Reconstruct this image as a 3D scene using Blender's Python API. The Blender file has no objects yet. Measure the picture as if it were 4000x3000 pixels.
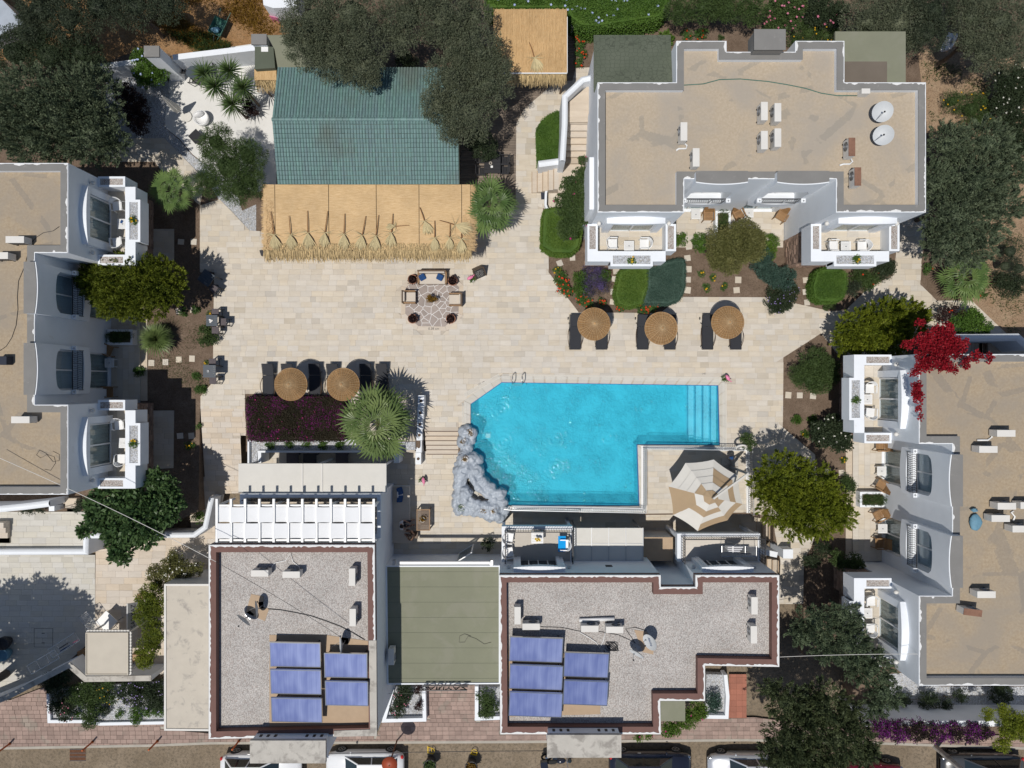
import bpy, bmesh, math, random
import numpy as np
from math import pi, sin, cos, radians, sqrt, atan2
from mathutils import Vector, Matrix
from mathutils.geometry import tessellate_polygon
random.seed(7)
RNG = np.random.default_rng(7)
scene = bpy.context.scene
col = scene.collection
# ---- camera, sky, sun, exposure
CAM_H = 40.0          # drone height above the pool deck, metres
PXM = 70.0            # photograph pixels per metre on the pool deck
cam_data = bpy.data.cameras.new("camera")
cam_data.sensor_width = 36.0
cam_data.lens = 36.0 * (PXM * CAM_H) / 4000.0
cam_data.clip_start = 0.5
cam_data.clip_end = 3000.0
cam = bpy.data.objects.new("camera", cam_data)
col.objects.link(cam)
cam.location = (0, 0, CAM_H)
cam.rotation_euler = (0, 0, 0)
scene.camera = cam
SUNX, SUNY = 0.235, 0.275      # shadow shift per metre of height
elev = math.atan(1.0 / math.hypot(SUNX, SUNY))
world = bpy.data.worlds.new("World")
scene.world = world
world.use_nodes = True
wn = world.node_tree
wn.nodes.clear()
wo = wn.nodes.new("ShaderNodeOutputWorld")
wb = wn.nodes.new("ShaderNodeBackground")
ws = wn.nodes.new("ShaderNodeTexSky")
ws.sky_type = 'NISHITA'
ws.sun_disc = False
ws.sun_elevation = elev
ws.sun_rotation = radians(220.5)
ws.air_density = 1.0
ws.dust_density = 0.6
ws.ozone_density = 1.8
wb.inputs[1].default_value = 0.072
wn.links.new(ws.outputs[0], wb.inputs[0])
wn.links.new(wb.outputs[0], wo.inputs[0])
sun_d = bpy.data.lights.new("sun", 'SUN')
sun_d.energy = 4.1
sun_d.angle = radians(0.53)
sun_d.color = (1.0, 0.955, 0.89)
sun = bpy.data.objects.new("sun", sun_d)
col.objects.link(sun)
sun.rotation_euler = Vector((-SUNX, -SUNY, 1)).to_track_quat('Z', 'Y').to_euler()
scene.view_settings.view_transform = 'Standard'
scene.view_settings.look = 'None'
scene.view_settings.exposure = -0.22
scene.view_settings.gamma = 1.0
scene.view_settings.use_curve_mapping = False
scene.cycles.max_bounces = 6
scene.cycles.transparent_max_bounces = 12
# ---- measuring helpers
TO = {'A': 0, 'B': 750, 'C': 1500, 'D': 2200}
def nat(t, x, y):
 return (int(t[1]) * 1000 + x / 2.074, TO[t[0]] + y / 2.074)
def W(px, py, z=0.0):
 k = (CAM_H - z) / CAM_H / PXM
 return ((px - 2000) * k, (1500 - py) * k)
def w(t, x, y, z=0.0):
 return W(*nat(t, x, y), z)
def wl(t, s, z=0.0):
 """'x,y x,y B3:x,y' -> list of plan points measured at height z"""
 out = []
 for p in s.split():
  tt = t
  if ':' in p:
   tt, p = p.split(':')
  a, b = p.split(',')
  out.append(w(tt, float(a), float(b), z))
 return out
def nl(s, z=0.0):
 return [W(float(p.split(',')[0]), float(p.split(',')[1]), z) for p in s.split()]
# ---- objects
ORG = {}
def org(o):
 p = Vector((0, 0, 0))
 while o is not None:
  p = p + Vector(o.location)
  o = o.parent
 return p
def tag(o, label=None, cat=None, group=None, kind=None):
 if label: o['label'] = label
 if cat: o['category'] = cat
 if group: o['group'] = group
 if kind: o['kind'] = kind
 return o
def thing(name, label, cat, loc=(0, 0, 0), rz=0.0, group=None):
 o = bpy.data.objects.new(name, None)
 o.empty_display_size = 0.2
 col.objects.link(o)
 o.location = loc
 o.rotation_euler = (0, 0, rz)
 return tag(o, label, cat, group)
def dup(root, loc, rz=0.0, label=None, group=None, scale=None):
 r = root.copy(); col.objects.link(r)
 r.location = loc; r.rotation_euler = (0, 0, rz)
 if scale: r.scale = (scale, scale, scale)
 if label: r['label'] = label
 if group: r['group'] = group
 for ch in list(root.children):
  c = ch.copy(); col.objects.link(c); c.parent = r
  for g in list(ch.children):
   d = g.copy(); col.objects.link(d); d.parent = c
 return r
def area2(p):
 return sum(p[i][0] * p[(i + 1) % len(p)][1] - p[(i + 1) % len(p)][0] * p[i][1] for i in range(len(p)))
def ccw(p):
 return list(p) if area2(p) > 0 else list(reversed(p))
def offset_poly(p, d):
 """inward offset of a ccw polygon"""
 p = ccw(p); n = len(p); out = []
 for i in range(n):
  a, b, c = Vector(p[i - 1]), Vector(p[i]), Vector(p[(i + 1) % n])
  e1 = (b - a).normalized(); e2 = (c - b).normalized()
  n1 = Vector((-e1.y, e1.x)); n2 = Vector((-e2.y, e2.x))
  m = n1 + n2
  m = m / max(0.3, (1 + n1.dot(n2)))
  out.append((b.x + m.x * d, b.y + m.y * d))
 return out
class MB:
 def __init__(s):
  s.v = []; s.f = []; s.m = []
 def face(s, pts, mi=0):
  n = len(s.v); s.v += [tuple(p) for p in pts]; s.f.append(tuple(range(n, n + len(pts)))); s.m.append(mi)
  return s
 def box(s, x0, y0, z0, x1, y1, z1, mi=0):
  x0, x1 = min(x0, x1), max(x0, x1); y0, y1 = min(y0, y1), max(y0, y1)
  n = len(s.v)
  s.v += [(x0, y0, z0), (x1, y0, z0), (x1, y1, z0), (x0, y1, z0), (x0, y0, z1), (x1, y0, z1), (x1, y1, z1), (x0, y1, z1)]
  for q in ((0, 3, 2, 1), (4, 5, 6, 7), (0, 1, 5, 4), (1, 2, 6, 5), (2, 3, 7, 6), (3, 0, 4, 7)):
   s.f.append(tuple(n + i for i in q)); s.m.append(mi)
  return s
 def obox(s, c, sz, rz=0.0, mi=0, rx=0.0, ry=0.0):
  """oriented box: centre c, size sz"""
  R = Matrix.Rotation(rz, 3, 'Z') @ Matrix.Rotation(ry, 3, 'Y') @ Matrix.Rotation(rx, 3, 'X')
  n = len(s.v); a, b, h = sz[0] / 2, sz[1] / 2, sz[2] / 2
  for p in ((-a, -b, -h), (a, -b, -h), (a, b, -h), (-a, b, -h), (-a, -b, h), (a, -b, h), (a, b, h), (-a, b, h)):
   q = R @ Vector(p); s.v.append((q.x + c[0], q.y + c[1], q.z + c[2]))
  for q in ((0, 3, 2, 1), (4, 5, 6, 7), (0, 1, 5, 4), (1, 2, 6, 5), (2, 3, 7, 6), (3, 0, 4, 7)):
   s.f.append(tuple(n + i for i in q)); s.m.append(mi)
  return s
 def bar(s, a, b, wd, ht, mi=0):
  """box beam from point a to b"""
  a, b = Vector(a), Vector(b); d = b - a; L = d.length
  if L < 1e-6: return s
  d.normalize(); up = Vector((0, 0, 1))
  if abs(d.z) > .95: up = Vector((0, 1, 0))
  x = d.cross(up).normalized() * wd / 2; y = x.cross(d).normalized() * ht / 2
  n = len(s.v)
  for o in (a, b):
   for k in (-x - y, x - y, x + y, -x + y): s.v.append(tuple(o + k))
  for q in ((3, 2, 1, 0), (4, 5, 6, 7), (0, 1, 5, 4), (1, 2, 6, 5), (2, 3, 7, 6), (3, 0, 4, 7)):
   s.f.append(tuple(n + i for i in q)); s.m.append(mi)
  return s
 def prism(s, poly, z0, z1, mi=0, mside=None, bottom=False):
  poly = ccw(poly); n = len(s.v); k = len(poly)
  s.v += [(p[0], p[1], z0) for p in poly] + [(p[0], p[1], z1) for p in poly]
  s.f.append(tuple(n + k + i for i in range(k))); s.m.append(mi)
  if bottom: s.f.append(tuple(n + k - 1 - i for i in range(k))); s.m.append(mi)
  for i in range(k):
   j = (i + 1) % k
   s.f.append((n + i, n + j, n + k + j, n + k + i)); s.m.append(mi if mside is None else mside)
  return s
 def ring(s, poly, d, z0, z1, mi=0, mtop=None):
  """wall of thickness d standing inside the outline"""
  o = ccw(poly); i_ = offset_poly(o, d); k = len(o)
  for i in range(k):
   j = (i + 1) % k
   a, b, c, e = o[i], o[j], i_[j], i_[i]
   s.face([(a[0], a[1], z1), (b[0], b[1], z1), (c[0], c[1], z1), (e[0], e[1], z1)], mi if mtop is None else mtop)
   s.face([(a[0], a[1], z0), (b[0], b[1], z0), (b[0], b[1], z1), (a[0], a[1], z1)], mi)
   s.face([(c[0], c[1], z0), (e[0], e[1], z0), (e[0], e[1], z1), (c[0], c[1], z1)], mi)
  return s
 def flat(s, outer, holes=(), z=0.0, mi=0):
  rings = [ccw(outer)] + [list(reversed(ccw(h))) for h in holes]
  allp = [p for r in rings for p in r]
  tr = tessellate_polygon([[Vector((p[0], p[1], 0)) for p in r] for r in rings])
  n = len(s.v); s.v += [(p[0], p[1], z) for p in allp]
  for t in tr:
   a, b, c = (allp[i] for i in t)
   if (b[0] - a[0]) * (c[1] - a[1]) - (b[1] - a[1]) * (c[0] - a[0]) < 0: t = (t[0], t[2], t[1])
   s.f.append(tuple(n + i for i in t)); s.m.append(mi)
  return s
 def sides(s, poly, z0, z1, mi=0):
  poly = ccw(poly)
  for i in range(len(poly)):
   a, b = poly[i], poly[(i + 1) % len(poly)]
   s.face([(a[0], a[1], z0), (b[0], b[1], z0), (b[0], b[1], z1), (a[0], a[1], z1)], mi)
  return s
 def wallpath(s, pts, th, z0, z1, mi=0, z1b=None, rnd=0.0):
  """a free standing wall along a path; tops from z1 to z1b; rnd: rounded top height"""
  n = len(pts); P = [Vector(p[:2]) for p in pts]; L = []; R = []
  for i in range(n):
   if i == 0: d = (P[1] - P[0]).normalized(); m = Vector((-d.y, d.x))
   elif i == n - 1: d = (P[-1] - P[-2]).normalized(); m = Vector((-d.y, d.x))
   else:
    d1 = (P[i] - P[i - 1]).normalized(); d2 = (P[i + 1] - P[i]).normalized()
    a = Vector((-d1.y, d1.x)); b = Vector((-d2.y, d2.x)); m = (a + b) / max(.4, 1 + a.dot(b))
   L.append(P[i] + m * th / 2); R.append(P[i] - m * th / 2)
  for i in range(n - 1):
   za = z1 if z1b is None else z1 + (z1b - z1) * i / (n - 1)
   zb = z1 if z1b is None else z1 + (z1b - z1) * (i + 1) / (n - 1)
   l0, l1, r0, r1 = L[i], L[i + 1], R[i], R[i + 1]
   if rnd:
    prev0, prev1 = None, None; K = 5
    for k in range(K + 1):
     t = k / K; h = rnd * sin(pi * t)
     q0 = l0.lerp(r0, t); q1 = l1.lerp(r1, t)
     c0 = (q0.x, q0.y, za + h); c1 = (q1.x, q1.y, zb + h)
     if prev0: s.face([prev0, prev1, c1, c0][::-1], mi)
     prev0, prev1 = c0, c1
   else:
    s.face([(r0.x, r0.y, za), (r1.x, r1.y, zb), (l1.x, l1.y, zb), (l0.x, l0.y, za)], mi)
   s.face([(r0.x, r0.y, z0), (r1.x, r1.y, z0), (r1.x, r1.y, zb), (r0.x, r0.y, za)], mi)
   s.face([(l1.x, l1.y, z0), (l0.x, l0.y, z0), (l0.x, l0.y, za), (l1.x, l1.y, zb)], mi)
  for i, e in ((0, 1), (n - 1, -1)):
   zt = z1 if (i == 0 or z1b is None) else z1b
   q = [(L[i].x, L[i].y, z0), (R[i].x, R[i].y, z0), (R[i].x, R[i].y, zt), (L[i].x, L[i].y, zt)]
   s.face(q if e > 0 else q[::-1], mi)
  return s
 def tube(s, pts, r, n=6, mi=0, r1=None, closed=False):
  pts = [Vector(p) for p in pts]; m = len(pts); st = len(s.v); ref = Vector((0.13, .27, 1)).normalized()
  for i, p in enumerate(pts):
   if closed: d = pts[(i + 1) % m] - pts[i - 1]
   else: d = pts[min(i + 1, m - 1)] - pts[max(i - 1, 0)]
   d.normalize()
   rf = ref if abs(d.dot(ref)) < .96 else Vector((1, 0, 0))
   x = d.cross(rf).normalized(); y = d.cross(x)
   rr = r if r1 is None else r + (r1 - r) * i / (m - 1)
   for k in range(n):
    a = 2 * pi * k / n; q = p + x * cos(a) * rr + y * sin(a) * rr; s.v.append(tuple(q))
  for i in range(m if closed else m - 1):
   j = (i + 1) % m
   for k in range(n):
    l = (k + 1) % n
    s.f.append((st + i * n + k, st + j * n + k, st + j * n + l, st + i * n + l)); s.m.append(mi)
  if not closed:
   s.f.append(tuple(st + k for k in range(n))); s.m.append(mi)
   s.f.append(tuple(st + (m - 1) * n + n - 1 - k for k in range(n))); s.m.append(mi)
  return s
 def lathe(s, prof, n=20, c=(0, 0), mi=0, ph=0.0, wob=0.0, capped=True):
  st = len(s.v); m = len(prof)
  for (r, z) in prof:
   for k in range(n):
    a = 2 * pi * k / n + ph; q = r * (1 + wob * sin(5 * a + r * 3))
    s.v.append((c[0] + q * cos(a), c[1] + q * sin(a), z))
  for i in range(m - 1):
   for k in range(n):
    l = (k + 1) % n
    s.f.append((st + i * n + k, st + i * n + l, st + (i + 1) * n + l, st + (i + 1) * n + k)); s.m.append(mi)
  if capped and prof[0][0] > 1e-4: s.f.append(tuple(st + n - 1 - k for k in range(n))); s.m.append(mi)
  if capped and prof[-1][0] > 1e-4: s.f.append(tuple(st + (m - 1) * n + k for k in range(n))); s.m.append(mi)
  return s
 def hexa(s, a, b, ya, yb, y1, z0a, z0b, z1a, z1b, mi=0):
  n = len(s.v); s.v += [(a, ya, z0a), (b, yb, z0b), (b, y1, z0b), (a, y1, z0a), (a, ya, z1a), (b, yb, z1b), (b, y1, z1b), (a, y1, z1a)]
  for q in ((0, 3, 2, 1), (4, 5, 6, 7), (0, 1, 5, 4), (1, 2, 6, 5), (2, 3, 7, 6), (3, 0, 4, 7)):
   s.f.append(tuple(n + i for i in q)); s.m.append(mi)
  return s
 def cyl(s, x, y, z0, z1, r, n=14, r1=None, mi=0):
  return s.lathe([(r, z0), (r if r1 is None else r1, z1)], n, (x, y), mi)
 def ball(s, c, r, n=12, m=8, mi=0, sq=(1, 1, 1), noise=0.0, seed=0):
  st = len(s.v); rr = random.Random(seed)
  ph = [rr.uniform(0, 6.28) for _ in range(4)]
  for i in range(m + 1):
   t = pi * i / m
   for k in range(n):
    a = 2 * pi * k / n
    g = 1 + noise * (sin(3 * a + ph[0]) * sin(2 * t + ph[1]) + .6 * sin(5 * a + ph[2] + 3 * t) * sin(t))
    s.v.append((c[0] + r * g * sq[0] * sin(t) * cos(a), c[1] + r * g * sq[1] * sin(t) * sin(a), c[2] - r * g * sq[2] * cos(t)))
  for i in range(m):
   for k in range(n):
    l = (k + 1) % n
    s.f.append((st + i * n + k, st + i * n + l, st + (i + 1) * n + l, st + (i + 1) * n + k)); s.m.append(mi)
  return s
 def build(s, name, mat, parent=None, label=None, smooth=False, kind=None, loc=None, cat=None, group=None, bevel=0):
  me = bpy.data.meshes.new(name)
  o0 = Vector((0, 0, 0))
  if parent is not None and parent.get('_w', 1): o0 = org(parent)
  if loc is not None: o0 = Vector(loc)
  vs = [(p[0] - o0.x, p[1] - o0.y, p[2] - o0.z) for p in s.v] if o0.length > 0 else s.v
  me.from_pydata(vs, [], s.f)
  mats = mat if isinstance(mat, (list, tuple)) else [mat]
  for mm in mats: me.materials.append(mm)
  if len(mats) > 1: me.polygons.foreach_set('material_index', s.m)
  if smooth: me.polygons.foreach_set('use_smooth', [True] * len(me.polygons))
  me.update()
  o = bpy.data.objects.new(name, me)
  col.objects.link(o)
  if parent is not None: o.parent = parent
  if loc is not None: o.location = Vector(loc) - (org(parent) if parent else Vector((0, 0, 0)))
  if bevel:
   b = o.modifiers.new("bevel", 'BEVEL'); b.width = bevel; b.segments = 2; b.limit_method = 'ANGLE'
  return tag(o, label, cat, group, kind)
def local(root):
 return root
def npmesh(name, V, F, mat, parent=None, kind=None, label=None, mi=None, smooth=False, cat=None):
 """quads/tris from numpy arrays, V in world space"""
 me = bpy.data.meshes.new(name)
 if parent is not None:
  o = org(parent); V = V - np.array([[o.x, o.y, o.z]])
 nf, k = F.shape
 me.vertices.add(len(V)); me.vertices.foreach_set('co', V.astype(np.float32).ravel())
 me.loops.add(nf * k); me.loops.foreach_set('vertex_index', F.astype(np.int32).ravel())
 me.polygons.add(nf); me.polygons.foreach_set('loop_start', np.arange(0, nf * k, k, dtype=np.int32))
 try: me.polygons.foreach_set('loop_total', np.full(nf, k, dtype=np.int32))
 except Exception: pass
 mats = mat if isinstance(mat, (list, tuple)) else [mat]
 for m in mats: me.materials.append(m)
 if mi is not None: me.polygons.foreach_set('material_index', mi.astype(np.int32))
 if smooth: me.polygons.foreach_set('use_smooth', np.ones(nf, dtype=bool))
 me.update(calc_edges=True)
 ob = bpy.data.objects.new(name, me); col.objects.link(ob)
 if parent is not None: ob.parent = parent
 return tag(ob, label, cat, None, kind)
# ---- materials
class NT:
 def __init__(s, name):
  s.mat = bpy.data.materials.new(name); s.mat.use_nodes = True
  s.t = s.mat.node_tree; s.t.nodes.clear()
  s.out = s.n('ShaderNodeOutputMaterial')
 def n(s, typ, **kw):
  nd = s.t.nodes.new(typ)
  for k, v in kw.items(): setattr(nd, k, v)
  return nd
 def l(s, a, b): s.t.links.new(a, b)
 def val(s, sock, v):
  if isinstance(v, bpy.types.NodeSocket): s.l(v, sock)
  else: sock.default_value = v
 def math(s, op, a, b=0.5, clamp=False):
  m = s.n('ShaderNodeMath', operation=op); m.use_clamp = clamp
  s.val(m.inputs[0], a); s.val(m.inputs[1], b); return m.outputs[0]
 def mix(s, f, a, b, mode='MIX'):
  m = s.n('ShaderNodeMix', data_type='RGBA', blend_type=mode)
  s.val(m.inputs[0], f); s.val(m.inputs[6], a if isinstance(a, bpy.types.NodeSocket) else (*a, 1)); s.val(m.inputs[7], b if isinstance(b, bpy.types.NodeSocket) else (*b, 1))
  return m.outputs[2]
 def coord(s, kind='Object', scale=(1, 1, 1), rot=(0, 0, 0)):
  if kind == 'World':
   g = s.n('ShaderNodeNewGeometry'); src = g.outputs['Position']
  else:
   g = s.n('ShaderNodeTexCoord'); src = g.outputs[kind]
  mp = s.n('ShaderNodeMapping'); mp.inputs['Scale'].default_value = scale; mp.inputs['Rotation'].default_value = rot
  s.l(src, mp.inputs[0]); return mp.outputs[0]
 def noise(s, co, scale, detail=4, rough=.55, dist=0.0):
  t = s.n('ShaderNodeTexNoise'); t.inputs['Scale'].default_value = scale; t.inputs['Detail'].default_value = detail
  t.inputs['Roughness'].default_value = rough; t.inputs['Distortion'].default_value = dist; s.l(co, t.inputs[0]); return t.outputs[0]
 def vor(s, co, scale, feat='F1', out=0):
  t = s.n('ShaderNodeTexVoronoi', feature=feat); t.inputs['Scale'].default_value = scale; s.l(co, t.inputs[0]); return t.outputs[out]
 def ramp(s, f, a, b, lo=0.0, hi=1.0):
  m = s.n('ShaderNodeMapRange'); m.clamp = True
  s.val(m.inputs[0], f); m.inputs[1].default_value = a; m.inputs[2].default_value = b; m.inputs[3].default_value = lo; m.inputs[4].default_value = hi
  return m.outputs[0]
 def rnd(s):
  g = s.n('ShaderNodeNewGeometry'); o = s.n('ShaderNodeObjectInfo')
  return s.math('FRACT', s.math('ADD', g.outputs['Random Per Island'], s.math('MULTIPLY', o.outputs['Random'], 7.13)))
 def bump(s, h, strength=.3, dist=.02):
  b = s.n('ShaderNodeBump'); b.inputs['Strength'].default_value = strength; b.inputs['Distance'].default_value = dist; s.l(h, b.inputs['Height']); return b.outputs[0]
 def princ(s, color, rough=.8, metal=0.0, normal=None, spec=.4, **kw):
  p = s.n('ShaderNodeBsdfPrincipled')
  s.val(p.inputs['Base Color'], color if isinstance(color, bpy.types.NodeSocket) else (*color, 1)); s.val(p.inputs['Roughness'], rough)
  p.inputs['Metallic'].default_value = metal; p.inputs['Specular IOR Level'].default_value = spec
  if normal is not None: s.l(normal, p.inputs['Normal'])
  for k, v in kw.items(): s.val(p.inputs[k], v)
  s.l(p.outputs[0], s.out.inputs[0]); return p
def plain(name, c, rough=.75, var=.12, scale=3.0, fine=40.0, bump=.15, metal=0.0, spec=.4, rnd=0.0, c2=None, stain=None, stain_s=.6, stain_lo=.55, coords='Object', stretch=(1, 1, 1), bd=.01, coat=0.0):
 m = NT(name); co = m.coord(coords, stretch)
 n1 = m.noise(co, scale, 5); n2 = m.noise(co, fine, 3)
 f = m.math('ADD', m.math('MULTIPLY', n1, .6), m.math('MULTIPLY', n2, .4))
 lo = tuple(x * (1 - var) for x in c); hi = tuple(min(1, x * (1 + var)) for x in (c2 or c))
 cc = m.mix(m.ramp(f, .32, .68), lo, hi)
 if stain:
  n3 = m.noise(m.coord(coords), stain_s, 6, .65, .4)
  cc = m.mix(m.ramp(n3, stain_lo, stain_lo + .12, 0, .85), cc, stain)
 if rnd:
  r = m.ramp(m.rnd(), 0, 1, 1 - rnd, 1 + rnd)
  h = m.n('ShaderNodeHueSaturation'); m.l(r, h.inputs['Value']); m.l(cc, h.inputs['Color']); cc = h.outputs[0]
 m.princ(cc, rough, metal, m.bump(f, bump, bd) if bump else None, spec, **({'Coat Weight': coat} if coat else {}))
 return m.mat
def leafmat(name, a, b, trans=.25, rough=.6, c3=None, c3f=.0, nscale=1.2, obj=False):
 m = NT(name); r = m.n('ShaderNodeObjectInfo').outputs['Random'] if obj else m.rnd(); co = m.coord('World'); n = m.noise(co, nscale, 3)
 f = m.math('ADD', m.math('MULTIPLY', r, .55), m.math('MULTIPLY', m.ramp(n, .3, .7), .45))
 c = m.mix(f, a, b)
 if c3:
  r2 = m.math('FRACT', m.math('MULTIPLY', r, 37.7)); pn = m.ramp(m.noise(co, .9, 2), .42, .62)
  c = m.mix(m.math('LESS_THAN', r2, m.math('MULTIPLY', pn, c3f)), c, c3)
 p = m.princ(c, rough, spec=.25)
 t = m.n('ShaderNodeBsdfTranslucent'); m.l(c, t.inputs[0])
 mx = m.n('ShaderNodeMixShader'); mx.inputs[0].default_value = trans
 m.l(p.outputs[0], mx.inputs[1]); m.l(t.outputs[0], mx.inputs[2]); m.l(mx.outputs[0], m.out.inputs[0])
 return m.mat
M = {}
M['white'] = plain('white_render', (.755, .785, .82), .85, .04, 1.5, 60, .25, stain=(.60, .59, .57), stain_s=1.1, stain_lo=.66, coords='World', bd=.006)
M['cream'] = plain('cream_paint', (.66, .64, .60), .8, .06, 1.2, 50, .2, coords='World')
M['whitepaint'] = plain('white_gloss_paint', (.78, .78, .77), .4, .03, 2, 30, .05)
M['plastic'] = plain('white_plastic', (.76, .76, .75), .35, .02, 2, 30, .02)
M['cap'] = plain('grey_parapet_coat', (.205, .2, .19), .85, .09, 1.5, 50, .3, stain=(.27, .26, .245), stain_s=2.2, stain_lo=.6, coords='World')
M['chip'] = plain('chipped_white_edge', (.7, .7, .69), .8, .1, 9, 50, .2, coords='World')
def roofmat(name, c, c2, patch, grey, s=.55):
 m = NT(name); co = m.coord('World')
 n1 = m.noise(co, 9, 6, .7); n0 = m.noise(co, .45, 4, .6, .3); n2 = m.noise(co, 60, 3)
 c_ = m.mix(m.ramp(n1, .35, .68), c, c2)
 c_ = m.mix(m.ramp(n0, .42, .64, 0, .8), c_, grey)
 n3 = m.noise(m.coord('World', (1, 1, 1), (0, 0, .7)), .55, 3, .5, .5)
 v = m.vor(m.coord('World', (1, 1.3, 1), (0, 0, .5)), .33, 'DISTANCE_TO_EDGE')
 line = m.math('MULTIPLY', m.math('LESS_THAN', m.math('ADD', v, m.math('MULTIPLY', n1, .05)), .062), m.ramp(n3, .51, .53))
 c_ = m.mix(m.math('MULTIPLY', line, .42), c_, patch)
 n4 = m.noise(co, 2.6, 6, .75, .8)
 c_ = m.mix(m.ramp(n4, .68, .76, 0, .35), c_, tuple(x * .62 for x in c))
 m.princ(c_, .92, 0, m.bump(m.math('ADD', n1, n2), .35, .008), .2); return m.mat
M['roof'] = roofmat('cement_roof', (.39, .32, .235), (.47, .395, .30), (.25, .235, .205), (.36, .32, .27))
M['roof_w'] = roofmat('cement_roof_dark', (.32, .25, .17), (.41, .335, .24), (.22, .2, .175), (.30, .26, .21))
def gravel(name, a, b, c, s=16.0, bump=1.0):
 m = NT(name); co = m.coord('World')
 v = m.n('ShaderNodeTexVoronoi'); v.inputs['Scale'].default_value = s; m.l(co, v.inputs[0])
 sp = m.n('ShaderNodeSeparateColor'); m.l(v.outputs['Color'], sp.inputs[0])
 cc = m.mix(sp.outputs[0], a, b); cc = m.mix(m.ramp(sp.outputs[1], .72, .9, 0, 1), cc, c)
 cc = m.mix(m.ramp(v.outputs['Distance'], .35, .75, 0, .75), cc, tuple(x * .5 for x in a))
 n0 = m.noise(co, .7, 4)
 h = m.n('ShaderNodeHueSaturation'); m.l(m.ramp(n0, .3, .7, .88, 1.1), h.inputs['Value']); m.l(cc, h.inputs['Color'])
 m.princ(h.outputs[0], .9, 0, m.bump(m.math('SUBTRACT', 1.0, v.outputs['Distance']), bump, .03), .2); return m.mat
M['gravel_roof'] = gravel('roof_gravel', (.46, .43, .405), (.56, .535, .505), (.40, .35, .32), 19, .35)
M['gravel'] = gravel('pale_gravel', (.42, .43, .45), (.6, .62, .65), (.42, .4, .36), 18, .6)
M['gravel_pink'] = gravel('pinkish_gravel', (.42, .38, .35), (.6, .57, .54), (.3, .22, .18), 26, .6)
def soilmat(name, a, b, c, s=1.0):
 m = NT(name); co = m.coord('World')
 n1 = m.noise(co, 1.3 * s, 8, .7, .3); n2 = m.noise(co, 14 * s, 5, .7); v = m.vor(co, 22, 'F1')
 cc = m.mix(m.ramp(n1, .35, .65), a, b); cc = m.mix(m.ramp(n2, .45, .7), cc, c)
 cc = m.mix(m.math('MULTIPLY', m.math('LESS_THAN', v, .16), m.math('GREATER_THAN', n2, .5)), cc, tuple(min(1, x * 1.9) for x in b))
 m.princ(cc, .95, 0, m.bump(m.math('ADD', n2, n1), .8, .05), .15); return m.mat
M['soil'] = soilmat('garden_soil', (.135, .095, .068), (.21, .155, .115), (.1, .072, .05))
M['dirt'] = soilmat('ochre_dirt', (.29, .155, .065), (.36, .22, .115), (.15, .095, .045))
M['dirt2'] = soilmat('pale_dirt', (.30, .2, .125), (.37, .27, .18), (.16, .11, .07))
M['road'] = soilmat('dusty_road', (.185, .145, .1), (.27, .215, .155), (.115, .095, .07), .5)
def travmat(name, a, b, c, rng=.11, dirc=(1, 4.5, 1)):
 m = NT(name); r = m.rnd()
 co = m.coord('World', dirc); co2 = m.coord('World', (2.2, 18, 1))
 n1 = m.noise(co, 1.3, 6, .65, .3); n2 = m.noise(co2, 2.0, 6, .7, .5); n3 = m.noise(m.coord('World'), .35, 3)
 cc = m.mix(m.ramp(n1, .33, .7), a, b); cc = m.mix(m.ramp(n2, .56, .76, 0, .6), cc, c)
 cc = m.mix(m.ramp(n3, .4, .7, 0, .25), cc, tuple(x * .8 for x in a))
 h = m.n('ShaderNodeHueSaturation'); m.l(m.math('SUBTRACT', m.ramp(r, 0, 1, 1 - rng, 1 + rng * .7), m.math('MULTIPLY', m.math('LESS_THAN', m.math('FRACT', m.math('MULTIPLY', r, 91.7)), .07), .11)), h.inputs['Value'])
 m.l(m.ramp(m.math('FRACT', m.math('MULTIPLY', r, 13.3)), 0, 1, .75, 1.25), h.inputs['Saturation']); m.l(cc, h.inputs['Color'])
 m.princ(h.outputs[0], .62, 0, m.bump(n2, .12, .006), .35); return m.mat
M['trav'] = travmat('travertine_slab', (.545, .485, .40), (.605, .55, .465), (.47, .40, .33), .07)
M['travd'] = plain('travertine_joint', (.47, .415, .345), .9, .1, 5, 50, .1, coords='World')
M['trav2'] = travmat('pale_paving_slab', (.50, .475, .42), (.56, .535, .475), (.45, .42, .36), .05)
M['trav3'] = travmat('warm_travertine_slab', (.52, .445, .36), (.59, .515, .425), (.45, .37, .285), .06)
M['paver'] = plain('pink_paver', (.31, .225, .19), .9, .16, 2.5, 30, .3, rnd=.16, coords='World', stain=(.27, .23, .19), stain_s=.9, stain_lo=.55)
M['paver2'] = plain('buff_paver', (.30, .225, .175), .9, .14, 2.5, 30, .3, rnd=.1, coords='World')
M['kerb'] = plain('concrete_kerb', (.38, .35, .30), .9, .14, 2, 30, .3, coords='World')
M['concrete'] = plain('stained_concrete', (.46, .435, .39), .9, .1, 2, 30, .3, stain=(.26, .24, .215), stain_s=1.6, stain_lo=.5, coords='World')
M['plank'] = plain('weathered_deck_board', (.20, .16, .125), .8, .2, 3, 30, .4, rnd=.18, stretch=(1, 1, 1), coords='World')
M['wood'] = plain('oiled_teak', (.27, .155, .07), .55, .22, 4, 26, .25, rnd=.15)
M['wooddk'] = plain('dark_brown_wood', (.11, .07, .042), .55, .2, 4, 26, .2, rnd=.12)
M['cush'] = plain('cream_cushion', (.56, .5, .425), .9, .04, 2, 90, .15)
M['navy'] = plain('navy_fabric', (.012, .055, .17), .85, .25, 5, 70, .2)
M['black'] = plain('black_metal', (.018, .018, .021), .45, .2, 3, 30, .05)
M['sling'] = plain('black_mesh_sling', (.022, .024, .03), .75, .12, 2, 120, .4)
M['wicker_dk'] = plain('dark_wicker', (.095, .08, .085), .75, .2, 8, 60, .5)
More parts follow.
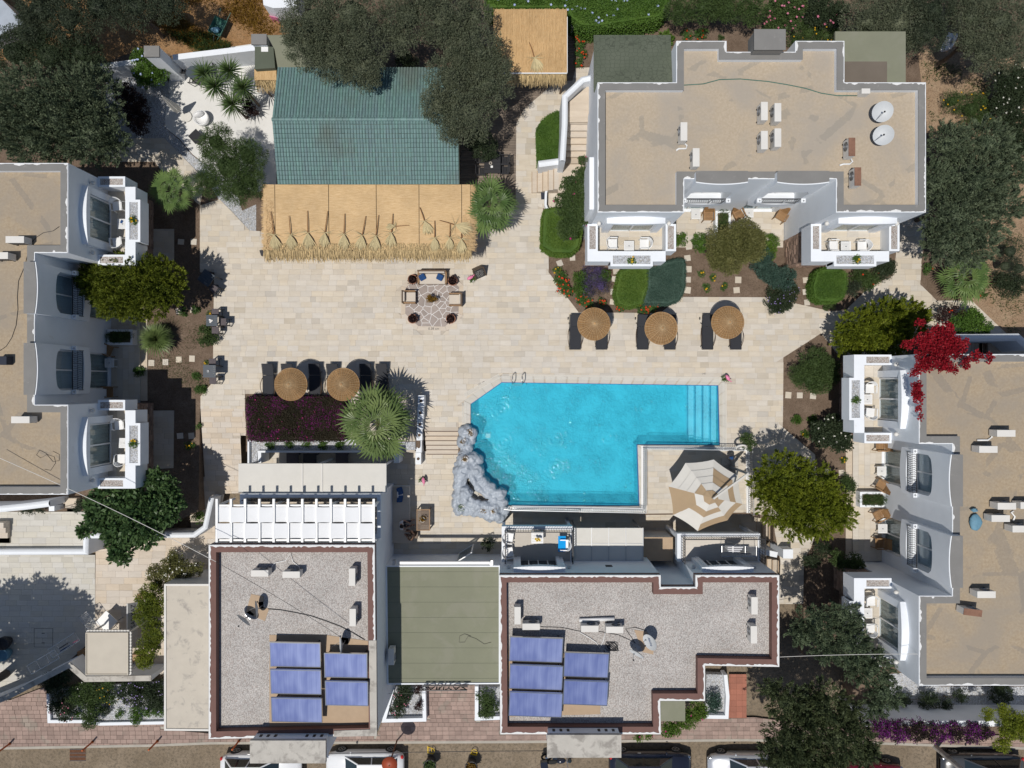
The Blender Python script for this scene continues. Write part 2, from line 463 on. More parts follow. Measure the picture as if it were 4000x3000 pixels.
M['tabletop_dk'] = plain('slate_tabletop', (.05, .066, .085), .5, .1, 3, 40, .05)
M['chrome'] = plain('polished_steel', (.62, .63, .64), .22, .05, 3, 30, 0, metal=1.0)
M['steel'] = plain('grey_steel', (.42, .43, .44), .4, .05, 3, 30, 0, metal=.7)
M['rust'] = plain('rusty_metal', (.16, .065, .03), .85, .3, 8, 50, .3)
M['maroon'] = plain('maroon_roof_coat', (.165, .09, .075), .85, .1, 2, 50, .25, coords='World')
M['rock'] = plain('grey_rock_and_wall_shade', (.36, .40, .45), .45, .12, 2.2, 26, .5, coords='World', bd=.02, spec=.5)
M['terracotta'] = plain('terracotta', (.34, .16, .10), .8, .12, 5, 40, .2)
M['pot_dk'] = plain('dark_pot', (.03, .03, .033), .6, .2, 5, 40, .1)
M['canvas'] = plain('white_canvas', (.75, .76, .77), .9, .03, 2, 90, .2)
M['canvas_tan'] = plain('tan_canvas', (.37, .27, .165), .9, .05, 2, 90, .2)
M['cwhite'] = plain('offwhite_canvas', (.62, .60, .55), .9, .04, 2, 90, .2)
M['greenfelt'] = plain('green_mineral_felt', (.205, .21, .15), .95, .06, 1.2, 90, .3, coords='World', stain=(.225, .225, .17), stain_s=.7, stain_lo=.5)
M['greenfelt_dk'] = plain('dark_green_mineral_felt', (.098, .112, .082), .95, .1, 1.2, 90, .3, coords='World')
M['brownfelt'] = plain('brown_felt', (.15, .125, .1), .95, .1, 1.2, 90, .3, coords='World')
M['yellow'] = plain('yellow_paint', (.62, .42, .02), .5, .08, 3, 30, .05)
M['orange'] = plain('orange_paint', (.52, .12, .03), .5, .15, 5, 30, .05)
M['pink'] = plain('pink_plastic', (.75, .22, .38), .4, .1, 3, 30, .05)
M['red'] = plain('red_plastic', (.5, .03, .03), .45, .1, 3, 30, .05)
M['blue'] = plain('blue_towel', (.0, .3, .72), .9, .05, 3, 80, .3)
M['bluebag'] = plain('blue_sack', (.13, .27, .36), .7, .2, 4, 40, .3)
M['greenplastic'] = plain('green_metal_paint', (.05, .15, .12), .5, .15, 4, 30, .1)
M['silver'] = plain('silver_paint', (.6, .62, .65), .28, .03, 3, 200, 0, metal=.5, coat=.6)
M['carwhite'] = plain('white_car_paint', (.74, .75, .76), .25, .02, 3, 200, 0, coat=.7)
M['carblack'] = plain('dark_car_paint', (.012, .014, .025), .2, .1, 3, 200, 0, coat=.8)
M['cargrey'] = plain('graphite_car_paint', (.05, .052, .056), .25, .1, 3, 200, 0, coat=.8)
M['carred'] = plain('maroon_car_paint', (.12, .008, .02), .25, .1, 3, 200, 0, coat=.7)
M['rubber'] = plain('black_rubber', (.015, .015, .015), .8, .2, 5, 40, .1)
M['skin'] = plain('skin', (.42, .24, .16), .55, .06, 5, 60, .05)
M['hair'] = plain('dark_hair', (.02, .013, .01), .6, .3, 10, 90, .4)
M['cloth_w'] = plain('white_cloth', (.66, .66, .68), .9, .05, 4, 80, .2)
M['cloth_br'] = plain('brown_cloth', (.13, .075, .05), .9, .1, 4, 80, .2)
M['cloth_dk'] = plain('dark_cloth', (.03, .035, .05), .9, .1, 4, 80, .2)
M['tan'] = plain('tan_pad', (.42, .31, .21), .9, .08, 3, 50, .2, coords='World')
M['clay'] = plain('red_floor_tile', (.32, .12, .075), .6, .1, 3, 40, .15, rnd=.1, coords='World')
M['room'] = plain('dark_room', (.03, .032, .035), .9, .1, 2, 20, 0)
def reed(name, a, b, d, along='x', s=26, dark=.5):
 m = NT(name)
 sc = (2.2, s, s) if along == 'x' else (s, 2.2, s)
 n1 = m.noise(m.coord('World', sc), 1.3, 3, .6); n2 = m.noise(m.coord('World'), .8, 3); n3 = m.noise(m.coord('World', tuple(x * 1.6 for x in sc)), 2.6, 3)
 c = m.mix(m.ramp(n1, .3, .7), a, b); c = m.mix(m.ramp(n3, .58, .68, 0, dark), c, d)
 h = m.n('ShaderNodeHueSaturation'); m.l(m.ramp(n2, .3, .7, .9, 1.1), h.inputs['Value']); m.l(c, h.inputs['Color'])
 m.princ(h.outputs[0], .85, 0, m.bump(n1, .8, .02), .2); return m.mat
M['reed_h'] = reed('reed_mat', (.50, .335, .165), (.64, .46, .26), (.25, .15, .07))
M['reed_v'] = reed('reed_mat_upright', (.48, .31, .145), (.62, .43, .225), (.2, .11, .045), 'y', 22, .7)
M['straw'] = plain('straw_fringe', (.44, .325, .165), .9, .25, 6, 40, .3, rnd=.4)
M['drypalm'] = plain('dry_palm_leaf', (.46, .38, .21), .85, .15, 5, 40, .2, rnd=.22)
M['palmstalk'] = plain('dry_stalk', (.24, .12, .05), .8, .2, 5, 40, .2)
M['wicker'] = plain('woven_wicker', (.39, .235, .105), .7, .22, 8, 60, .5, rnd=.2)
M['wickergap'] = plain('wicker_under_layer', (.22, .12, .05), .9, .2, 8, 60, .5)
M['curtain'] = plain('curtain', (.6, .61, .57), .9, .3, 1.4, 14, .1, coords='World')
M['bark'] = plain('bark', (.13, .1, .075), .9, .25, 6, 40, .7)
def glassmat(name, tint=(.78, .83, .85), refl=.05):
 m = NT(name); t = m.n('ShaderNodeBsdfTransparent'); t.inputs[0].default_value = (*tint, 1)
 g = m.n('ShaderNodeBsdfGlossy'); g.inputs['Roughness'].default_value = .03
 lw = m.n('ShaderNodeLayerWeight'); lw.inputs[0].default_value = .5; fc = m.math('MULTIPLY', m.math('POWER', lw.outputs['Facing'], 4.0), .55)
 mx = m.n('ShaderNodeMixShader'); m.l(m.math('ADD', fc, refl, True), mx.inputs[0])
 m.l(t.outputs[0], mx.inputs[1]); m.l(g.outputs[0], mx.inputs[2]); m.l(mx.outputs[0], m.out.inputs[0]); return m.mat
M['glass'] = glassmat('window_glass')
M['carglass'] = plain('car_glass', (.02, .03, .035), .06, .05, 3, 30, 0, spec=.8)
def solarmat():
 m = NT('solar_glass'); co = m.coord('Object', (3, .5, 1)); n = m.noise(m.coord('Object', (1.2, .5, 1)), 1.1, 2, .5, .3)
 wv = m.noise(m.coord('Object', (14, .5, 1)), 1.0, 3)
 c = m.mix(m.ramp(m.math('ADD', n, m.math('MULTIPLY', wv, .35)), .45, .95), (.115, .155, .39), (.32, .38, .64))
 m.princ(c, .28, .35, m.bump(wv, .25, .01), .8, **{'Coat Weight': 1.0, 'Coat Roughness': .06}); return m.mat
M['solar'] = solarmat()
def watermat():
 m = NT('pool_water'); co = m.coord('World')
 n = m.noise(co, 5.5, 3, .6, 1.2); n2 = m.noise(co, 15, 2, .5, .8); n0 = m.noise(co, .8, 2)
 msk = m.ramp(n0, .35, .65, .25, 1.0); h = m.math('MULTIPLY', msk, m.math('ADD', m.math('MULTIPLY', n, .7), m.math('MULTIPLY', n2, .3)))
 b = m.bump(h, .45, .05)
 t = m.n('ShaderNodeBsdfTransparent'); t.inputs[0].default_value = (.80, .985, 1, 1)
 d = m.n('ShaderNodeBsdfDiffuse'); d.inputs[0].default_value = (.07, .64, .82, 1)
 b2 = m.bump(h, 1.0, .3); m.l(b2, d.inputs['Normal'])
 m1 = m.n('ShaderNodeMixShader'); m1.inputs[0].default_value = .46; m.l(t.outputs[0], m1.inputs[1]); m.l(d.outputs[0], m1.inputs[2])
 g = m.n('ShaderNodeBsdfGlossy'); g.inputs['Roughness'].default_value = .04; m.l(b, g.inputs['Normal'])
 fr = m.n('ShaderNodeFresnel'); fr.inputs[0].default_value = 1.33; m.l(b, fr.inputs['Normal'])
 mx = m.n('ShaderNodeMixShader'); m.l(fr.outputs[0], mx.inputs[0]); m.l(m1.outputs[0], mx.inputs[1]); m.l(g.outputs[0], mx.inputs[2])
 m.l(mx.outputs[0], m.out.inputs[0]); return m.mat
M['water'] = watermat()
M['pool'] = plain('pool_mosaic', (.045, .57, .75), .5, .04, 1, 30, .02, coords='World')
M['poolstep'] = plain('pool_step_mosaic', (.42, .80, .98), .5, .04, 1, 30, .02, coords='World')
M['poolblue'] = plain('dark_blue_mosaic', (.008, .06, .28), .5, .04, 1, 30, .02, coords='World')
M['mosaic'] = plain('crazy_paving_stone', (.33, .28, .25), .8, .14, 3, 40, .2, rnd=.1, coords='World')
def shinglemat():
 m = NT('hexagon_shingle'); v = m.n('ShaderNodeTexVoronoi', feature='DISTANCE_TO_EDGE'); v.inputs['Scale'].default_value = 4.4; v.inputs['Randomness'].default_value = .6
 m.l(m.coord('World', (1, 1.15, 1)), v.inputs[0]); n = m.noise(m.coord('World'), 30, 3); n1 = m.noise(m.coord('World'), 1.1, 3)
 c = m.mix(m.ramp(m.math('ADD', m.math('MULTIPLY', n, .5), m.math('MULTIPLY', n1, .5)), .35, .65), (.092, .108, .078), (.125, .14, .105))
 c = m.mix(m.math('LESS_THAN', v.outputs[0], .04), c, (.075, .086, .064))
 m.princ(c, .95, 0, m.bump(n, .3, .01), .2); return m.mat
M['shingle'] = shinglemat()
def tilemat():
 m = NT('green_roof_tile'); r = m.rnd(); co = m.coord('World')
 n = m.noise(m.coord('World', (4, .55, 1)), 1.4, 3); n1 = m.noise(co, .35, 3, .5); n2 = m.noise(co, 20, 4)
 c = m.mix(m.ramp(n, .3, .72), (.125, .195, .205), (.135, .25, .225))
 c = m.mix(m.ramp(n2, .45, .75, 0, .5), c, (.17, .23, .2))
 c = m.mix(m.ramp(n1, .52, .68, 0, .6), c, (.11, .125, .1))
 h = m.n('ShaderNodeHueSaturation'); m.l(m.ramp(r, 0, 1, .86, 1.12), h.inputs['Value']); m.l(c, h.inputs['Color'])
 m.princ(h.outputs[0], .6, 0, m.bump(n2, .3, .01), .35); return m.mat
M['tile'] = tilemat()
M['stone'] = plain('rubble_stone', (.30, .205, .155), .9, .2, 3, 25, .5, rnd=.35, coords='World', bd=.03)
M['mortar'] = plain('stone_mortar', (.17, .125, .1), .95, .15, 3, 25, .3, coords='World')
M['olive'] = leafmat('olive_leaf', (.048, .066, .036), (.175, .19, .12), nscale=2.2)
M['olive_dk'] = leafmat('dark_olive_leaf', (.028, .044, .026), (.076, .092, .054))
M['juniper'] = leafmat('juniper_leaf', (.036, .062, .034), (.17, .205, .12), .15, nscale=2.4)
M['juniper_gr'] = leafmat('green_juniper_leaf', (.032, .058, .032), (.15, .19, .105), .15, nscale=2.4)
M['juniper_y'] = leafmat('dull_juniper_leaf', (.032, .050, .024), (.108, .132, .056), .15)
M['golden'] = leafmat('golden_cypress_leaf', (.045, .08, .008), (.24, .27, .02), .2)
M['golden_dk'] = leafmat('green_cypress_leaf', (.035, .065, .008), (.21, .24, .025), .2)
M['box'] = leafmat('box_leaf', (.040, .096, .014), (.112, .200, .032))
M['box_br'] = leafmat('bright_box_leaf', (.056, .120, .016), (.144, .224, .036))
M['teal'] = leafmat('grey_green_leaf', (.036, .080, .060), (.080, .136, .104))
M['bushg'] = leafmat('bush_leaf', (.036, .068, .020), (.096, .144, .044))
M['bushdk'] = leafmat('dark_bush_leaf', (.022, .040, .018), (.060, .080, .040))
M['topiary'] = leafmat('topiary_leaf', (.080, .092, .024), (.208, .200, .072))
M['fig'] = leafmat('fig_leaf', (.036, .08, .03), (.12, .195, .07), .3, .4)
M['palm'] = leafmat('palm_leaf', (.055, .11, .03), (.19, .27, .085), .2, .4, obj=True)
M['palm_gr'] = leafmat('grey_palm_leaf', (.07, .12, .035), (.22, .28, .10), .2, .38, obj=True)
M['yucca'] = leafmat('yucca_leaf', (.032, .068, .020), (.104, .152, .048), .15, .4)
M['purple'] = leafmat('purple_bougainvillea', (.018, .018, .010), (.048, .036, .020), .2, .7, (.2, .012, .15), .24)
M['purple2'] = leafmat('magenta_bougainvillea', (.024, .012, .016), (.048, .040, .024), .2, .7, (.17, .018, .18), .65)
M['redb'] = leafmat('red_bougainvillea', (.12, .003, .007), (.38, .011, .024), .15)
M['purpleplant'] = leafmat('dark_purple_leaf', (.024, .011, .011), (.056, .028, .024), .15)
M['lav'] = leafmat('lavender_leaf', (.035, .045, .035), (.09, .08, .1), .2, .7, (.14, .1, .26), .5)
M['geran'] = leafmat('geranium_leaf', (.040, .096, .020), (.096, .176, .040), .2)
M['flr'] = leafmat('red_flower', (.6, .035, .01), (.75, .09, .02), .3)
M['flm'] = leafmat('magenta_flower', (.45, .01, .15), (.6, .03, .25), .3)
M['flp'] = leafmat('pink_flower', (.65, .16, .25), (.75, .3, .42), .3)
M['flb'] = leafmat('pale_blue_flower', (.4, .5, .85), (.6, .68, .9), .3)
M['flw'] = leafmat('white_flower', (.7, .7, .6), (.8, .8, .75), .3)
M['flv'] = leafmat('violet_flower', (.28, .2, .5), (.45, .38, .65), .3)
M['fly'] = leafmat('yellow_flower', (.7, .35, .01), (.75, .5, .02), .3)
M['orb'] = leafmat('orange_brown_leaf', (.160, .080, .012), (.288, .176, .032), .2)
M['twig'] = plain('dry_twig', (.2, .165, .13), .9, .2, 5, 40, .2)
M['dish'] = plain('dish_paint', (.5, .52, .53), .5, .05, 3, 30, .05)
M['wickerrib'] = plain('pale_wicker_rib', (.46, .34, .2), .7, .2, 8, 60, .4, rnd=.2)
# ---- foliage
def unit(a): return a / np.maximum(1e-9, np.linalg.norm(a, axis=1, keepdims=True))
def rdir(n): return unit(RNG.normal(size=(n, 3)))
def leafquads(P, A, L, Wd, up=.5):
 """rhombus leaves: base points P, unit axes A, lengths L, widths Wd"""
 n = len(P); H = rdir(n) * (1 - up) + np.array([[0, 0, 1.0]]) * up
 B = unit(np.cross(A, H)); L = np.broadcast_to(L, (n,))[:, None]; Wd = np.broadcast_to(Wd, (n,))[:, None]
 mid = P + A * L * .45
 V = np.stack([P, mid + B * Wd / 2, P + A * L, mid - B * Wd / 2], 1).reshape(-1, 3)
 F = np.arange(n * 4).reshape(n, 4)
 return V, F
def clumpleaves(lobes, dens, leaf, wid, style='leaf', crad=.2, zmin=-.35, seed=0):
 """lobes: (x,y,z,rx,ry,rz). Leaves sit in clumps on each lobe's surface."""
 Ps = []; As = []
 for (x, y, z, rx, ry, rz) in lobes:
  area = pi * rx * ry; R = (rx + ry) / 2
  cr = max(.12, crad * R if crad < 1 else crad - 1)
  nc = max(6, int(area * 2.3 / (cr * cr * 2.2)))
  d = rdir(nc * 3); d = d[d[:, 2] > zmin][:nc]
  rad = RNG.uniform(.72, 1.02, size=(len(d), 1))
  cc = d * rad * np.array([[rx, ry, rz]]) + np.array([[x, y, z]])
  per = max(6, int(area * dens / max(1, len(d))))
  sz = cr * RNG.uniform(.6, 1.25, size=len(d))
  C = np.repeat(cc, per, 0); D = np.repeat(d, per, 0); S = np.repeat(sz, per)[:, None]
  n = len(C)
  if style == 'tuft':       # feathery sprays pointing outwards and up
   ax = unit(D + np.array([[0, 0, .45]]) + np.repeat(rdir(len(d)) * .45, per, 0))
   t = RNG.uniform(0, 1, size=(n, 1))
   off = rdir(n) * (1 - t * .8) * S * .42
   Ps.append(C + ax * (t * 2.1 - 1.1) * S + off)
   As.append(unit(ax * 1.0 + unit(off) * .5 + rdir(n) * .18))
  else:
   o = rdir(n); rr = RNG.uniform(0, 1, size=(n, 1)) ** .4
   Ps.append(C + o * rr * S)
   As.append(unit(o * .7 + D * .5 + rdir(n) * .8))
  ni = int(n * .27)         # inner leaves that close the crown
  o = rdir(ni); o[:, 2] = np.abs(o[:, 2])
  Ps.append(o * RNG.uniform(.48, .82, size=(ni, 1)) * np.array([[rx, ry, rz]]) + np.array([[x, y, z]])); As.append(rdir(ni))
 P = np.concatenate(Ps); A = np.concatenate(As); n = len(P)
 return leafquads(P, A, leaf * RNG.uniform(.7, 1.3, n), wid * RNG.uniform(.7, 1.3, n))
def flowerquads(lobes, n, size, zmin=.1):
 Ps = []
 tot = sum(l[3] * l[4] for l in lobes)
 for (x, y, z, rx, ry, rz) in lobes:
  k = max(1, int(n * rx * ry / tot)); d = rdir(k * 4); d = d[d[:, 2] > zmin][:k]
  Ps.append(d * 1.06 * np.array([[rx, ry, rz]]) + np.array([[x, y, z]]))
 P = np.concatenate(Ps); q = 5
 P = np.repeat(P, q, 0); ang = np.tile(np.arange(q) * 2 * pi / q, len(P) // q) + np.repeat(RNG.uniform(0, 6, len(P) // q), q)
 A = np.stack([np.cos(ang), np.sin(ang), np.full(len(P), .25)], 1)
 return leafquads(P, unit(A), size * RNG.uniform(.8, 1.2, len(P)), size * .8, up=1.0)
def trunk(root, bx, by, bz, lobes, r=.14, mat='bark'):
 mb = MB(); cz = sum(l[2] for l in lobes) / len(lobes); cx = sum(l[0] for l in lobes) / len(lobes); cy = sum(l[1] for l in lobes) / len(lobes)
 zf = bz + (cz - bz) * .45; fork = (bx + (cx - bx) * .4, by + (cy - by) * .4, zf)
 mb.tube([(bx, by, bz), ((bx + fork[0]) / 2 + .08, (by + fork[1]) / 2, (bz + zf) / 2), fork], r, 7, r1=r * .7)
 for l in lobes[:7]:
  m = ((fork[0] + l[0]) / 2 + .1, (fork[1] + l[1]) / 2 - .05, (fork[2] + l[2]) / 2 + .1)
  mb.tube([fork, m, (l[0], l[1], l[2] + l[5] * .3)], r * .55, 5, r1=r * .15)
 mb.build('trunk', M[mat], root)
def tree(name, label, cat, t, lob, mat, zc=3.2, dens=900, leaf=.11, wid=.055, style='leaf', crad=.2, flat=.8, base=None, bz=-.03, tr=.14, group=None, core=True, flowers=None, shadowy=False, native=False):
 """lob: 'x,y,r[,z] ...' in photograph coordinates of tile t"""
 lobes = []
 for s in lob.split():
  p = [float(q) for q in s.split(',')]
  z = p[3] if len(p) > 3 else zc
  x, y = w(t, p[0], p[1], z)
  r = p[2] / 2.074 / PXM * (CAM_H - z) / CAM_H
  lobes.append((x, y, z, r, r, r * flat))
 cx = sum(l[0] for l in lobes) / len(lobes); cy = sum(l[1] for l in lobes) / len(lobes)
 if base: cx, cy = w(t, base[0], base[1], bz)
 root = thing(name, label, cat, (cx, cy, bz), group=group)
 if tr: trunk(root, cx, cy, bz, lobes, tr)
 if core:
  mb = MB()
  for i, l in enumerate(lobes): mb.ball(l[:3], l[3] * .42, 10, 6, sq=(1, 1, flat), noise=.1, seed=i)
  V, F = clumpleaves(lobes, dens, leaf, wid, style, crad)
  cv = np.array(mb.v); cf = np.array(mb.f)
  V2 = np.concatenate([V, cv]); F2 = np.concatenate([F, cf + len(V)])
  npmesh('crown', V2, F2, M[mat], root)
 else:
  V, F = clumpleaves(lobes, dens, leaf, wid, style, crad)
  npmesh('crown', V, F, M[mat], root)
 for (fm, n, sz) in (flowers or []):
  V, F = flowerquads(lobes, n, sz); npmesh('blossom', V, F, M[fm], root, kind='stuff')
 return root
def bush(name, label, t, lob, mat, z=.35, flat=.75, dens=1500, leaf=.07, wid=.045, bz=-.03, crad=.22, group=None, flowers=None, cat='bush', style='leaf'):
 return tree(name, label, cat, t, lob, mat, z, dens, leaf, wid, style, crad, flat, None, bz, .03, group, True, flowers)
def hedge(name, label, poly, z0, z1, mat, dens=1500, leaf=.055, wid=.04, cat='hedge', rough=.05, flowers=None, group=None, round_=.1):
 """clipped hedge: prism of leaves over a solid inner mass"""
 poly = ccw(poly); inner = offset_poly(poly, round_)
 xs = [p[0] for p in poly]; ys = [p[1] for p in poly]; cx = sum(xs) / len(xs); cy = sum(ys) / len(ys)
 root = thing(name, label, cat, (cx, cy, z0), group=group)
 A = abs(area2(poly)) / 2; n = int(A * dens)
 P = np.stack([RNG.uniform(min(xs), max(xs), n * 3), RNG.uniform(min(ys), max(ys), n * 3)], 1)
 P = P[inside(P, poly)][:n];
 din = edge_dist(P, poly); z = z1 - (np.clip(round_ * 1.4 - din, 0, 9) / (round_ * 1.4)) ** 2 * round_ * .9 + RNG.normal(0, rough, len(P)) * .5 + .03 * np.sin(P[:, 0] * 5) * np.sin(P[:, 1] * 4.3)
 T = np.column_stack([P, z]); pts = [T]; ax = [unit(rdir(len(T)) + np.array([[0, 0, .35]]))]
 per = 0
 for i in range(len(poly)):
  a = np.array(poly[i]); b = np.array(poly[(i + 1) % len(poly)]); L = np.linalg.norm(b - a); k = int(L * (z1 - z0) * dens * .75)
  if k < 1: continue
  tt = RNG.uniform(0, 1, k); zz = RNG.uniform(z0, z1 - round_ * .3, k); nrm = np.array([(b - a)[1], -(b - a)[0]]) / L
  q = a[None] + (b - a)[None] * tt[:, None] + nrm[None] * RNG.normal(0, rough * .6, k)[:, None]
  pts.append(np.column_stack([q, zz])); ax.append(unit(rdir(k) * .9 + np.array([[nrm[0], nrm[1], .2]])))
 P3 = np.concatenate(pts); A3 = np.concatenate(ax); m = len(P3)
 V, F = leafquads(P3, A3, leaf * RNG.uniform(.7, 1.3, m), wid * RNG.uniform(.7, 1.3, m), .6)
 npmesh('foliage', V, F, M[mat], root)
 MB().prism(offset_poly(poly, .04), z0, z1 - .06).build('inner_twigs', M[mat], root)
 for (fm, nf, sz) in (flowers or []):
  Pf = np.stack([RNG.uniform(min(xs), max(xs), nf * 4), RNG.uniform(min(ys), max(ys), nf * 4)], 1); Pf = Pf[inside(Pf, poly)][:nf]
  P5 = np.repeat(np.column_stack([Pf, np.full(len(Pf), z1 + .03)]), 5, 0); an = np.tile(np.arange(5) * 2 * pi / 5, len(Pf))
  V, F = leafquads(P5, unit(np.stack([np.cos(an), np.sin(an), np.full(len(an), .2)], 1)), sz, sz * .8, 1.0)
  npmesh('blossom', V, F, M[fm], root, kind='stuff')
 return root
def inside(P, poly):
 x, y = P[:, 0], P[:, 1]; c = np.zeros(len(P), bool); n = len(poly)
 for i in range(n):
  x0, y0 = poly[i]; x1, y1 = poly[(i + 1) % n]
  if y0 == y1: continue
  k = ((y0 > y) != (y1 > y)) & (x < (x1 - x0) * (y - y0) / (y1 - y0) + x0); c ^= k
 return c
def edge_dist(P, poly):
 d = np.full(len(P), 1e9)
 for i in range(len(poly)):
  a = np.array(poly[i]); b = np.array(poly[(i + 1) % len(poly)]); e = b - a
  t = np.clip(((P - a) @ e) / (e @ e), 0, 1); d = np.minimum(d, np.linalg.norm(P - a - t[:, None] * e, axis=1))
 return d
def frond_mesh(mat, L=.9, stalk=.8, blades=15, spread=1.75, name='frond'):
 """stalk along +x, fan of folded blades at its end"""
 V = []; F = []
 def quad(*p): n = len(V); V.extend(tuple(x) for x in p); F.append((n, n + 1, n + 2, n + 3))
 p1 = Vector((stalk, 0, .22)); wv = Vector((0, .02, 0)); nz = Vector((0, 0, .014))
 quad(-wv, wv, p1 + wv * .6, p1 - wv * .6); quad(-nz, nz, p1 + nz, p1 - nz)
 for i in range(blades):
  a = -spread + 2 * spread * i / (blades - 1) + random.uniform(-.03, .03); ll = L * (1 - .3 * (abs(a) / spread) ** 2) * random.uniform(.9, 1.06)
  d = Vector((cos(a), sin(a), 0)); s = Vector((-sin(a), cos(a), 0)); cup = .16 * abs(sin(a)) * ll
  m = p1 + d * ll * .55 + Vector((0, 0, cup * .6)); e = p1 + d * ll + Vector((0, 0, cup - .3 * ll * random.uniform(.3, 1.1)))
  hw = ll * .5 * spread / blades * 1.05; f = Vector((0, 0, hw * .7))
  n = len(V); V.extend([tuple(p1), tuple(m + s * hw), tuple(e), tuple(m + f * .6), tuple(m - s * hw)]); F.append((n, n + 1, n + 2, n + 3)); F.append((n, n + 3, n + 2, n + 4))
 me = bpy.data.meshes.new(name); me.from_pydata(V, [], F); me.materials.append(mat); me.update(); return me
def palm(name, label, x, y, zt, mat, n=38, L=1.0, stalk=.9, bz=-.03, group=None, tr=.14, seedo=0):
 root = thing(name, label, 'palm tree', (x, y, bz), group=group); rr = random.Random(seedo + int(x * 10))
 MB().tube([(x, y, bz), (x + .03, y, (bz + zt) / 2), (x, y, zt)], tr, 8, r1=tr * .8).build('trunk', M['bark'], root)
 meshes = [frond_mesh(mat, L, stalk) for _ in range(3)]
 for i in range(n):
  t = (i + .5) / n; el = .8 - 1.15 * t ** .8; az = i * 2.39996 + rr.uniform(-.2, .2)
  o = bpy.data.objects.new('frond', meshes[i % 3]); col.objects.link(o); o.parent = root
  o.location = (0, 0, zt - bz - .2 * t)
  o.rotation_euler = (rr.uniform(-.35, .35), -el, az); k = rr.uniform(.85, 1.12) ; o.scale = (k * (.45 + .55 * min(1, t * 1.8)), k * .95, k)
 return root
def yucca(name, label, x, y, zt, L=.7, n=70, bz=-.03, mat='yucca', group=None):
 root = thing(name, label, 'plant', (x, y, bz), group=group)
 MB().tube([(x, y, bz), (x, y, zt)], .07, 6, r1=.05).build('trunk', M['bark'], root)
 V = []; F = []
 for i in range(n):
  el = 1.45 - 1.75 * (i / n); az = i * 2.39996; l = L * random.uniform(.8, 1.1) * (.6 + .4 * min(1, 2 * i / n))
  d = Vector((cos(az) * cos(el), sin(az) * cos(el), sin(el))); s = Vector((-sin(az), cos(az), 0)) * .03
  p = Vector((x, y, zt)); m = p + d * l * .5; e = p + d * l - Vector((0, 0, .12 * l))
  k = len(V); V += [tuple(p - s * .5), tuple(m - s), tuple(e), tuple(m + s)]; F.append((k, k + 1, k + 2, k + 3))
 npmesh('leaves', np.array(V), np.array(F), M[mat], root)
 return root
def smallplant(name, label, x, y, z, r, mat, flower=None, nf=6, fs=.06, group=None, dens=2500, leaf=.07):
 root = thing(name, label, 'plant', (x, y, z), group=group)
 V, F = clumpleaves([(x, y, z + r * .35, r, r, r * .6)], dens, leaf, leaf * .55, 'leaf', .3); npmesh('foliage', V, F, M[mat], root)
 if flower:
  V, F = flowerquads([(x, y, z + r * .45, r * .9, r * .9, r * .6)], nf, fs); npmesh('blossom', V, F, M[flower], root, kind='stuff')
 return root
# ---- paving laid piece by piece
def clip_half(poly, a, b):
 """keep the part of a convex polygon on the left of a->b"""
 out = []; n = len(poly); ex, ey = b[0] - a[0], b[1] - a[1]
 s = [ex * (p[1] - a[1]) - ey * (p[0] - a[0]) for p in poly]
 for i in range(n):
  j = (i + 1) % n
  if s[i] >= 0: out.append(poly[i])
  if (s[i] >= 0) != (s[j] >= 0):
   t = s[i] / (s[i] - s[j]); out.append((poly[i][0] + t * (poly[j][0] - poly[i][0]), poly[i][1] + t * (poly[j][1] - poly[i][1])))
 return out
def seg_hits(a, b, x0, y0, x1, y1):
 t0, t1 = 0.0, 1.0; dx, dy = b[0] - a[0], b[1] - a[1]
 for p, q in ((-dx, a[0] - x0), (dx, x1 - a[0]), (-dy, a[1] - y0), (dy, y1 - a[1])):
  if abs(p) < 1e-12:
   if q < 0: return False
  else:
   r = q / p
   if p < 0: t0 = max(t0, r)
   else: t1 = min(t1, r)
   if t0 > t1: return False
 return t1 - t0 > 1e-6
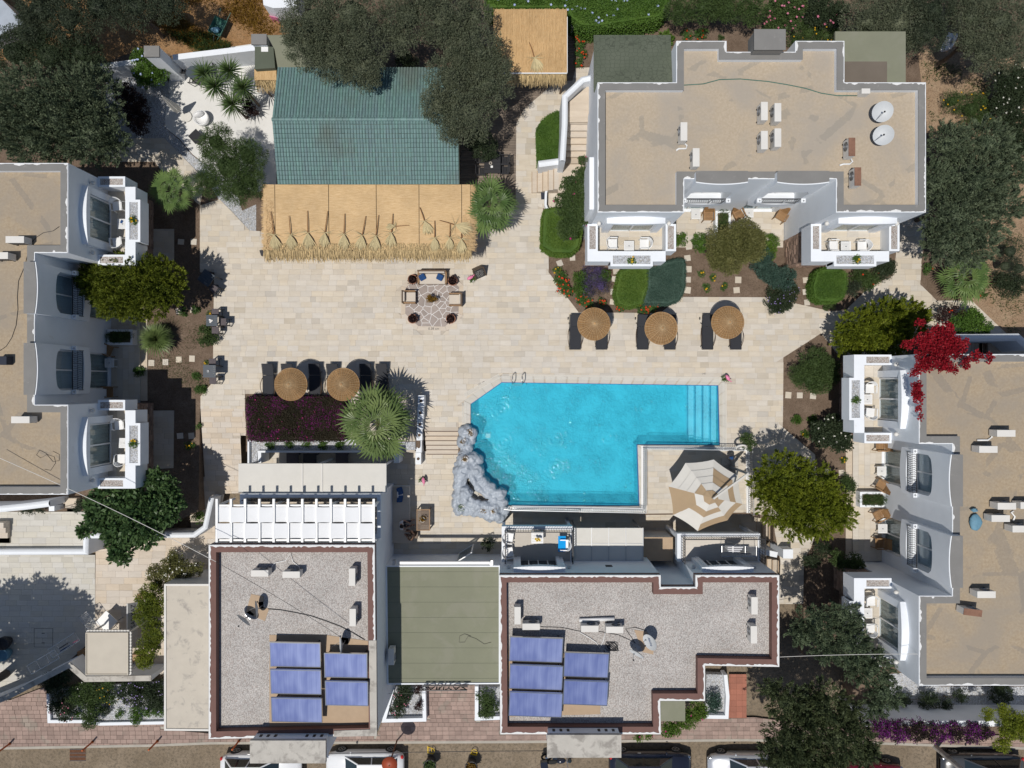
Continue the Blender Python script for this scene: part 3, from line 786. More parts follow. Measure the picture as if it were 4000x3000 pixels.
def paving(parent, outer, holes, z, th, tl, tw, mat, name='paving_slab', parts=300, gap=.006, vary=0.0, rot=0.0, centre=(0, 0), seed=1, bond=True, uneven=.0015):
 rr = random.Random(seed)
 rings = [ccw(outer)] + [list(reversed(ccw(h))) for h in holes]
 if rot:
  c_, s_ = cos(-rot), sin(-rot)
  rings = [[(p[0] * c_ - p[1] * s_, p[0] * s_ + p[1] * c_) for p in r] for r in rings]
  centre = (centre[0] * c_ - centre[1] * s_, centre[0] * s_ + centre[1] * c_)
 xs = [p[0] for p in rings[0]]; ys = [p[1] for p in rings[0]]
 edges = [(r[i], r[(i + 1) % len(r)]) for r in rings for i in range(len(r))]
 tiles = []; y = math.floor(min(ys) / tw) * tw; row = 0
 while y < max(ys):
  x = min(xs) - rr.uniform(0, tl) if bond else math.floor(min(xs) / tl) * tl
  while x < max(xs):
   L = tl if (not vary or rr.random() > vary) else tl * rr.choice((.5, .66, .75))
   tiles.append((x, y, L)); x += L
  y += tw; row += 1
 P = []
 for (x, y, L) in tiles: P += [(x, y), (x + L, y), (x + L, y + tw), (x, y + tw), (x + L / 2, y + tw / 2)]
 P = np.array(P); ins = inside(P, rings[0])
 for r in rings[1:]: ins &= ~inside(P, r)
 ins = ins.reshape(-1, 5); cnt = ins.sum(1)
 near = [[] for _ in tiles]
 fulls = []; mb = MB(); g = gap / 2
 cR, sR = cos(rot), sin(rot)
 def back(q): return (q[0] * cR - q[1] * sR, q[0] * sR + q[1] * cR)
 for i, (x, y, L) in enumerate(tiles):
  if cnt[i] == 0: continue
  hit = [e for e in edges if seg_hits(e[0], e[1], x, y, x + L, y + tw)]
  if not hit:
   if cnt[i] == 5 and abs(L - tl) < 1e-6: fulls.append((x, y)); continue
   poly = [(x + g, y + g), (x + L - g, y + g), (x + L - g, y + tw - g), (x + g, y + tw - g)]
  else:
   poly = [(x + g, y + g), (x + L - g, y + g), (x + L - g, y + tw - g), (x + g, y + tw - g)]
   for e in hit:
    if len(poly) >= 3: poly = clip_half(poly, e[0], e[1])
   if len(poly) < 3 or abs(area2(poly)) < 2e-3: continue
  zz = z + rr.uniform(-uneven, uneven)
  mb.prism([back(q) for q in poly], z - th, zz)
 fulls.sort(key=lambda f: (f[0] + tl / 2 - centre[0]) ** 2 + (f[1] + tw / 2 - centre[1]) ** 2)
 tm = MB().box(-tl / 2 + g, -tw / 2 + g, -th, tl / 2 - g, tw / 2 - g, 0)
 me = bpy.data.meshes.new(name); me.from_pydata(tm.v, [], tm.f); me.materials.append(mat); me.update()
 o0 = org(parent)
 for (x, y) in fulls[:parts]:
  c = back((x + tl / 2, y + tw / 2)); o = bpy.data.objects.new(name, me); col.objects.link(o); o.parent = parent
  o.location = (c[0] - o0.x, c[1] - o0.y, z + rr.uniform(-uneven, uneven) - o0.z); o.rotation_euler = (0, 0, rot)
 for (x, y) in fulls[parts:]:
  zz = z + rr.uniform(-uneven, uneven)
  mb.prism([back(q) for q in ((x + g, y + g), (x + tl - g, y + g), (x + tl - g, y + tw - g), (x + g, y + tw - g))], z - th, zz)
 if mb.v: mb.build(name, mat, parent, kind='stuff')
# ---- furniture prototypes (built at the origin)
def sun_lounger(label, group):
 t = thing('sun_lounger', label, 'sun lounger', group=group)
 mb = MB()
 for s in (-1, 1):
  x = s * .31
  mb.tube([(x, -.95, .30), (x, -.3, .31), (x, .32, .31)], .018, 6)
  mb.tube([(x, .32, .31), (x, .95, .52)], .016, 6)
 mb.tube([(-.31, -.95, .30), (.31, -.95, .30)], .016, 6).tube([(-.31, .95, .52), (.31, .95, .52)], .016, 6)
 mb.build('frame', M['black'], t, smooth=True)
 b = MB(); b.obox((0, -.31, .315), (.57, 1.25, .018)); b.build('seat_sling', M['sling'], t)
 b = MB(); n = 6
 a = Vector((0, .33, .325)); e = Vector((0, .95, .535))
 for s in range(n):
  p = a.lerp(e, s / n); q = a.lerp(e, (s + 1) / n); sag = .012
  b.face([(-.285, p.y, p.z), (.285, p.y, p.z), (.285, q.y, q.z), (-.285, q.y, q.z)])
  b.face([(-.285, p.y, p.z - .015), (-.285, q.y, q.z - .015), (.285, q.y, q.z - .015), (.285, p.y, p.z - .015)])
 b.build('backrest_sling', M['sling'], t)
 for s in (-1, 1):
  MB().tube([(s * .32, -.8, 0.02), (s * .33, -.74, .3)], .017, 6).build('leg', M['black'], t)
  MB().tube([(s * .32, .55, 0.02), (s * .33, .45, .32)], .017, 6).build('leg', M['black'], t)
  pts = [(s * .33, -.72 + .09 * i, .31 + .16 * sin(pi * i / 10)) for i in range(11)]
  pts = [(p[0] + s * .07 * sin(pi * i / 10), p[1], p[2]) for i, p in enumerate(pts)]
  MB().tube(pts, .018, 6).build('armrest', M['wooddk'], t, smooth=True)
 w_ = MB(); w_.lathe([(0.001, -.02), (.07, -.02), (.07, .02), (.001, .02)], 12)
 for i, v in enumerate(w_.v): w_.v[i] = (v[2] - .37, v[0] + .78, v[1] + .09)
 w_.build('wheel', M['black'], t)
 return t
def straw_umbrella(label, group, R=.98):
 t = thing('wicker_parasol', label, 'parasol', group=group)
 MB().cyl(0, 0, 0, 2.35, .03, 8).build('pole', M['wooddk'], t)
 MB().lathe([(.32, 0), (.32, .05), (.05, .09), (.05, .3)], 16).build('base', M['wooddk'], t)
 zt, zb = 2.42, 2.02
 def zz(r): return zt - (zt - zb) * (r / R) ** 1.35
 mb = MB(); mb.lathe([(.001, zt - .03)] + [(R * .97 * k / 8, zz(R * .97 * k / 8) - .03) for k in range(1, 9)], 36)
 mb.lathe([(R * .97 * k / 8, zz(R * .97 * k / 8) - .035) for k in range(8, 0, -1)] + [(.001, zt - .035)], 36)
 mb.build('canopy', M['wickergap'], t)
 rb = MB(); N = 34
 for i in range(N):
  a = 2 * pi * i / N + random.uniform(-.02, .02)
  pts = [(r * cos(a), r * sin(a), zz(r) + .018) for r in (.06, .35, .65, R * random.uniform(.975, 1.0))]
  rb.tube(pts, .0085, 4)
 rb.build('woven_rib', M['wickerrib'], t)
 rg = MB(); r = .09; k = 0
 while r < R:
  st = len(rg.v); n = 34
  pts = [((r + random.uniform(-.006, .006)) * cos(2 * pi * (i + .5 * (k % 2)) / n), (r + random.uniform(-.006, .006)) * sin(2 * pi * (i + .5 * (k % 2)) / n), zz(r) + .012 * (1 if (i + k) % 2 else -.2)) for i in range(n)]
  rg.tube(pts, .0115, 4, closed=True); r += .033; k += 1
 rg.tube([(R * cos(2 * pi * i / 40), R * sin(2 * pi * i / 40), zb + .01) for i in range(40)], .02, 5, closed=True)
 rg.build('woven_band', M['wicker'], t)
 MB().lathe([(.07, zt - .02), (.07, zt + .03), (.03, zt + .05), (.001, zt + .05)], 12).build('finial', M['wicker'], t)
 return t
def plastic_chair(label, group, low=False):
 t = thing('plastic_armchair', label, 'chair', group=group)
 MB().obox((0, -.02, .42), (.46, .46, .025)).build('seat', M['plastic'], t, bevel=.01)
 b = MB()
 for i in range(8):
  a0 = -1.15 + 2.3 * i / 8; a1 = -1.15 + 2.3 * (i + 1) / 8; r = .27
  def P(a, z, k): return (k * sin(a), .02 + k * cos(a) * .95, z)
  b.face([P(a0, .44, r), P(a1, .44, r), P(a1, .82 - .14 * abs(a1), r + .05), P(a0, .82 - .14 * abs(a0), r + .05)])
  b.face([P(a0, .44, r + .02), P(a0, .82 - .14 * abs(a0), r + .075), P(a1, .82 - .14 * abs(a1), r + .075), P(a1, .44, r + .02)])
  b.face([P(a0, .82 - .14 * abs(a0), r + .05), P(a1, .82 - .14 * abs(a1), r + .05), P(a1, .82 - .14 * abs(a1), r + .075), P(a0, .82 - .14 * abs(a0), r + .075)])
 b.build('backrest', M['plastic'], t)
 for s in (-1, 1):
  MB().bar((s * .27, .14, .64), (s * .27, -.24, .62), .05, .025).bar((s * .27, -.22, .61), (s * .25, -.25, .43), .035, .03).build('armrest', M['plastic'], t)
  MB().bar((s * .26, -.26, 0), (s * .22, -.2, .42), .04, .04).build('leg', M['plastic'], t)
  MB().bar((s * .26, .26, 0), (s * .22, .2, .42), .04, .04).build('leg', M['plastic'], t)
 return t
def plastic_table(label, group, s=.5, h=.42, hole=True):
 t = thing('plastic_table', label, 'table', group=group)
 mb = MB(); n = 7
 for i in range(n): mb.box(-s / 2 + .03, -s / 2 + .03 + (s - .06) * i / n, h - .02, s / 2 - .03, -s / 2 + .03 + (s - .06) * (i + .82) / n, h)
 mb.ring([(-s / 2, -s / 2), (s / 2, -s / 2), (s / 2, s / 2), (-s / 2, s / 2)], .035, h - .04, h + .004)
 mb.build('tabletop', M['plastic'], t)
 for a in (-1, 1):
  for b in (-1, 1): MB().bar((a * s * .42, b * s * .42, 0), (a * s * .4, b * s * .4, h - .02), .04, .04).build('leg', M['plastic'], t)
 MB().cyl(0, 0, h + .004, h + .03, .035, 10, r1=.028).build('ashtray', M['steel'], t)
 return t
def wood_chair(label, group):
 t = thing('wooden_armchair', label, 'chair', group=group)
 for i in range(6): MB().box(-.25, -.24 + i * .08, .42, .25, -.24 + i * .08 + .068, .445).build('seat_slat', M['wood'], t)
 for i in range(5):
  z = .5 + i * .1; y = .25 + i * .035; MB().obox((0, y, z), (.5, .018, .085), rx=-.33).build('back_slat', M['wood'], t)
 for s in (-1, 1):
  MB().bar((s * .27, -.27, 0), (s * .27, -.22, .64), .04, .035).build('leg', M['wood'], t)
  MB().bar((s * .27, .12, 0), (s * .27, .42, .96), .04, .035).build('leg', M['wood'], t)
  MB().bar((s * .28, -.27, .65), (s * .28, .3, .67), .06, .025).build('armrest', M['wood'], t)
  MB().bar((s * .25, -.24, .41), (s * .25, .26, .41), .03, .05).build('rail', M['wood'], t)
 return t
def ac_unit(label, group, rusty=0, dirty=False):
 t = thing('air_conditioner', label, 'air conditioner', group=group)
 body = MB(); body.box(-.42, -.15, .08, .42, .15, .64); body.build('casing', M['cream'], t, bevel=.012)
 MB().box(-.425, -.155, .64, .425, .155, .655).build('lid', M['lidrust'] if rusty else M['cream'], t)
 g = MB()
 for k in range(4): g.tube([(-.1 + (.06 + k * .05) * cos(a), -.165, .36 + (.06 + k * .05) * sin(a)) for a in [2 * pi * i / 16 for i in range(16)]], .006, 4, closed=True)
 for k in range(6): g.bar((-.1, -.165, .36), (-.1 + .22 * cos(k * pi / 3), -.165, .36 + .22 * sin(k * pi / 3)), .008, .008)
 g.build('fan_grille', M['steel'], t)
 d = MB(); d.lathe([(.001, 0), (.22, 0)], 18)
 d.v = [(v[0] - .1, -.156, v[1] + .36) for v in d.v]; d.build('fan_opening', M['black'], t)
 s = MB()
 for k in range(9): s.box(-.38 + k * .088, .151, .14, -.38 + k * .088 + .05, .158, .58)
 s.build('rear_grille', M['black'], t)
 for sx in (-.3, .3): MB().box(sx - .03, -.17, 0, sx + .03, .17, .08).build('foot', M['black'], t)
 return t
M['lidrust'] = plain('rusty_lid', (.22, .115, .075), .8, .25, 5, 40, .2)
M['lidstain'] = plain('stained_lid', (.68, .64, .57), .8, .05, 2, 40, .1, stain=(.45, .28, .15), stain_s=1.6, stain_lo=.55)
def dish(label, group, r=.4, tilt=.9):
 t = thing('satellite_dish', label, 'satellite dish', group=group)
 mb = MB(); K = 6
 prof = [(r * k / K, .22 * r * (k / K) ** 2) for k in range(0, K + 1)]; prof[0] = (.001, 0)
 mb.lathe(prof, 26, capped=False); mb.lathe([(p[0], p[1] - .012) for p in prof], 26, capped=False)
 R = Matrix.Rotation(tilt, 3, 'X')
 c = Vector((0, 0, .62)); mb.v = [tuple(R @ Vector(v) + c) for v in mb.v]
 mb.build('reflector', M['dish'], t, smooth=True)
 f = R @ Vector((0, 0, r * 1.05)) + c; b = R @ Vector((0, -r * .98, .2 * r)) + c
 low = R @ Vector((0, -r, .2 * r)) + c
 MB().tube([low, f], .012, 5).build('feed_arm', M['steel'], t)
 MB().ball(f, .045, 8, 6).build('receiver', M['black'], t)
 MB().tube([(0, .02, 0), (0, .02, .55), tuple(c - R @ Vector((0, 0, .05)))], .022, 6).build('mast', M['steel'], t)
 MB().obox((0, 0, .01), (.34, .34, .02)).build('foot_plate', M['steel'], t)
 return t
def solar_panel(label, group, Lx=2.4, Ly=1.3, tilt=.22, h=.35):
 t = thing('solar_panel', label, 'solar panel', group=group)
 R = Matrix.Rotation(tilt, 3, 'X'); c = Vector((0, 0, h + sin(tilt) * Ly / 2))
 g = MB().box(-Lx / 2 + .04, -Ly / 2 + .04, 0, Lx / 2 - .04, Ly / 2 - .04, .035); g.v = [tuple(R @ Vector(v) + c) for v in g.v]; g.build('glass', M['solar'], t)
 f = MB()
 for q in ((-Lx / 2, -Ly / 2, Lx / 2, -Ly / 2 + .04), (-Lx / 2, Ly / 2 - .04, Lx / 2, Ly / 2), (-Lx / 2, -Ly / 2 + .04, -Lx / 2 + .04, Ly / 2 - .04), (Lx / 2 - .04, -Ly / 2 + .04, Lx / 2, Ly / 2 - .04)):
  f.box(q[0], q[1], -.05, q[2], q[3], .045)
 f.v = [tuple(R @ Vector(v) + c) for v in f.v]; f.build('frame', M['chrome'], t)
 for sx in (-1, 1):
  MB().bar((sx * Lx * .42, Ly * .42, 0), (sx * Lx * .42, Ly * .42, h + sin(tilt) * Ly * .9), .04, .04).build('leg', M['black'], t)
  MB().bar((sx * Lx * .42, -Ly * .42, 0), (sx * Lx * .42, -Ly * .42, h + .02), .04, .04).build('leg', M['black'], t)
 return t
def railing(parent, pts, z, h=.95, mat='black', style='bar', step=.13, name='railing', top=.035):
 """metal railing as one part along a path"""
 mb = MB();
 for i in range(len(pts) - 1):
  a, b = Vector(pts[i]), Vector(pts[i + 1]); L = (b - a).length; n = max(1, int(L / step)); d = (b - a) / L
  mb.bar((a.x, a.y, z + h), (b.x, b.y, z + h), top, .03)
  mb.bar((a.x, a.y, z + .08), (b.x, b.y, z + .08), .02, .02)
  if style != 'bar': mb.bar((a.x, a.y, z + h * .55), (b.x, b.y, z + h * .55), .015, .015)
  for k in range(n + 1):
   p = a + (b - a) * k / n; post = (k % 12 == 0) or k == n
   r = .016 if post else .011
   if style == 'wave' and not post:
    q = d * step * .5
    mb.tube([(p.x, p.y, z + .08), (p.x + q.x, p.y + q.y, z + h * .32), (p.x, p.y, z + h * .55), (p.x - q.x, p.y - q.y, z + h * .78), (p.x, p.y, z + h)], .015, 4)
   else: mb.tube([(p.x, p.y, z), (p.x, p.y, z + h)], r, 4)
 return mb.build(name, M[mat], parent)
def terracotta_pot(label, group, r=.24, h=.3, plant='purpleplant', matp='terracotta'):
 t = thing('potted_plant', label, 'potted plant', group=group)
 MB().lathe([(r * .7, 0), (r, h * .85), (r * 1.08, h * .85), (r * 1.08, h), (r * .93, h), (r * .9, h * .8), (.001, h * .8)], 20).build('pot', M[matp], t)
 MB().lathe([(.001, h * .83), (r * .9, h * .83)], 16).build('soil', M['soil'], t)
 if plant:
  V, F = clumpleaves([(0, 0, h, r * .8, r * .8, r * .6)], 1400, .09, .06, 'leaf', .45); npmesh('foliage', V, F, M[plant], t)
 return t
# ==== THE SETTING
def S(mb, name, mat, parent=None): return mb.build(name, mat, parent, kind='structure')
POOL = nl("1838,1578 1838,1800 1880,1975 2498,1977 2490,1738 2812,1740 2806,1505 1959,1493")
S(MB().flat([(-900, -900), (900, -900), (900, 1.5), (-900, 1.5)], [POOL], z=-1.32), 'road_ground', M['road'])
PLAT = nl("-9000,-9000 12000,-9000 12000,2868 3330,2868 3335,2560 3140,2560 3140,2300 3052,2290 3052,2120 3022,2115 3022,2035 2945,2020 2935,2008 2520,2012 2520,1995 1985,1990 1930,1990 1830,1860 1790,1800 1790,1662 1640,1662 1640,1745 1562,1765 985,1765 960,1765 960,1596 780,1596 775,2000 545,2092 342,2092 342,2160 -9000,2160")
g = MB().flat(PLAT, [POOL], -.035); g.sides(PLAT, -1.32, -.035)
S(g, 'garden_ground', M['soil'])
pt = MB(); pp = ccw(POOL)
for i in range(len(pp)):
 a, b = pp[i], pp[(i + 1) % len(pp)]; pt.face([(b[0], b[1], -1.6), (a[0], a[1], -1.6), (a[0], a[1], -.0), (b[0], b[1], -.0)])
pt.flat(pp, z=-1.6)
pool = S(pt, 'swimming_pool', M['pool'])
st = MB(); x0, yt = w('C2', 1462, 10); x1 = POOL[-2][0]; yb = POOL[-4][1]
for k in range(4):
 xa = x0 + (x1 - x0) * k / 4; st.box(xa, yb + .01, -1.59, x1 - .005, yt - .02, -1.2 + .27 * k - .03)
st.build('pool_step', M['poolstep'], pool)
ln = MB()
for k in range(4):
 xa = x0 + (x1 - x0) * k / 4; ln.box(xa, yb + .02, -1.2 + .27 * k - .032, xa + .07, yt - .03, -1.2 + .27 * k - .026)
pp_in = offset_poly(pp, .012)
ln.ring(offset_poly(pp, .002), .03, -.24, -.09)
ln.build('waterline_mosaic', M['poolblue'], pool)
dr = MB()
for q in ((1880, 420), (1880, 552)):
 a = w('C1', q[0], q[1], -1.58); dr.box(a[0] - .13, a[1] - .13, -1.6, a[0] + .13, a[1] + .13, -1.58)
dr.build('pool_drain', M['steel'], pool)
xs = np.arange(min(p[0] for p in pp) - .02, max(p[0] for p in pp) + .06, .055); ys = np.arange(min(p[1] for p in pp) - .02, max(p[1] for p in pp) + .06, .055)
GX, GY = np.meshgrid(xs, ys); Z = np.full(GX.shape, -.10)
for (t, a, b, am) in (('C1', 1990, 215, 1), ('C1', 2003, 470, 1), ('C2', 1090, 190, 1), ('C2', 1390, 195, .9), ('C2', 345, 450, 1), ('C2', 780, 435, 1.2), ('C2', 350, 675, 1), ('C2', 760, 660, .5)):
 cx, cy = w(t, a, b); r = np.hypot(GX - cx, GY - cy); Z += am * .022 * np.cos(r * 24) * np.exp(-r * 2.4)
Z += .0025 * np.sin(GX * 9 + 2 * np.sin(GY * 4)) * np.sin(GY * 8 + 1.7 * np.sin(GX * 5)) + .0015 * np.sin(GX * 21 + GY * 13) * np.sin(GY * 19 - GX * 7)
H_, W_ = GX.shape; V = np.stack([GX.ravel(), GY.ravel(), Z.ravel()], 1); idx = np.arange(H_ * W_).reshape(H_, W_)
Fq = np.stack([idx[:-1, :-1], idx[:-1, 1:], idx[1:, 1:], idx[1:, :-1]], -1).reshape(-1, 4)
cen = V[Fq].mean(1)[:, :2]; big = offset_poly(pp, -.05); Fq = Fq[inside(cen, big)]
npmesh('pool_water', V, Fq, M['water'], kind='structure', smooth=True)
# ---- deck
DECK = wl('B0', "1620,110 1780,60 1880,160 2020,310 B1:60,320 B1:60,-40 B1:1655,-10 B1:1655,200 B2:30,103 A2:35,1000 A2:100,880 A2:360,660 A2:490,650 A2:515,550 A2:680,545 A2:700,1659 B2:600,250 B2:250,130 B2:297,490 B2:297,650 B2:430,830 B2:540,975 B2:1200,980 B2:1370,850 B2:2074,853 B3:500,965 B3:630,958 B3:820,770 B3:1010,680 B3:1030,580 B3:1065,100 B3:1310,100 B3:1245,540 B3:1235,750 B3:1370,880 B3:1650,880 B3:1930,1145 B3:1880,1190 B3:1240,1165 B3:1090,1310 B3:560,1310 B3:430,1145 B3:125,1340 C3:120,350 C3:380,570 C3:420,1100 C3:350,1320 C3:290,1430 D3:285,330 D3:90,330 C3:100,1430 C3:55,1200 C3:48,1090 C2:1950,1040 C2:1060,1050 C2:0,1005 C1:2010,980 C1:1760,750 C1:1645,500 C1:1645,350 C1:1365,350 C1:1300,350 C1:1240,110 C1:0,80 C0:1985,80 C0:1985,200 C0:1625,200 C0:1625,100 B0:1630,1650 B0:1725,1540 B0:1735,650 B0:1620,650")
OCT = wl('B1', "1315,640 1530,625 1680,755 1675,1000 1545,1125 1300,1120 1175,1000 1180,760")
COP = offset_poly(pp, -.36)
deck = S(MB().flat(DECK, [POOL], -.018), 'pool_deck', M['travd'])
paving(deck, DECK, [COP, OCT], .012, .025, .61, .305, M['trav'], vary=.35, centre=(-3, 3), gap=.004)
cp = MB()
for i in range(len(pp)):
 a, b = pp[i], pp[(i + 1) % len(pp)]; oa, ob = COP[i], COP[(i + 1) % len(pp)]
 L = math.dist(a, b); n = max(1, round(L / .6))
 for k in range(n):
  t0, t1 = k / n + .004, (k + 1) / n - .004
  P_ = lambda p, q, t: (p[0] + (q[0] - p[0]) * t, p[1] + (q[1] - p[1]) * t)
  cp.prism([P_(a, b, t0), P_(a, b, t1), P_(oa, ob, t1), P_(oa, ob, t0)], -.05, .016)
cp.build('coping_stone', M['trav2'], deck, kind='stuff')
gr = thing('drain_grating', 'white slatted overflow grating running along the north edge of the pool', 'grating', (0, 0, 0))
ga = MB()
def grate(a, b, wd=.22):
 a, b = Vector(a), Vector(b); d = (b - a); L = d.length; d.normalize(); n = Vector((-d.y, d.x)); k = 0
 ga.bar((a.x, a.y, .022), (b.x, b.y, .022), .02, .02).bar((a.x + n.x * wd, a.y + n.y * wd, .022), (b.x + n.x * wd, b.y + n.y * wd, .022), .02, .02)
 while k * .045 < L:
  p = a + d * k * .045; ga.bar((p.x, p.y, .02), (p.x + n.x * wd, p.y + n.y * wd, .02), .024, .016); k += 1
grate(w('B1', 1998, 1508), w('B2', 1702, 1534)); grate(w('B1', 1700, 1659), w('B1', 1985, 1500)); grate(w('C1', 1702, 345), w('C1', 1702, 155)); grate(w('C2', 1707, 500), w('C2', 1707, -10), -.2)
ga.build('slat', M['cwhite'], gr, kind='stuff')
oc = tag(MB().flat(OCT, z=-.005).build('seating_circle', M['travd'], None), kind='structure')
ob = MB(); oo = ccw(OCT); oi = offset_poly(oo, .24)
for i in range(8):
 j = (i + 1) % 8; ob.prism([oo[i], oo[j], oi[j], oi[i]], -.004, .014)
 ob.v[-8:] = [(p[0] + ((oo[i][0] + oo[j][0]) / 2 - p[0]) * .012, p[1] + ((oo[i][1] + oo[j][1]) / 2 - p[1]) * .012, p[2]) for p in ob.v[-8:]]
ob.build('border_slab', M['trav3'], oc, kind='stuff')
def voronoi_cells(poly, n, seed, gap):
 rr = random.Random(seed); poly = ccw(poly); xs = [p[0] for p in poly]; ys = [p[1] for p in poly]; pts = []
 while len(pts) < n:
  c = max(([rr.uniform(min(xs), max(xs)), rr.uniform(min(ys), max(ys))] for _ in range(4)), key=lambda q: min([math.dist(q, p) for p in pts] or [9]))
  if inside(np.array([c]), poly)[0]: pts.append(c)
 out = []
 for i, p in enumerate(pts):
  cell = list(poly)
  for j, q in enumerate(pts):
   if i == j: continue
   mx, my = (p[0] + q[0]) / 2, (p[1] + q[1]) / 2; dx, dy = q[0] - p[0], q[1] - p[1]; L = math.hypot(dx, dy)
   mx -= dx / L * gap; my -= dy / L * gap
   cell = clip_half(cell, (mx, my), (mx - dy, my + dx)) if True else cell
   if len(cell) < 3: break
  if len(cell) >= 3: out.append(ccw(cell))
 return out
for cell in voronoi_cells(oi, 60, 5, .011):
 z = .014 + random.uniform(-.003, .003); MB().prism(cell, -.004, z).build('crazy_paving_stone', M['mosaic'], oc)
gm = MB().flat(oi, z=.0035).build('grout', M['whitepaint'], oc)
def text(s, x, y, z, size, rz, mat, name='lettering', parent=None, flip=False, ext=.0, rx=0.0):
 cu = bpy.data.curves.new(name, 'FONT'); cu.body = s; cu.size = size; cu.align_x = 'CENTER'; cu.align_y = 'CENTER'; cu.extrude = ext
 o = bpy.data.objects.new('tmp', cu); col.objects.link(o)
 dg = bpy.context.evaluated_depsgraph_get(); me = bpy.data.meshes.new_from_object(o.evaluated_get(dg))
 col.objects.unlink(o); bpy.data.objects.remove(o)
 me.materials.clear(); me.materials.append(mat); ob = bpy.data.objects.new(name, me); col.objects.link(ob)
 p0 = org(parent) if parent else Vector((0, 0, 0)); ob.parent = parent
 ob.location = (x - p0.x, y - p0.y, z - p0.z); ob.rotation_euler = (rx, 0, rz)
 return ob
a = w('B1', 1440, 1108); text('0.38 cm', a[0], a[1], .018, .19, 0, M['black'], parent=oc)
a = w('B1', 1824, 1549); text('155 cm', a[0], a[1], .018, .15, radians(34), M['black'], parent=deck)
a = w('B2', 1552, 1472); text('1.45', a[0], a[1], .018, .13, 0, M['black'], parent=deck)
# ---- ramp on the west
RMP = wl('C0', "1625,200 1985,200 1985,420 1935,420 1925,900 1760,905 1742,1050 1660,1180 1560,1235 1480,1235 1480,830 1622,760")
def rz_(y, ya=w('C0', 0, 200)[1], yb=w('C0', 0, 1235)[1]): return -1.1 * min(1, max(0, (ya - y) / (ya - yb)))
rm = S(MB().flat(RMP, z=0), 'ramp_path', M['travd'])
for v in rm.data.vertices: v.co.z = rz_(v.co.y) - .012
bm = bmesh.new(); bm.from_mesh(rm.data); bm.to_mesh(rm.data); bm.free()
paving(rm, RMP, [], .012, .025, .61, .305, M['trav3'], vary=.3, parts=0)
for c in rm.children:
 for v in c.data.vertices: v.co.z += rz_(v.co.y)
 c['kind'] = 'stuff'
# ---- lower areas
lp = wl('C0', "-300,1385 770,1385 D0:770,600 D0:560,790 D0:0,1100 D0:-300,1250", -1.1)
car_park = S(MB().flat(lp, z=-1.13), 'car_park', M['kerb'])
paving(car_park, lp, [], -1.1, .025, .62, .31, M['trav2'], centre=w('D0', 300, 100), gap=.006, seed=3)
MB().ring(wl('D0', "276,528 428,528 428,680 276,680", -1.1), .015, -1.098, -1.094).build('manhole_frame', M['black'], car_park)
mh = MB()
for yy in (568, 645, 604):
 a = w('D0', 338 if yy != 604 else 280, yy, -1.1); b = w('D0', 362 if yy != 604 else 425, yy, -1.1); mh.box(a[0], a[1] - .015, -1.097, b[0], b[1] + .015 if yy != 604 else b[1] - .008, -1.093)
mh.build('manhole_handle', M['black'], car_park)
lw = wl('C0', "775,1350 1350,1235 1580,1235 1740,1100 1745,1300 1690,1310 1690,1620 1335,1620 D0:1335,900 D0:1200,900 D0:770,560", -1.1)
wp = S(MB().flat(lw, z=-1.13), 'entrance_path', M['travd'])
paving(wp, lw, [], -1.1, .025, .75, .37, M['trav3'], vary=.3, seed=4, centre=w('C0', 1000, 1500))
lq = wl('C1', "20,545 1650,545 1650,1010 C2:0,1010 C2:2060,1010 C2:2060,1620 C1:20,1620", -1.1)
lpat = S(MB().flat(lq, z=-1.13), 'lower_patio', M['travd'])
paving(lpat, lq, [], -1.1, .025, .61, .305, M['trav'], vary=.3, seed=5, centre=w('C1', 1450, 900, -1.1))
up = wl('C0', "60,1040 480,1040 520,940 630,940 680,1040 700,1250 0,1250 -300,1250 -300,1040 0,1040", 0)
tp = S(MB().flat(wl('C0', "-300,1035 690,1035 690,1330 -300,1330"), z=-.02), 'terrace_floor', M['travd'])
paving(tp, wl('C0', "-300,1035 690,1035 690,1330 -300,1330"), [], .012, .025, .75, .33, M['trav2'], seed=6, centre=w('C0', 350, 1150))
nw = wl('A0', "850,1120 1330,1120 1690,1480 1640,1560 B0:1620,110 1345,1425 1250,1310 850,1310")
nwp = S(MB().flat(nw, z=-.018), 'garden_path', M['travd'])
paving(nwp, nw, [], .012, .025, .61, .305, M['trav'], vary=.3, seed=8, centre=w('A0', 1300, 1250))
sp = wl('B0', "1230,300 1410,300 1410,560 1230,560"); sp2 = wl('C0', "1235,215 1410,215 1405,680 1235,690")
for q in (sp, sp2):
 o = S(MB().flat(q, z=-.018), 'side_path', M['travd']); paving(o, q, [], .012, .025, .61, .305, M['trav'], seed=9, centre=q[0])
for i, (nm, mt, pts, z, t) in enumerate([
 ('dirt_field', 'dirt', "-800,-1600 2300,-1600 A1:400,-900 A1:400,280 A1:0,280 2070,370 1650,440 1480,470 1180,380 880,490 -800,490", -.028, 'A0'),
 ('gravel_bed', 'gravel', "860,600 1340,580 1370,700 1380,740 1340,950 1340,1040 1450,1130 1560,1260 1750,1400 1900,1500 B0:1960,150 B0:2074,100 B0:2074,320 B0:2020,312 B0:1880,160 B0:1770,60 1690,1480 1330,1120 850,1120 850,900", -.022, 'A0'),
 ('dirt_field', 'dirt2', "1215,440 1440,300 1900,400 2500,800 2500,1659 B3:2500,1400 B3:1930,1145 B3:1650,880 B3:1500,880 B3:1500,600 1600,1300 1300,1100", -.027, 'A3'),
 ('gravel_bed', 'gravel', "985,900 1200,880 1400,1000 2400,1000 2400,1250 985,1250", -.02, 'D3'),
 ('wooden_ground', 'travd', "1240,110 1300,350 C1:1285,560 1150,540 1150,460 700,450 700,110", -.021, 'C1'),
]):
 S(MB().flat(wl(t, pts), z=z), nm, M[mt])
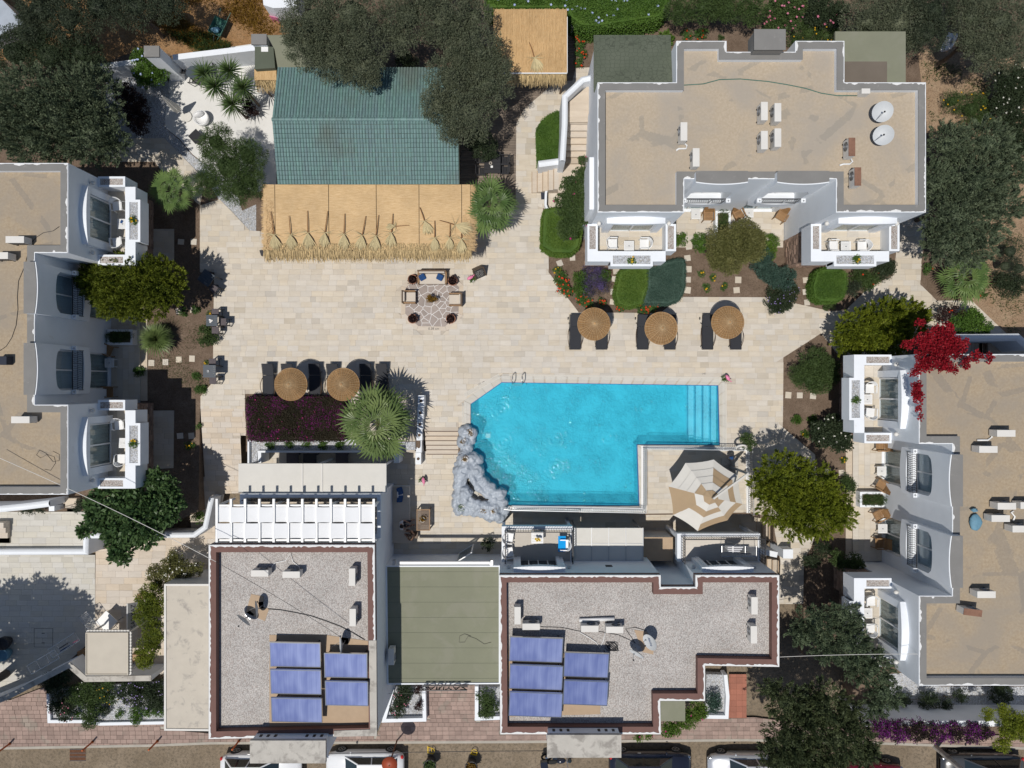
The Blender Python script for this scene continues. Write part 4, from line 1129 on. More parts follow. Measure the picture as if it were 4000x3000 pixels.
wt = S(MB().flat(wl('A0', "1380,600 1440,440 2074,350 A1:165,370 A1:165,1500 A1:0,1560 A0:1900,1500 A0:1750,1400 1560,1250 1450,1120 1345,1040 1335,950 1350,850 1380,760 1365,680"), z=-.01), 'white_terrace', plain('whitewashed_floor', (.66, .65, .62), .9, .06, 1.2, 40, .3, coords='World', stain=(.5, .46, .38), stain_s=1.3, stain_lo=.62))
wd = wl('A1', "1655,60 A2:520,60 A2:510,550 A2:490,650 A2:360,660 A2:100,880 A2:35,1000 A2:30,1659 B1:1655,260 1655,1400")
wdk = S(MB().flat(wd, z=-.02), 'timber_deck', M['black'])
paving(wdk, wd, [], .012, .025, 3.0, .14, M['plank'], name='deck_board', rot=0, gap=.012, vary=.2, seed=10, centre=w('A2', 0, 900))
pv = wl('D0', "-300,1150 80,1110 370,1000 395,1290 1340,1300 1340,1350 1700,1380 D1:620,1400 D1:980,1400 D1:1030,1270 D1:1370,1270 D1:1370,985 D1:1780,985 D1:1780,1280 D1:1975,1270 D1:1975,1385 D2:1210,1385 D2:1210,1250 D2:1760,1250 D2:1880,1250 D3:-100,1250 D3:900,1380 D3:2300,1400 D3:2300,1500 D3:860,1450 D2:1900,1425 D2:0,1440 D1:1000,1445 D0:1700,1450 D0:1200,1470 D0:-300,1500", -1.15)
pav = S(MB().flat(pv, z=-1.19), 'pavement', M['kerb'])
pavl = [p for p in pv]
paving(pav, pavl, [], -1.15, .035, .36, .24, M['paver'], name='paver', seed=11, centre=w('D1', 1500, 1250), uneven=.004, gap=.014)
kb = wl('D0', "-300,1505 1200,1478 1700,1458 D1:1000,1453 D2:0,1448 D2:1900,1433 D3:860,1458 D3:2300,1508", -1.15)
ks = MB().wallpath(kb, .14, -1.32, -1.14); S(ks, 'kerb', M['kerb'])
tz = wl('D2', "1760,900 1900,900 1900,1255 1755,1255", -1.1); o = S(MB().flat(tz, z=-1.13), 'tiled_entrance', M['travd'])
paving(o, tz, [], -1.1, .025, .33, .33, M['clay'], name='clay_tile', seed=12, bond=False)
# ==== BUILDINGS
def wallstrips(mb, x0, x1, z0, z1, y0, y1, ops, mi=0, bow=0.0, n=12):
 """wall between y0 (front) and y1 with openings (xa, xb, za, zb, rise)"""
 xs = {x0, x1}
 for (a, b, c, d, r) in ops:
  for k in range(n + 1 if r else 2): xs.add(a + (b - a) * (k / n if r else k))
 if bow:
  for k in range(n + 1): xs.add(x0 + (x1 - x0) * k / n)
 xs = sorted(xs)
 for i in range(len(xs) - 1):
  a, b = xs[i], xs[i + 1]
  if b - a < 1e-4: continue
  m = (a + b) / 2; cuts = []; fy = lambda x: y0 - bow * (1 - ((x - (x0 + x1) / 2) / ((x1 - x0) / 2)) ** 2); ya, yb = fy(a), fy(b)
  for (oa, ob_, c, d, r) in ops:
   if oa < m < ob_:
    g = lambda x: d - r * (1 - sqrt(max(0, 1 - ((x - (oa + ob_) / 2) / ((ob_ - oa) / 2)) ** 2))); cuts.append((c, g(a), g(b)))
  cuts.sort(); z, zb = z0, z0
  for c, da, db in cuts:
   if c > z: mb.hexa(a, b, ya, yb, y1, z, zb, c, c, mi)
   z, zb = da, db
  if z < z1: mb.hexa(a, b, ya, yb, y1, z, zb, z1, z1, mi)
 return mb
def window(parent, xa, xb, za, zb, y, panes=2, curtain=True, fr=.06, mat='whitepaint', extra=False):
 """glazed doors in the plane y (facing -y): frame > pane, curtain"""
 f = MB(); f.box(xa, y - .04, za, xa + fr, y + .04, zb).box(xb - fr, y - .04, za, xb, y + .04, zb).box(xa + fr, y - .04, za, xb - fr, y + .04, za + fr).box(xa + fr, y - .04, zb - fr, xb - fr, y + .04, zb)
 wd_ = (xb - xa) / panes
 for k in range(1, panes): f.box(xa + wd_ * k - .035, y - .045, za + fr, xa + wd_ * k + .035, y + .035, zb - fr)
 fo = f.build('window_frame', M[mat], parent)
 for k in range(panes):
  a, b = xa + wd_ * k + (fr if k == 0 else .035), xa + wd_ * (k + 1) - (fr if k == panes - 1 else .035)
  MB().box(a, y - .01, za + fr, b, y + .005, zb - fr).build('pane', M['glass'], fo)
 if curtain:
  c = MB(); n = 26
  for i in range(n):
   a, b = xa + .05 + (xb - xa - .1) * i / n, xa + .05 + (xb - xa - .1) * (i + 1) / n; ya = y + .085 + .03 * sin(i * 2.1); yb2 = y + .085 + .03 * sin((i + 1) * 2.1)
   c.face([(a, ya, za + .03), (b, yb2, za + .03), (b, yb2, zb - .03), (a, ya, zb - .03)])
  c.build('curtain', M['curtain'], fo)
 return fo
def stonewall_pieces(mb, x0, x1, z0, z1, y, ny=-1, seed=0, sz=.2, axis='x'):
 """rubble face: irregular stones proud of the plane y"""
 rr = random.Random(seed); z = z0
 while z < z1 - .04:
  h = min(rr.uniform(.1, .17), z1 - z); x = x0
  while x < x1 - .04:
   L = min(rr.uniform(.16, .36), x1 - x); p = rr.uniform(.015, .05); g = .008
   if axis == 'x': mb.box(x + g, y, z + g, x + L - g, y + ny * p, z + h - g)
   else: mb.box(y, x + g, z + g, y + ny * p, x + L - g, z + h - g)
   x += L
  z += h
def balcony(root, xc, seed=0, dp=.72):
 W2 = 2.22; D = 1.88; z0, z1 = 2.9, 4.08
 MB().box(xc - 1.72, -1.36, z0, xc + 1.72, -.001, 3.19).build('balcony_slab', M['white'], root)
 fl = MB();
 for i in range(6):
  for j in range(3): fl.box(xc - 1.70 + i * .567 + .004, -1.36 + j * .45 + .004, 3.19, xc - 1.70 + (i + 1) * .567 - .004, -1.36 + (j + 1) * .45 - .004, 3.206)
 fl.build('balcony_tile', M['trav'], root, kind='stuff')
 wl_ = MB()
 for s in (-1, 1):
  a, b = xc + s * W2, xc + s * 1.70; x_0, x_1 = min(a, b), max(a, b)
  wl_.box(x_0, -1.36, z0, x_1, 0.0, z1 - .12)
  wl_.ring([(x_0, -1.36), (x_1, -1.36), (x_1, 0), (x_0, 0)], .1, z1 - .12, z1)
  wl_.box(x_0, -D, z0, xc + s * 1.06, -1.36, z1)
 wl_.box(xc - 1.06, -1.46, z0, xc + 1.06, -1.36, z1 - .02)
 wl_.box(xc - 1.06, -2.0, z0 + .25, xc + 1.06, -1.46, z1 - .14)
 wl_.ring([(xc - 1.06, -2.12), (xc + 1.06, -2.12), (xc + 1.06, -1.46), (xc - 1.06, -1.46)], .12, z0 + .35, z1)
 wl_.build('balcony_wall', M['white'], root)
 MB().box(xc - .94, -2.0, z1 - .15, xc + .94, -1.58, z1 - .05).build('planter_gravel', M['gravel'], root, kind='stuff'); g_ = MB()
 for s in (-1, 1):
  a, b = sorted((xc + s * (W2 - .1), xc + s * (1.70 + .1))); g_.box(a, -1.26, z1 - .13, b, -.1, z1 - .04)
 g_.build('planter_gravel', M['gravel_pink'], root, kind='stuff')
 MB().box(xc - 1.95, -dp, -.03, xc + 1.95, 0, z0).build('stone_base', M['mortar'], root)
 s_ = MB(); stonewall_pieces(s_, xc - 1.95, xc + 1.95, 0, z0 - .02, -dp, -1, seed)
 stonewall_pieces(s_, -dp, 0, 0, z0 - .02, xc - 1.95, -1, seed + 1, axis='y'); stonewall_pieces(s_, -dp, 0, 0, z0 - .02, xc + 1.95, 1, seed + 2, axis='y')
 s_.build('stone', M['stone'], root, kind='stuff')
 sr = MB()
 for s in (-1, 1):
  a, b = sorted((xc + s * 1.08, xc + s * 1.42)); sr.box(a, -.26, 3.19, b, 0, 5.25)
 n = 14
 for k in range(n):
  a = -1.42 + 2.84 * k / n; b = a + 2.84 / n; h = lambda x: 5.35 + .32 * (1 - (x / 1.42) ** 2); lo = lambda x: 5.251 if abs(x) > 1.08 else 5.251 + .1 * (1 - (x / 1.08) ** 2); f = lambda x: -.26 - .1 * (1 - (x / 1.42) ** 2)
  sr.hexa(xc + a, xc + b, f(a), f(b), 0, lo(a), lo(b), h(a), h(b))
 sr.build('door_surround', M['white'], root)
 window(root, xc - 1.05, xc + 1.05, 3.2, 5.3, -.14, 2)
 for s in (-1, 1):
  lb = MB(); lb.ball((xc + s * 1.72, -.14, 4.75), .11, 10, 8); lb.cyl(xc + s * 1.72, -.05, 4.7, 4.8, .03, 6)
  lb.build('wall_lamp', M['cream'], root, smooth=True)
def cap(root, outline, th, z, side='white', z0=None, mat='cap'):
 MB().ring(outline, th, z0 if z0 is not None else z - .36, z - .012).build('parapet', M[side], root)
 MB().ring(offset_poly(outline, .035), th - .03, z - .03, z).build('parapet_coating', M[mat], root)
 rr = random.Random(len(outline)); ch = MB(); o = ccw(outline)
 for i in range(len(o)):
  a, b = Vector(o[i]), Vector(o[(i + 1) % len(o)]); L = (b - a).length; d = (b - a).normalized(); n = Vector((-d.y, d.x)); t = 0.0
  while t < L - .15:
   l = rr.uniform(.08, .5); wv = rr.uniform(.01, .05) if rr.random() < .8 else rr.uniform(.05, .12)
   p = a + d * t + n * .03; q = a + d * min(L - .04, t + l) + n * .03
   ch.face([(p.x, p.y, z + .003), (q.x, q.y, z + .003), (q.x + n.x * wv * .5, q.y + n.y * wv * .5, z + .003), ((p.x + q.x) / 2 + n.x * wv, (p.y + q.y) / 2 + n.y * wv, z + .003), (p.x + n.x * wv * .4, p.y + n.y * wv * .4, z + .003)])
   t += l + (rr.uniform(0, .7) if rr.random() < .5 else 0)
 ch.build('flaking_edge', M['chip'], root, kind='stuff')
def villa(name, label, c, rz, outline, roofm='roof', seed=0, planter=True):
 root = thing(name, label, 'building')
 H = 6.5
 body = [((x, 1.86) if abs(y - 1.56) < .01 else (x, y)) for (x, y) in outline]
 MB().prism(body, -.03, 6.12).build('wall', M['white'], root)
 MB().prism(offset_poly(outline, .1), 6.12, 6.2).build('roof', M[roofm], root)
 cap(root, outline, .35, H, z0=6.12)
 ops = []
 for bx in (-1.88, 1.88): ops += [(bx - 1.0, bx + 1.0, 3.2, 5.5, .35), (bx - .97, bx + .97, .1, 2.35, .3)]
 MB_ = MB(); wallstrips(MB_, -3.55, 3.55, -.03, 6.12, 1.56, 1.86, ops); MB_.build('facade', M['white'], root)
 for bx in (-1.88, 1.88):
  b = MB(); wallstrips(b, bx - 1.2, bx + 1.2, 2.62, 6.12, 1.30, 1.56, [(bx - 1.0, bx + 1.0, 3.2, 5.5, .45)], bow=.1); b.build('bay', M['white'], root)
  p = MB(); wallstrips(p, bx - 1.2, bx + 1.2, 6.12, 6.82, 1.30, 1.80, [], bow=.1)
  p.build('arched_parapet', M['white'], root)
  pc = MB(); wallstrips(pc, bx - 1.2, bx + 1.2, 6.82, 6.85, 1.35, 1.84, [], bow=.1); pc.build('parapet_coating', M['cap'], root)
  window(root, bx - .99, bx + .99, 3.2, 5.45, 1.80, 2)
  window(root, bx - .96, bx + .96, .1, 2.3, 1.74, 2)
  railing(root, [(bx - 1.0, 1.24), (bx + 1.0, 1.24)], 3.2, .92, 'black', 'wave', .11)
  for s in (-1, 1):
   MB().box(bx + s * 1.1 - .11, 1.06, 3.9, bx + s * 1.1 + .11, 1.26, 4.14).build('railing_post', M['white'], root)
   MB().ball((bx + s * 1.1, 1.14, 4.18), .045, 8, 6).build('spot_lamp', M['steel'], root, smooth=True)
 for i, bx in enumerate((-5.6, 5.6)): balcony(root, bx, seed + i * 7, 1.5 if rz == 0 else .72)
 tr = MB().box(-3.52, -.05, -.03, 3.52, 1.56, .10); tr.build('terrace_slab', M['travd'], root)
 MB().box(-3.52, -.4, -.03, 3.52, -.05, .02).build('terrace_step', M['trav3'], root)
 t2 = MB(); rr = random.Random(seed); yy = -.05
 while yy < 1.5:
  x = -3.52 - rr.uniform(0, .3)
  while x < 3.52:
   a, b = max(x, -3.52), min(x + .6, 3.52)
   if b - a > .05: t2.box(a + .003, yy + .003, .10, b - .003, min(yy + .32, 1.56) - .003, .115)
   x += .6
  yy += .32
 t2.build('terrace_tile', M['trav'], root, kind='stuff')
 if planter:
  MB().ring([(-.42, .1), (.42, .1), (.42, 1.5), (-.42, 1.5)], .12, .115, .62).box(-.3, .22, .115, .3, 1.38, .5).build('planter_box', M['white'], root)
  MB().box(-.3, .22, .5, .3, 1.38, .53).build('planter_soil', M['soil'], root)
 root.location = (c[0], c[1], 0); root.rotation_euler = (0, 0, rz)
 return root
NEc, Wc, Ec = (11.6, 8.02), (-20.75, 2.58), (19.02, -6.35)
Ro = {'n': 0.0, 'w': pi / 2, 'e': -pi / 2}
def L2W(v, x, y):
 c, r = {'n': (NEc, 0), 'w': (Wc, pi / 2), 'e': (Ec, -pi / 2)}[v]
 return (c[0] + x * cos(r) - y * sin(r), c[1] + x * sin(r) + y * cos(r))
NEo = [(-7.6, 0), (-3.55, 0), (-3.55, 1.56), (3.55, 1.56), (3.55, 0), (7.75, 0), (7.75, 6.08), (3.94, 6.08), (3.94, 8.02), (1.64, 8.02), (1.64, 7.51), (-1.57, 7.51), (-1.57, 8.02), (-3.92, 8.02), (-3.92, 6.08), (-7.6, 6.08)]
Wo = [(-7.75, 0), (-3.55, 0), (-3.55, 1.56), (3.55, 1.56), (3.55, 0), (7.75, 0), (7.75, 13), (-7.75, 13)]
vn = villa('villa', 'white two storey villa with patched beige flat roof north of the pool', NEc, 0, NEo, 'roof', 1)
vw = villa('villa', 'white villa at the left edge of the photo with blue shaded facade', Wc, pi / 2, Wo, 'roof_w', 2)
ve = villa('villa', 'white villa at the right edge of the photo under the red bougainvillea', Ec, -pi / 2, Wo, 'roof_w', 3)
def on(v, mb, name, mat, **k):
 """add a part given in the villa's own frame"""
 loc, r = v.location.copy(), v.rotation_euler.copy(); v.location = (0, 0, 0)
 o = mb.build(name, mat, v, **k); v.location = loc; return o
on(vn, MB().box(-7.55, 6.1, -.03, -3.95, 9.3 - .8, 5.3), 'lean_to_wall', M['white'])
lr = MB(); lr.face([(-7.65, 6.09, 5.75), (-3.93, 6.09, 5.75), (-3.93, 8.85, 5.35), (-7.65, 8.85, 5.35)][::1]); lr.box(-7.65, 6.09, 5.3, -3.93, 8.84, 5.34)
on(vn, lr, 'shingle_roof', M['shingle'])
on(vn, MB().box(3.95, 6.1, -.03, 7.3, 8.6, 5.35).prism([(3.96, 6.09), (7.35, 6.09), (7.35, 8.95), (3.96, 8.95)], 5.36, 5.5), 'felt_roof', M['greenfelt'])
on(vn, MB().box(4.0, 6.12, 5.5, 6.45, 7.5, 5.506), 'felt_patch', M['brownfelt'])
on(vn, MB().box(-7.82, .5, -.03, -7.605, 3.05, 5.0), 'side_wall', M['white'])
on(vn, MB().box(-.45, 7.35, 6.12, .9, 8.2, 7.1).box(-.5, 7.3, 7.1, .95, 8.25, 7.14), 'chimney', M['cap'])
# ---- gravel roofed houses in the south
def gravel_house(name, label, outline, z, z0=-1.3, mat='white', roofz=.45, maroon=True):
 c = (sum(p[0] for p in outline) / len(outline), sum(p[1] for p in outline) / len(outline))
 root = thing(name, label, 'building', (c[0], c[1], z0))
 MB().prism(outline, z0, z - roofz).build('wall', M[mat], root)
 MB().prism(offset_poly(outline, .2), z - roofz, z - roofz + .03).build('roof_gravel', M['gravel_roof'], root, kind='stuff')
 MB().ring(outline, .36, z - roofz, z - .012).build('parapet', M['maroon'], root)
 rr = random.Random(4); ed = MB(); o = ccw(outline); inn = offset_poly(outline, .11)
 for i in range(len(o)):
  a, b, c2, d = o[i], o[(i + 1) % len(o)], inn[(i + 1) % len(o)], inn[i]; L = math.dist(a, b); n = max(1, int(L / .12)); prev = rr.uniform(.5, 1)
  for k in range(n):
   nx = rr.uniform(.45, 1.15); t0, t1 = k / n, (k + 1) / n
   f = lambda p, q, t: (p[0] + (q[0] - p[0]) * t, p[1] + (q[1] - p[1]) * t)
   p0, p1, q0, q1 = f(a, b, t0), f(a, b, t1), f(d, c2, t0), f(d, c2, t1)
   ed.face([(p0[0], p0[1], z), (p1[0], p1[1], z), (p1[0] + (q1[0] - p1[0]) * nx, p1[1] + (q1[1] - p1[1]) * nx, z), (p0[0] + (q0[0] - p0[0]) * prev, p0[1] + (q0[1] - p0[1]) * prev, z)]); prev = nx
 ed.sides(offset_poly(outline, -.004), z - .14, z); ed.build('parapet_edge', M['chip'], root)
 MB().prism(offset_poly(outline, .01), z - .03, z - .004).build('tmp', M['maroon'], root) if False else None
 return root
S1o = nl("815,2129 1463,2129 1469,2872 815,2887", 4.6)
h1 = gravel_house('gravel_roof_house', 'house with grey gravel roof and maroon parapet, left of the green felt roof', S1o, 4.6)
S2o = nl("1950,2247 2581,2247 2581,2293 2717,2293 2717,2247 3044,2247 3044,2605 2754,2600 2754,2738 2579,2738 2581,2868 1954,2868", 4.6)
h2 = gravel_house('gravel_roof_house', 'stepped house with grey gravel roof and maroon parapet, right of the green felt roof', S2o, 4.6)
MB().prism(nl("1440,2502 1470,2502 1472,2875 1304,2878 1304,2855 1446,2850", 4.62), 4.5, 4.62).build('bare_parapet', M['concrete'], h1)
MB().prism(nl("1052,2480 1270,2480 1446,2505 1444,2842 1052,2842", 4.2), 4.16, 4.2).build('concrete_pad', M['tan'], h1)
MB().prism(nl("1985,2540 2345,2560 2345,2790 1985,2800", 4.2), 4.16, 4.2).build('concrete_pad', M['tan'], h2)
def tower(label, a, b, body):
 zt = 5.35; (xa, ya), (xb, yb) = W(*a, zt), W(*b, zt)
 root = thing('roof_tower', label, 'roof tower', ((xa + xb) / 2, (ya + yb) / 2, -1.3))
 MB().box(xa + .06, yb + .06, -1.3, xb - .06, ya - .02, zt - .22).build('wall', M['white'], root)
 MB().box(xa, yb, zt - .2, xb, ya, zt).build('cover_slab', M['concrete'], root)
 v = MB()
 L = xb - xa
 for k in (0, 1, 2, 6.3, 7.3, 8.3): v.box(xa + L * .08 + k * L * .098, ya - .025, zt - .62, xa + L * .08 + k * L * .098 + .13, ya - .0, zt - .4)
 v.build('vent', M['black'], root)
 return root
tower('long concrete topped tower above the white cars, left of the two', (976, 2893), (1272, 2982), None)
tower('long concrete topped tower above the motorbike, right of the two', (2137, 2871), (2427, 2960), None)
an = thing('annex', 'low annex with stained cream concrete roof along the west side of the left gravel house', 'building', (*w('D0', 1500, 800), -1.3))
ao = [W(643, 2280, 1.9), (S1o[0][0] - .01, W(0, 2280, 1.9)[1]), (S1o[0][0] - .01, W(0, 2855, 1.9)[1]), W(643, 2852, 1.9)]
MB().prism(ao, -1.3, 1.9).build('wall', M['cream'], an)
MB().prism(offset_poly(ao, .02), 1.9, 1.905).build('roof', plain('stained_cream_roof', (.50, .455, .385), .9, .06, 2, 40, .2, coords='World', stain=(.31, .285, .255), stain_s=1.7, stain_lo=.54), an)
MB().ring(ao, .1, 1.905, 1.96).build('roof_edge', M['cream'], an)
lk = thing('lobby', 'low lobby with flat green felt roof between the two gravel roofed houses', 'building', (*w('D1', 1500, 500), -1.3))
lo = nl("1440,2209 1953,2209 1953,2672 1440,2674", 1.5)
lo = [(S1o[1][0] + .005, lo[0][1]), (S2o[0][0] - .005, lo[1][1]), (S2o[0][0] - .005, lo[2][1]), (S1o[2][0] + .005, lo[3][1])]
MB().prism(lo, -1.3, 1.42).build('wall', M['white'], lk)
MB().prism(offset_poly(lo, .02), 1.42, 1.45).build('felt_roof', M['greenfelt'], lk)
fs = MB(); ya, yb = lo[0][1], lo[2][1]
for k in range(9): y = ya - .35 - k * .82; fs.box(lo[0][0] + .1, y, 1.452, lo[1][0] - .1, y + .012, 1.456)
fs.build('felt_seam', M['greenfelt_dk'], lk)
MB().ring(lo, .07, 1.42, 1.52).build('roof_edge', M['white'], lk)
a = w('C1', 1165, 1440, 1.9); b = w('C1', 1895, 1462, 1.9); MB().box(a[0], b[1], 1.7, b[0], a[1], 1.9).build('awning_box', M['whitepaint'], lk)
for q in ((1105, 1125), (1895, 1920)):
 a = w('C1', q[0], 1430, 1.75); b = w('C1', q[1], 1468, 1.75); MB().box(a[0], b[1], 1.5, b[0], a[1], 1.75).build('floodlight', M['steel'], lk)
# ---- terrace house north of house 1: parapet z=3, pergola, canopy
T = [(-14.05, -5.67), (-6.78, -5.67), (-6.78, S1o[1][1] - .01), (-14.05, S1o[1][1] - .01)]
th_ = thing('roof_terrace', 'white walled roof terrace under the canvas pergola beside the left gravel house', 'terrace', (-10.4, -6.8, -1.3))
MB().prism(T, -1.3, 2.0).build('wall', M['white'], th_); MB().prism(offset_poly(T, .15), 2.0, 2.02).build('floor', M['trav3'], th_)
MB().ring([T[3], T[0], T[1], T[2]], .2, 2.0, 3.0).build('parapet', M['white'], th_)
railing(th_, [(-13.8, -5.95), (-7.05, -5.95), (-7.05, -7.7)], 2.9, .5, 'black', 'bar', .14)
pg = thing('canvas_pergola', 'white pergola with two rows of canvas strips over the roof terrace', 'pergola', (-10.8, -6.9, 2.0))
xs_ = [w('C0', 1757, 0, 4.3)[0]] + [w('C0', 1872, 0, 4.3)[0], w('C0', 1986, 0, 4.3)[0]] + [w('C1', x, 0, 4.3)[0] for x in (28, 144, 260, 376, 490, 606, 722, 838, 954)]
ytop = w('C1', 0, 930, 4.3)[1]; ybot = w('C1', 0, 1285, 4.3)[1]
for i, x in enumerate(xs_): MB().box(x - .055, ybot, 4.22, x + .055, ytop, 4.34).build('beam', M['concrete'] if False else M['whitepaint'], pg)
for y in (w('C1', 0, 985, 4.2)[1], ybot + .1): MB().box(xs_[0] - .1, y - .05, 4.12, xs_[-1] + .1, y + .05, 4.215).build('cross_beam', M['whitepaint'], pg)
for x in (xs_[0], xs_[4], xs_[8], xs_[-1]): MB().box(x - .05, ytop - .4, 2.02, x + .05, ytop - .3, 4.12).build('post', M['whitepaint'], pg)
for r_, (ya, yb) in enumerate(((996, 1122), (1127, 1252))):
 Y0, Y1 = w('C1', 0, ya, 4.3)[1], w('C1', 0, yb, 4.3)[1]
 for i in range(0, len(xs_) - 1):
  cmb = MB(); n = 8; xa, xb = xs_[i], xs_[i + 1]
  for k in range(n):
   t0, t1 = k / n, (k + 1) / n; s0, s1 = .016 * sin(pi * t0), .016 * sin(pi * t1)
   zt = 4.35 if (i + r_) % 2 else 4.24
   cmb.face([(xa + (xb - xa) * t0, Y1 + s0, zt - s0 * 1.6), (xa + (xb - xa) * t1, Y1 + s1, zt - s1 * 1.6), (xa + (xb - xa) * t1, Y0 - s1, zt - s1 * 1.6), (xa + (xb - xa) * t0, Y0 - s0, zt - s0 * 1.6)])
  cmb.build('canvas_strip', M['canvas'], pg, smooth=True)
cn = thing('flat_canopy', 'flat off white canopy over the sunken seating beside the purple hedge', 'canopy', (-10.3, -4.9, -1.1))
ca, cb = w('C0', 1930, 645, 2.75), w('C1', 1055, 645, 2.75)
MB().box(ca[0], -5.65, 2.6, cb[0], ca[1], 2.72).build('roof_panel', M['cwhite'], cn)
for x in (375, 535):
 a = w('C1', x, 0, 2.75)[0]; MB().box(a - .03, -5.6, 2.72, a + .03, ca[1], 2.76).build('seam', M['cream'], cn)
for x in (ca[0] + .2, -10.3, cb[0] - .2): MB().box(x - .05, ca[1] - .2, -1.1, x + .05, ca[1] - .1, 2.6).build('post', M['whitepaint'], cn)
nk = thing('planter_wall', 'white planter wall with gravel strip between the purple hedge and sunken seats', 'planter', (*w('C1', 500, 500), -.1))
a, b = w('C1', -10, 450, .3), w('C1', 800, 466, .3); MB().box(w('C0', 2003, 0, .3)[0], b[1], -.03, b[0] + .9, a[1], .3).build('rim', M['white'], nk)
MB().prism(wl('C1', "C0:2020,470 800,470 1290,470 1290,536 15,536 C0:2074,640 C0:2020,640", .1), -.03, .06).build('gravel', M['gravel'], nk, kind='stuff')
MB().box(w('C0', 2005, 0, .3)[0], w('C0', 0, 645, .3)[1], -1.1, w('C0', 2018, 0, .3)[0], a[1], .3).build('side_rim', M['white'], nk)
a, b = w('C1', 15, 540, .25), w('C1', 1160, 556, .25); nr = MB().box(a[0], b[1], -1.1, b[0], a[1], .25).box(a[0], w('C1', 0, 640, .25)[1], -1.1, a[0] + .18, b[1], .25).box(b[0] - .3, w('C1', 0, 640, .25)[1], -1.1, b[0], b[1], .25)
nr.build('inner_rim', M['white'], nk)
# ---- stairs from the pool deck to the lower patio
sx0, sx1 = w('C1', 1362, 0)[0], w('C1', 1648, 0)[0]; yA, yB = w('C1', 0, 350)[1], w('C1', 0, 572, -1.1)[1]
stp = tag(MB().box(sx0, yB + .02, -1.3, sx1, yA, -1.12).build('stairs', M['travd'], None), kind='structure')
for k in range(6):
 ya = yA - (yA - yB) * k / 6; yb = yA - (yA - yB) * (k + 1) / 6; MB().box(sx0, yb, -1.12, sx1, ya, -.175 - .17 * k).build('step', M['trav3'], stp); MB().box(sx0, yb + .0, -.175 - .17 * k, sx1, yb + .05, -.17 - .17 * k).build('nosing', M['wooddk'], stp)
def stairs(label, t, pts, z0, z1, n, dirv='x', mat='trav3'):
 (xa, ya), (xb, yb) = w(t, *pts[0], (z0 + z1) / 2), w(t, *pts[1], (z0 + z1) / 2)
 o = tag(MB().box(min(xa, xb), min(ya, yb), min(z0, z1) - .25, max(xa, xb), max(ya, yb), min(z0, z1) - .01).build('stairs', M['travd'], None), kind='structure')
 for k in range(n):
  z = z0 + (z1 - z0) * (k + 1) / n
  if dirv == 'x': MB().box(xa + (xb - xa) * k / n, ya, min(z0, z1), xa + (xb - xa) * (k + 1) / n - .004 * (1 if xb > xa else -1), yb, z).build('step', M[mat], o); xq = xa + (xb - xa) * (k if z1 > z0 else k + 1) / n; sg = 1 if (xb > xa) == (z1 > z0) else -1; MB().box(xq, ya, z, xq + sg * .04, yb, z + .004).build('nosing', M['tan'], o)
  else: MB().box(xa, ya + (yb - ya) * k / n, min(z0, z1), xb, ya + (yb - ya) * (k + 1) / n - .004 * (1 if yb > ya else -1), z).build('step', M[mat], o)
 return o
stairs('', 'A2', ((160, 1380), (375, 1550)), 0.0, .85, 5, 'x'); stairs('', 'A2', ((440, 1300), (605, 940)), .85, 2.2, 8, 'y')
ld = MB().prism(wl('A2', "440,990 690,990 690,700 610,700 460,830", 2.2), -.03, 2.193); ld.prism(wl('A2', "330,1330 605,1310 605,1560 375,1560", .85), -.03, .843)
tag(ld.build('landing', M['trav3'], None), kind='structure')
sw = thing('stair_wall', 'white round topped wall curving round the outside stairs west of the north villa', 'wall', (*w('A2', 430, 1000), 0))
MB().wallpath(wl('A2', "672,618 575,638 430,775 428,1000 410,1300", 3.0), .3, -.03, 2.9, rnd=.12).build('wall', M['white'], sw)
MB().wallpath(wl('A2', "405,1300 215,1325", 1.6), .34, -.03, 1.5, rnd=.1).build('low_wall', M['white'], sw)
for k in range(5):
 pass
stairs('', 'C2', ((2160, 1110), (2005, 1275)), -.0, -1.1, 4, 'x'); stairs('', 'C2', ((2215, 1425), (2005, 1640)), -.0, -1.1, 6, 'x')
ws = thing('stair_wall', 'white block wall between the two short flights east of the umbrella terrace', 'wall', (*w('C3', 60, 1370), -1.1))
MB().wallpath(wl('C2', "2010,1355 2150,1385", .8), .3, -1.1, .8).wallpath(wl('C3', "120,1375 200,1375", .8), .5, -1.1, .85).build('wall', M['white'], ws)
we_ = thing('stair_wall', 'white round topped wall enclosing the shaded stairs behind the red bougainvillea', 'wall', (*w('B3', 1700, 1180), 0))
MB().wallpath(wl('B3', "1390,1180 1700,1180 2030,1175 2130,1260", 2.2), .38, -.03, 2.1, rnd=.12).build('wall', M['white'], we_)
stairs('', 'B3', ((1580, 1200), (1780, 1335)), .9, .1, 4, 'x');
tag(MB().prism(wl('B3', "1400,1200 1578,1200 1578,1335 1400,1335", .9), -.03, .893).prism(wl('B3', "1785,1200 2050,1200 2130,1335 1785,1335", .1), -.03, .093).build('landing', M['trav3'], None), kind='structure')
w1 = thing('garden_wall', 'white round topped wall along the south edge of the left terrace', 'wall', (*w('C0', 300, 1365), 0))
MB().wallpath(wl('C0', "-300,1365 690,1362 692,1235", .45), .3, -1.15, .4, rnd=.1).build('wall', M['white'], w1)
w2 = thing('garden_wall', 'white wall running behind the fig tree and curving up beside the pergola', 'wall', (*w('C0', 1300, 1230), 0))
MB().wallpath(wl('C0', "735,1232 1320,1228 1570,1225 1660,1160 1712,920", .3), .28, -1.15, .25, rnd=.1).build('wall', M['white'], w2)
w3 = thing('garden_wall', 'white sloping stair wall south of the left villa roof', 'wall', (*w('C0', 200, 990), 0))
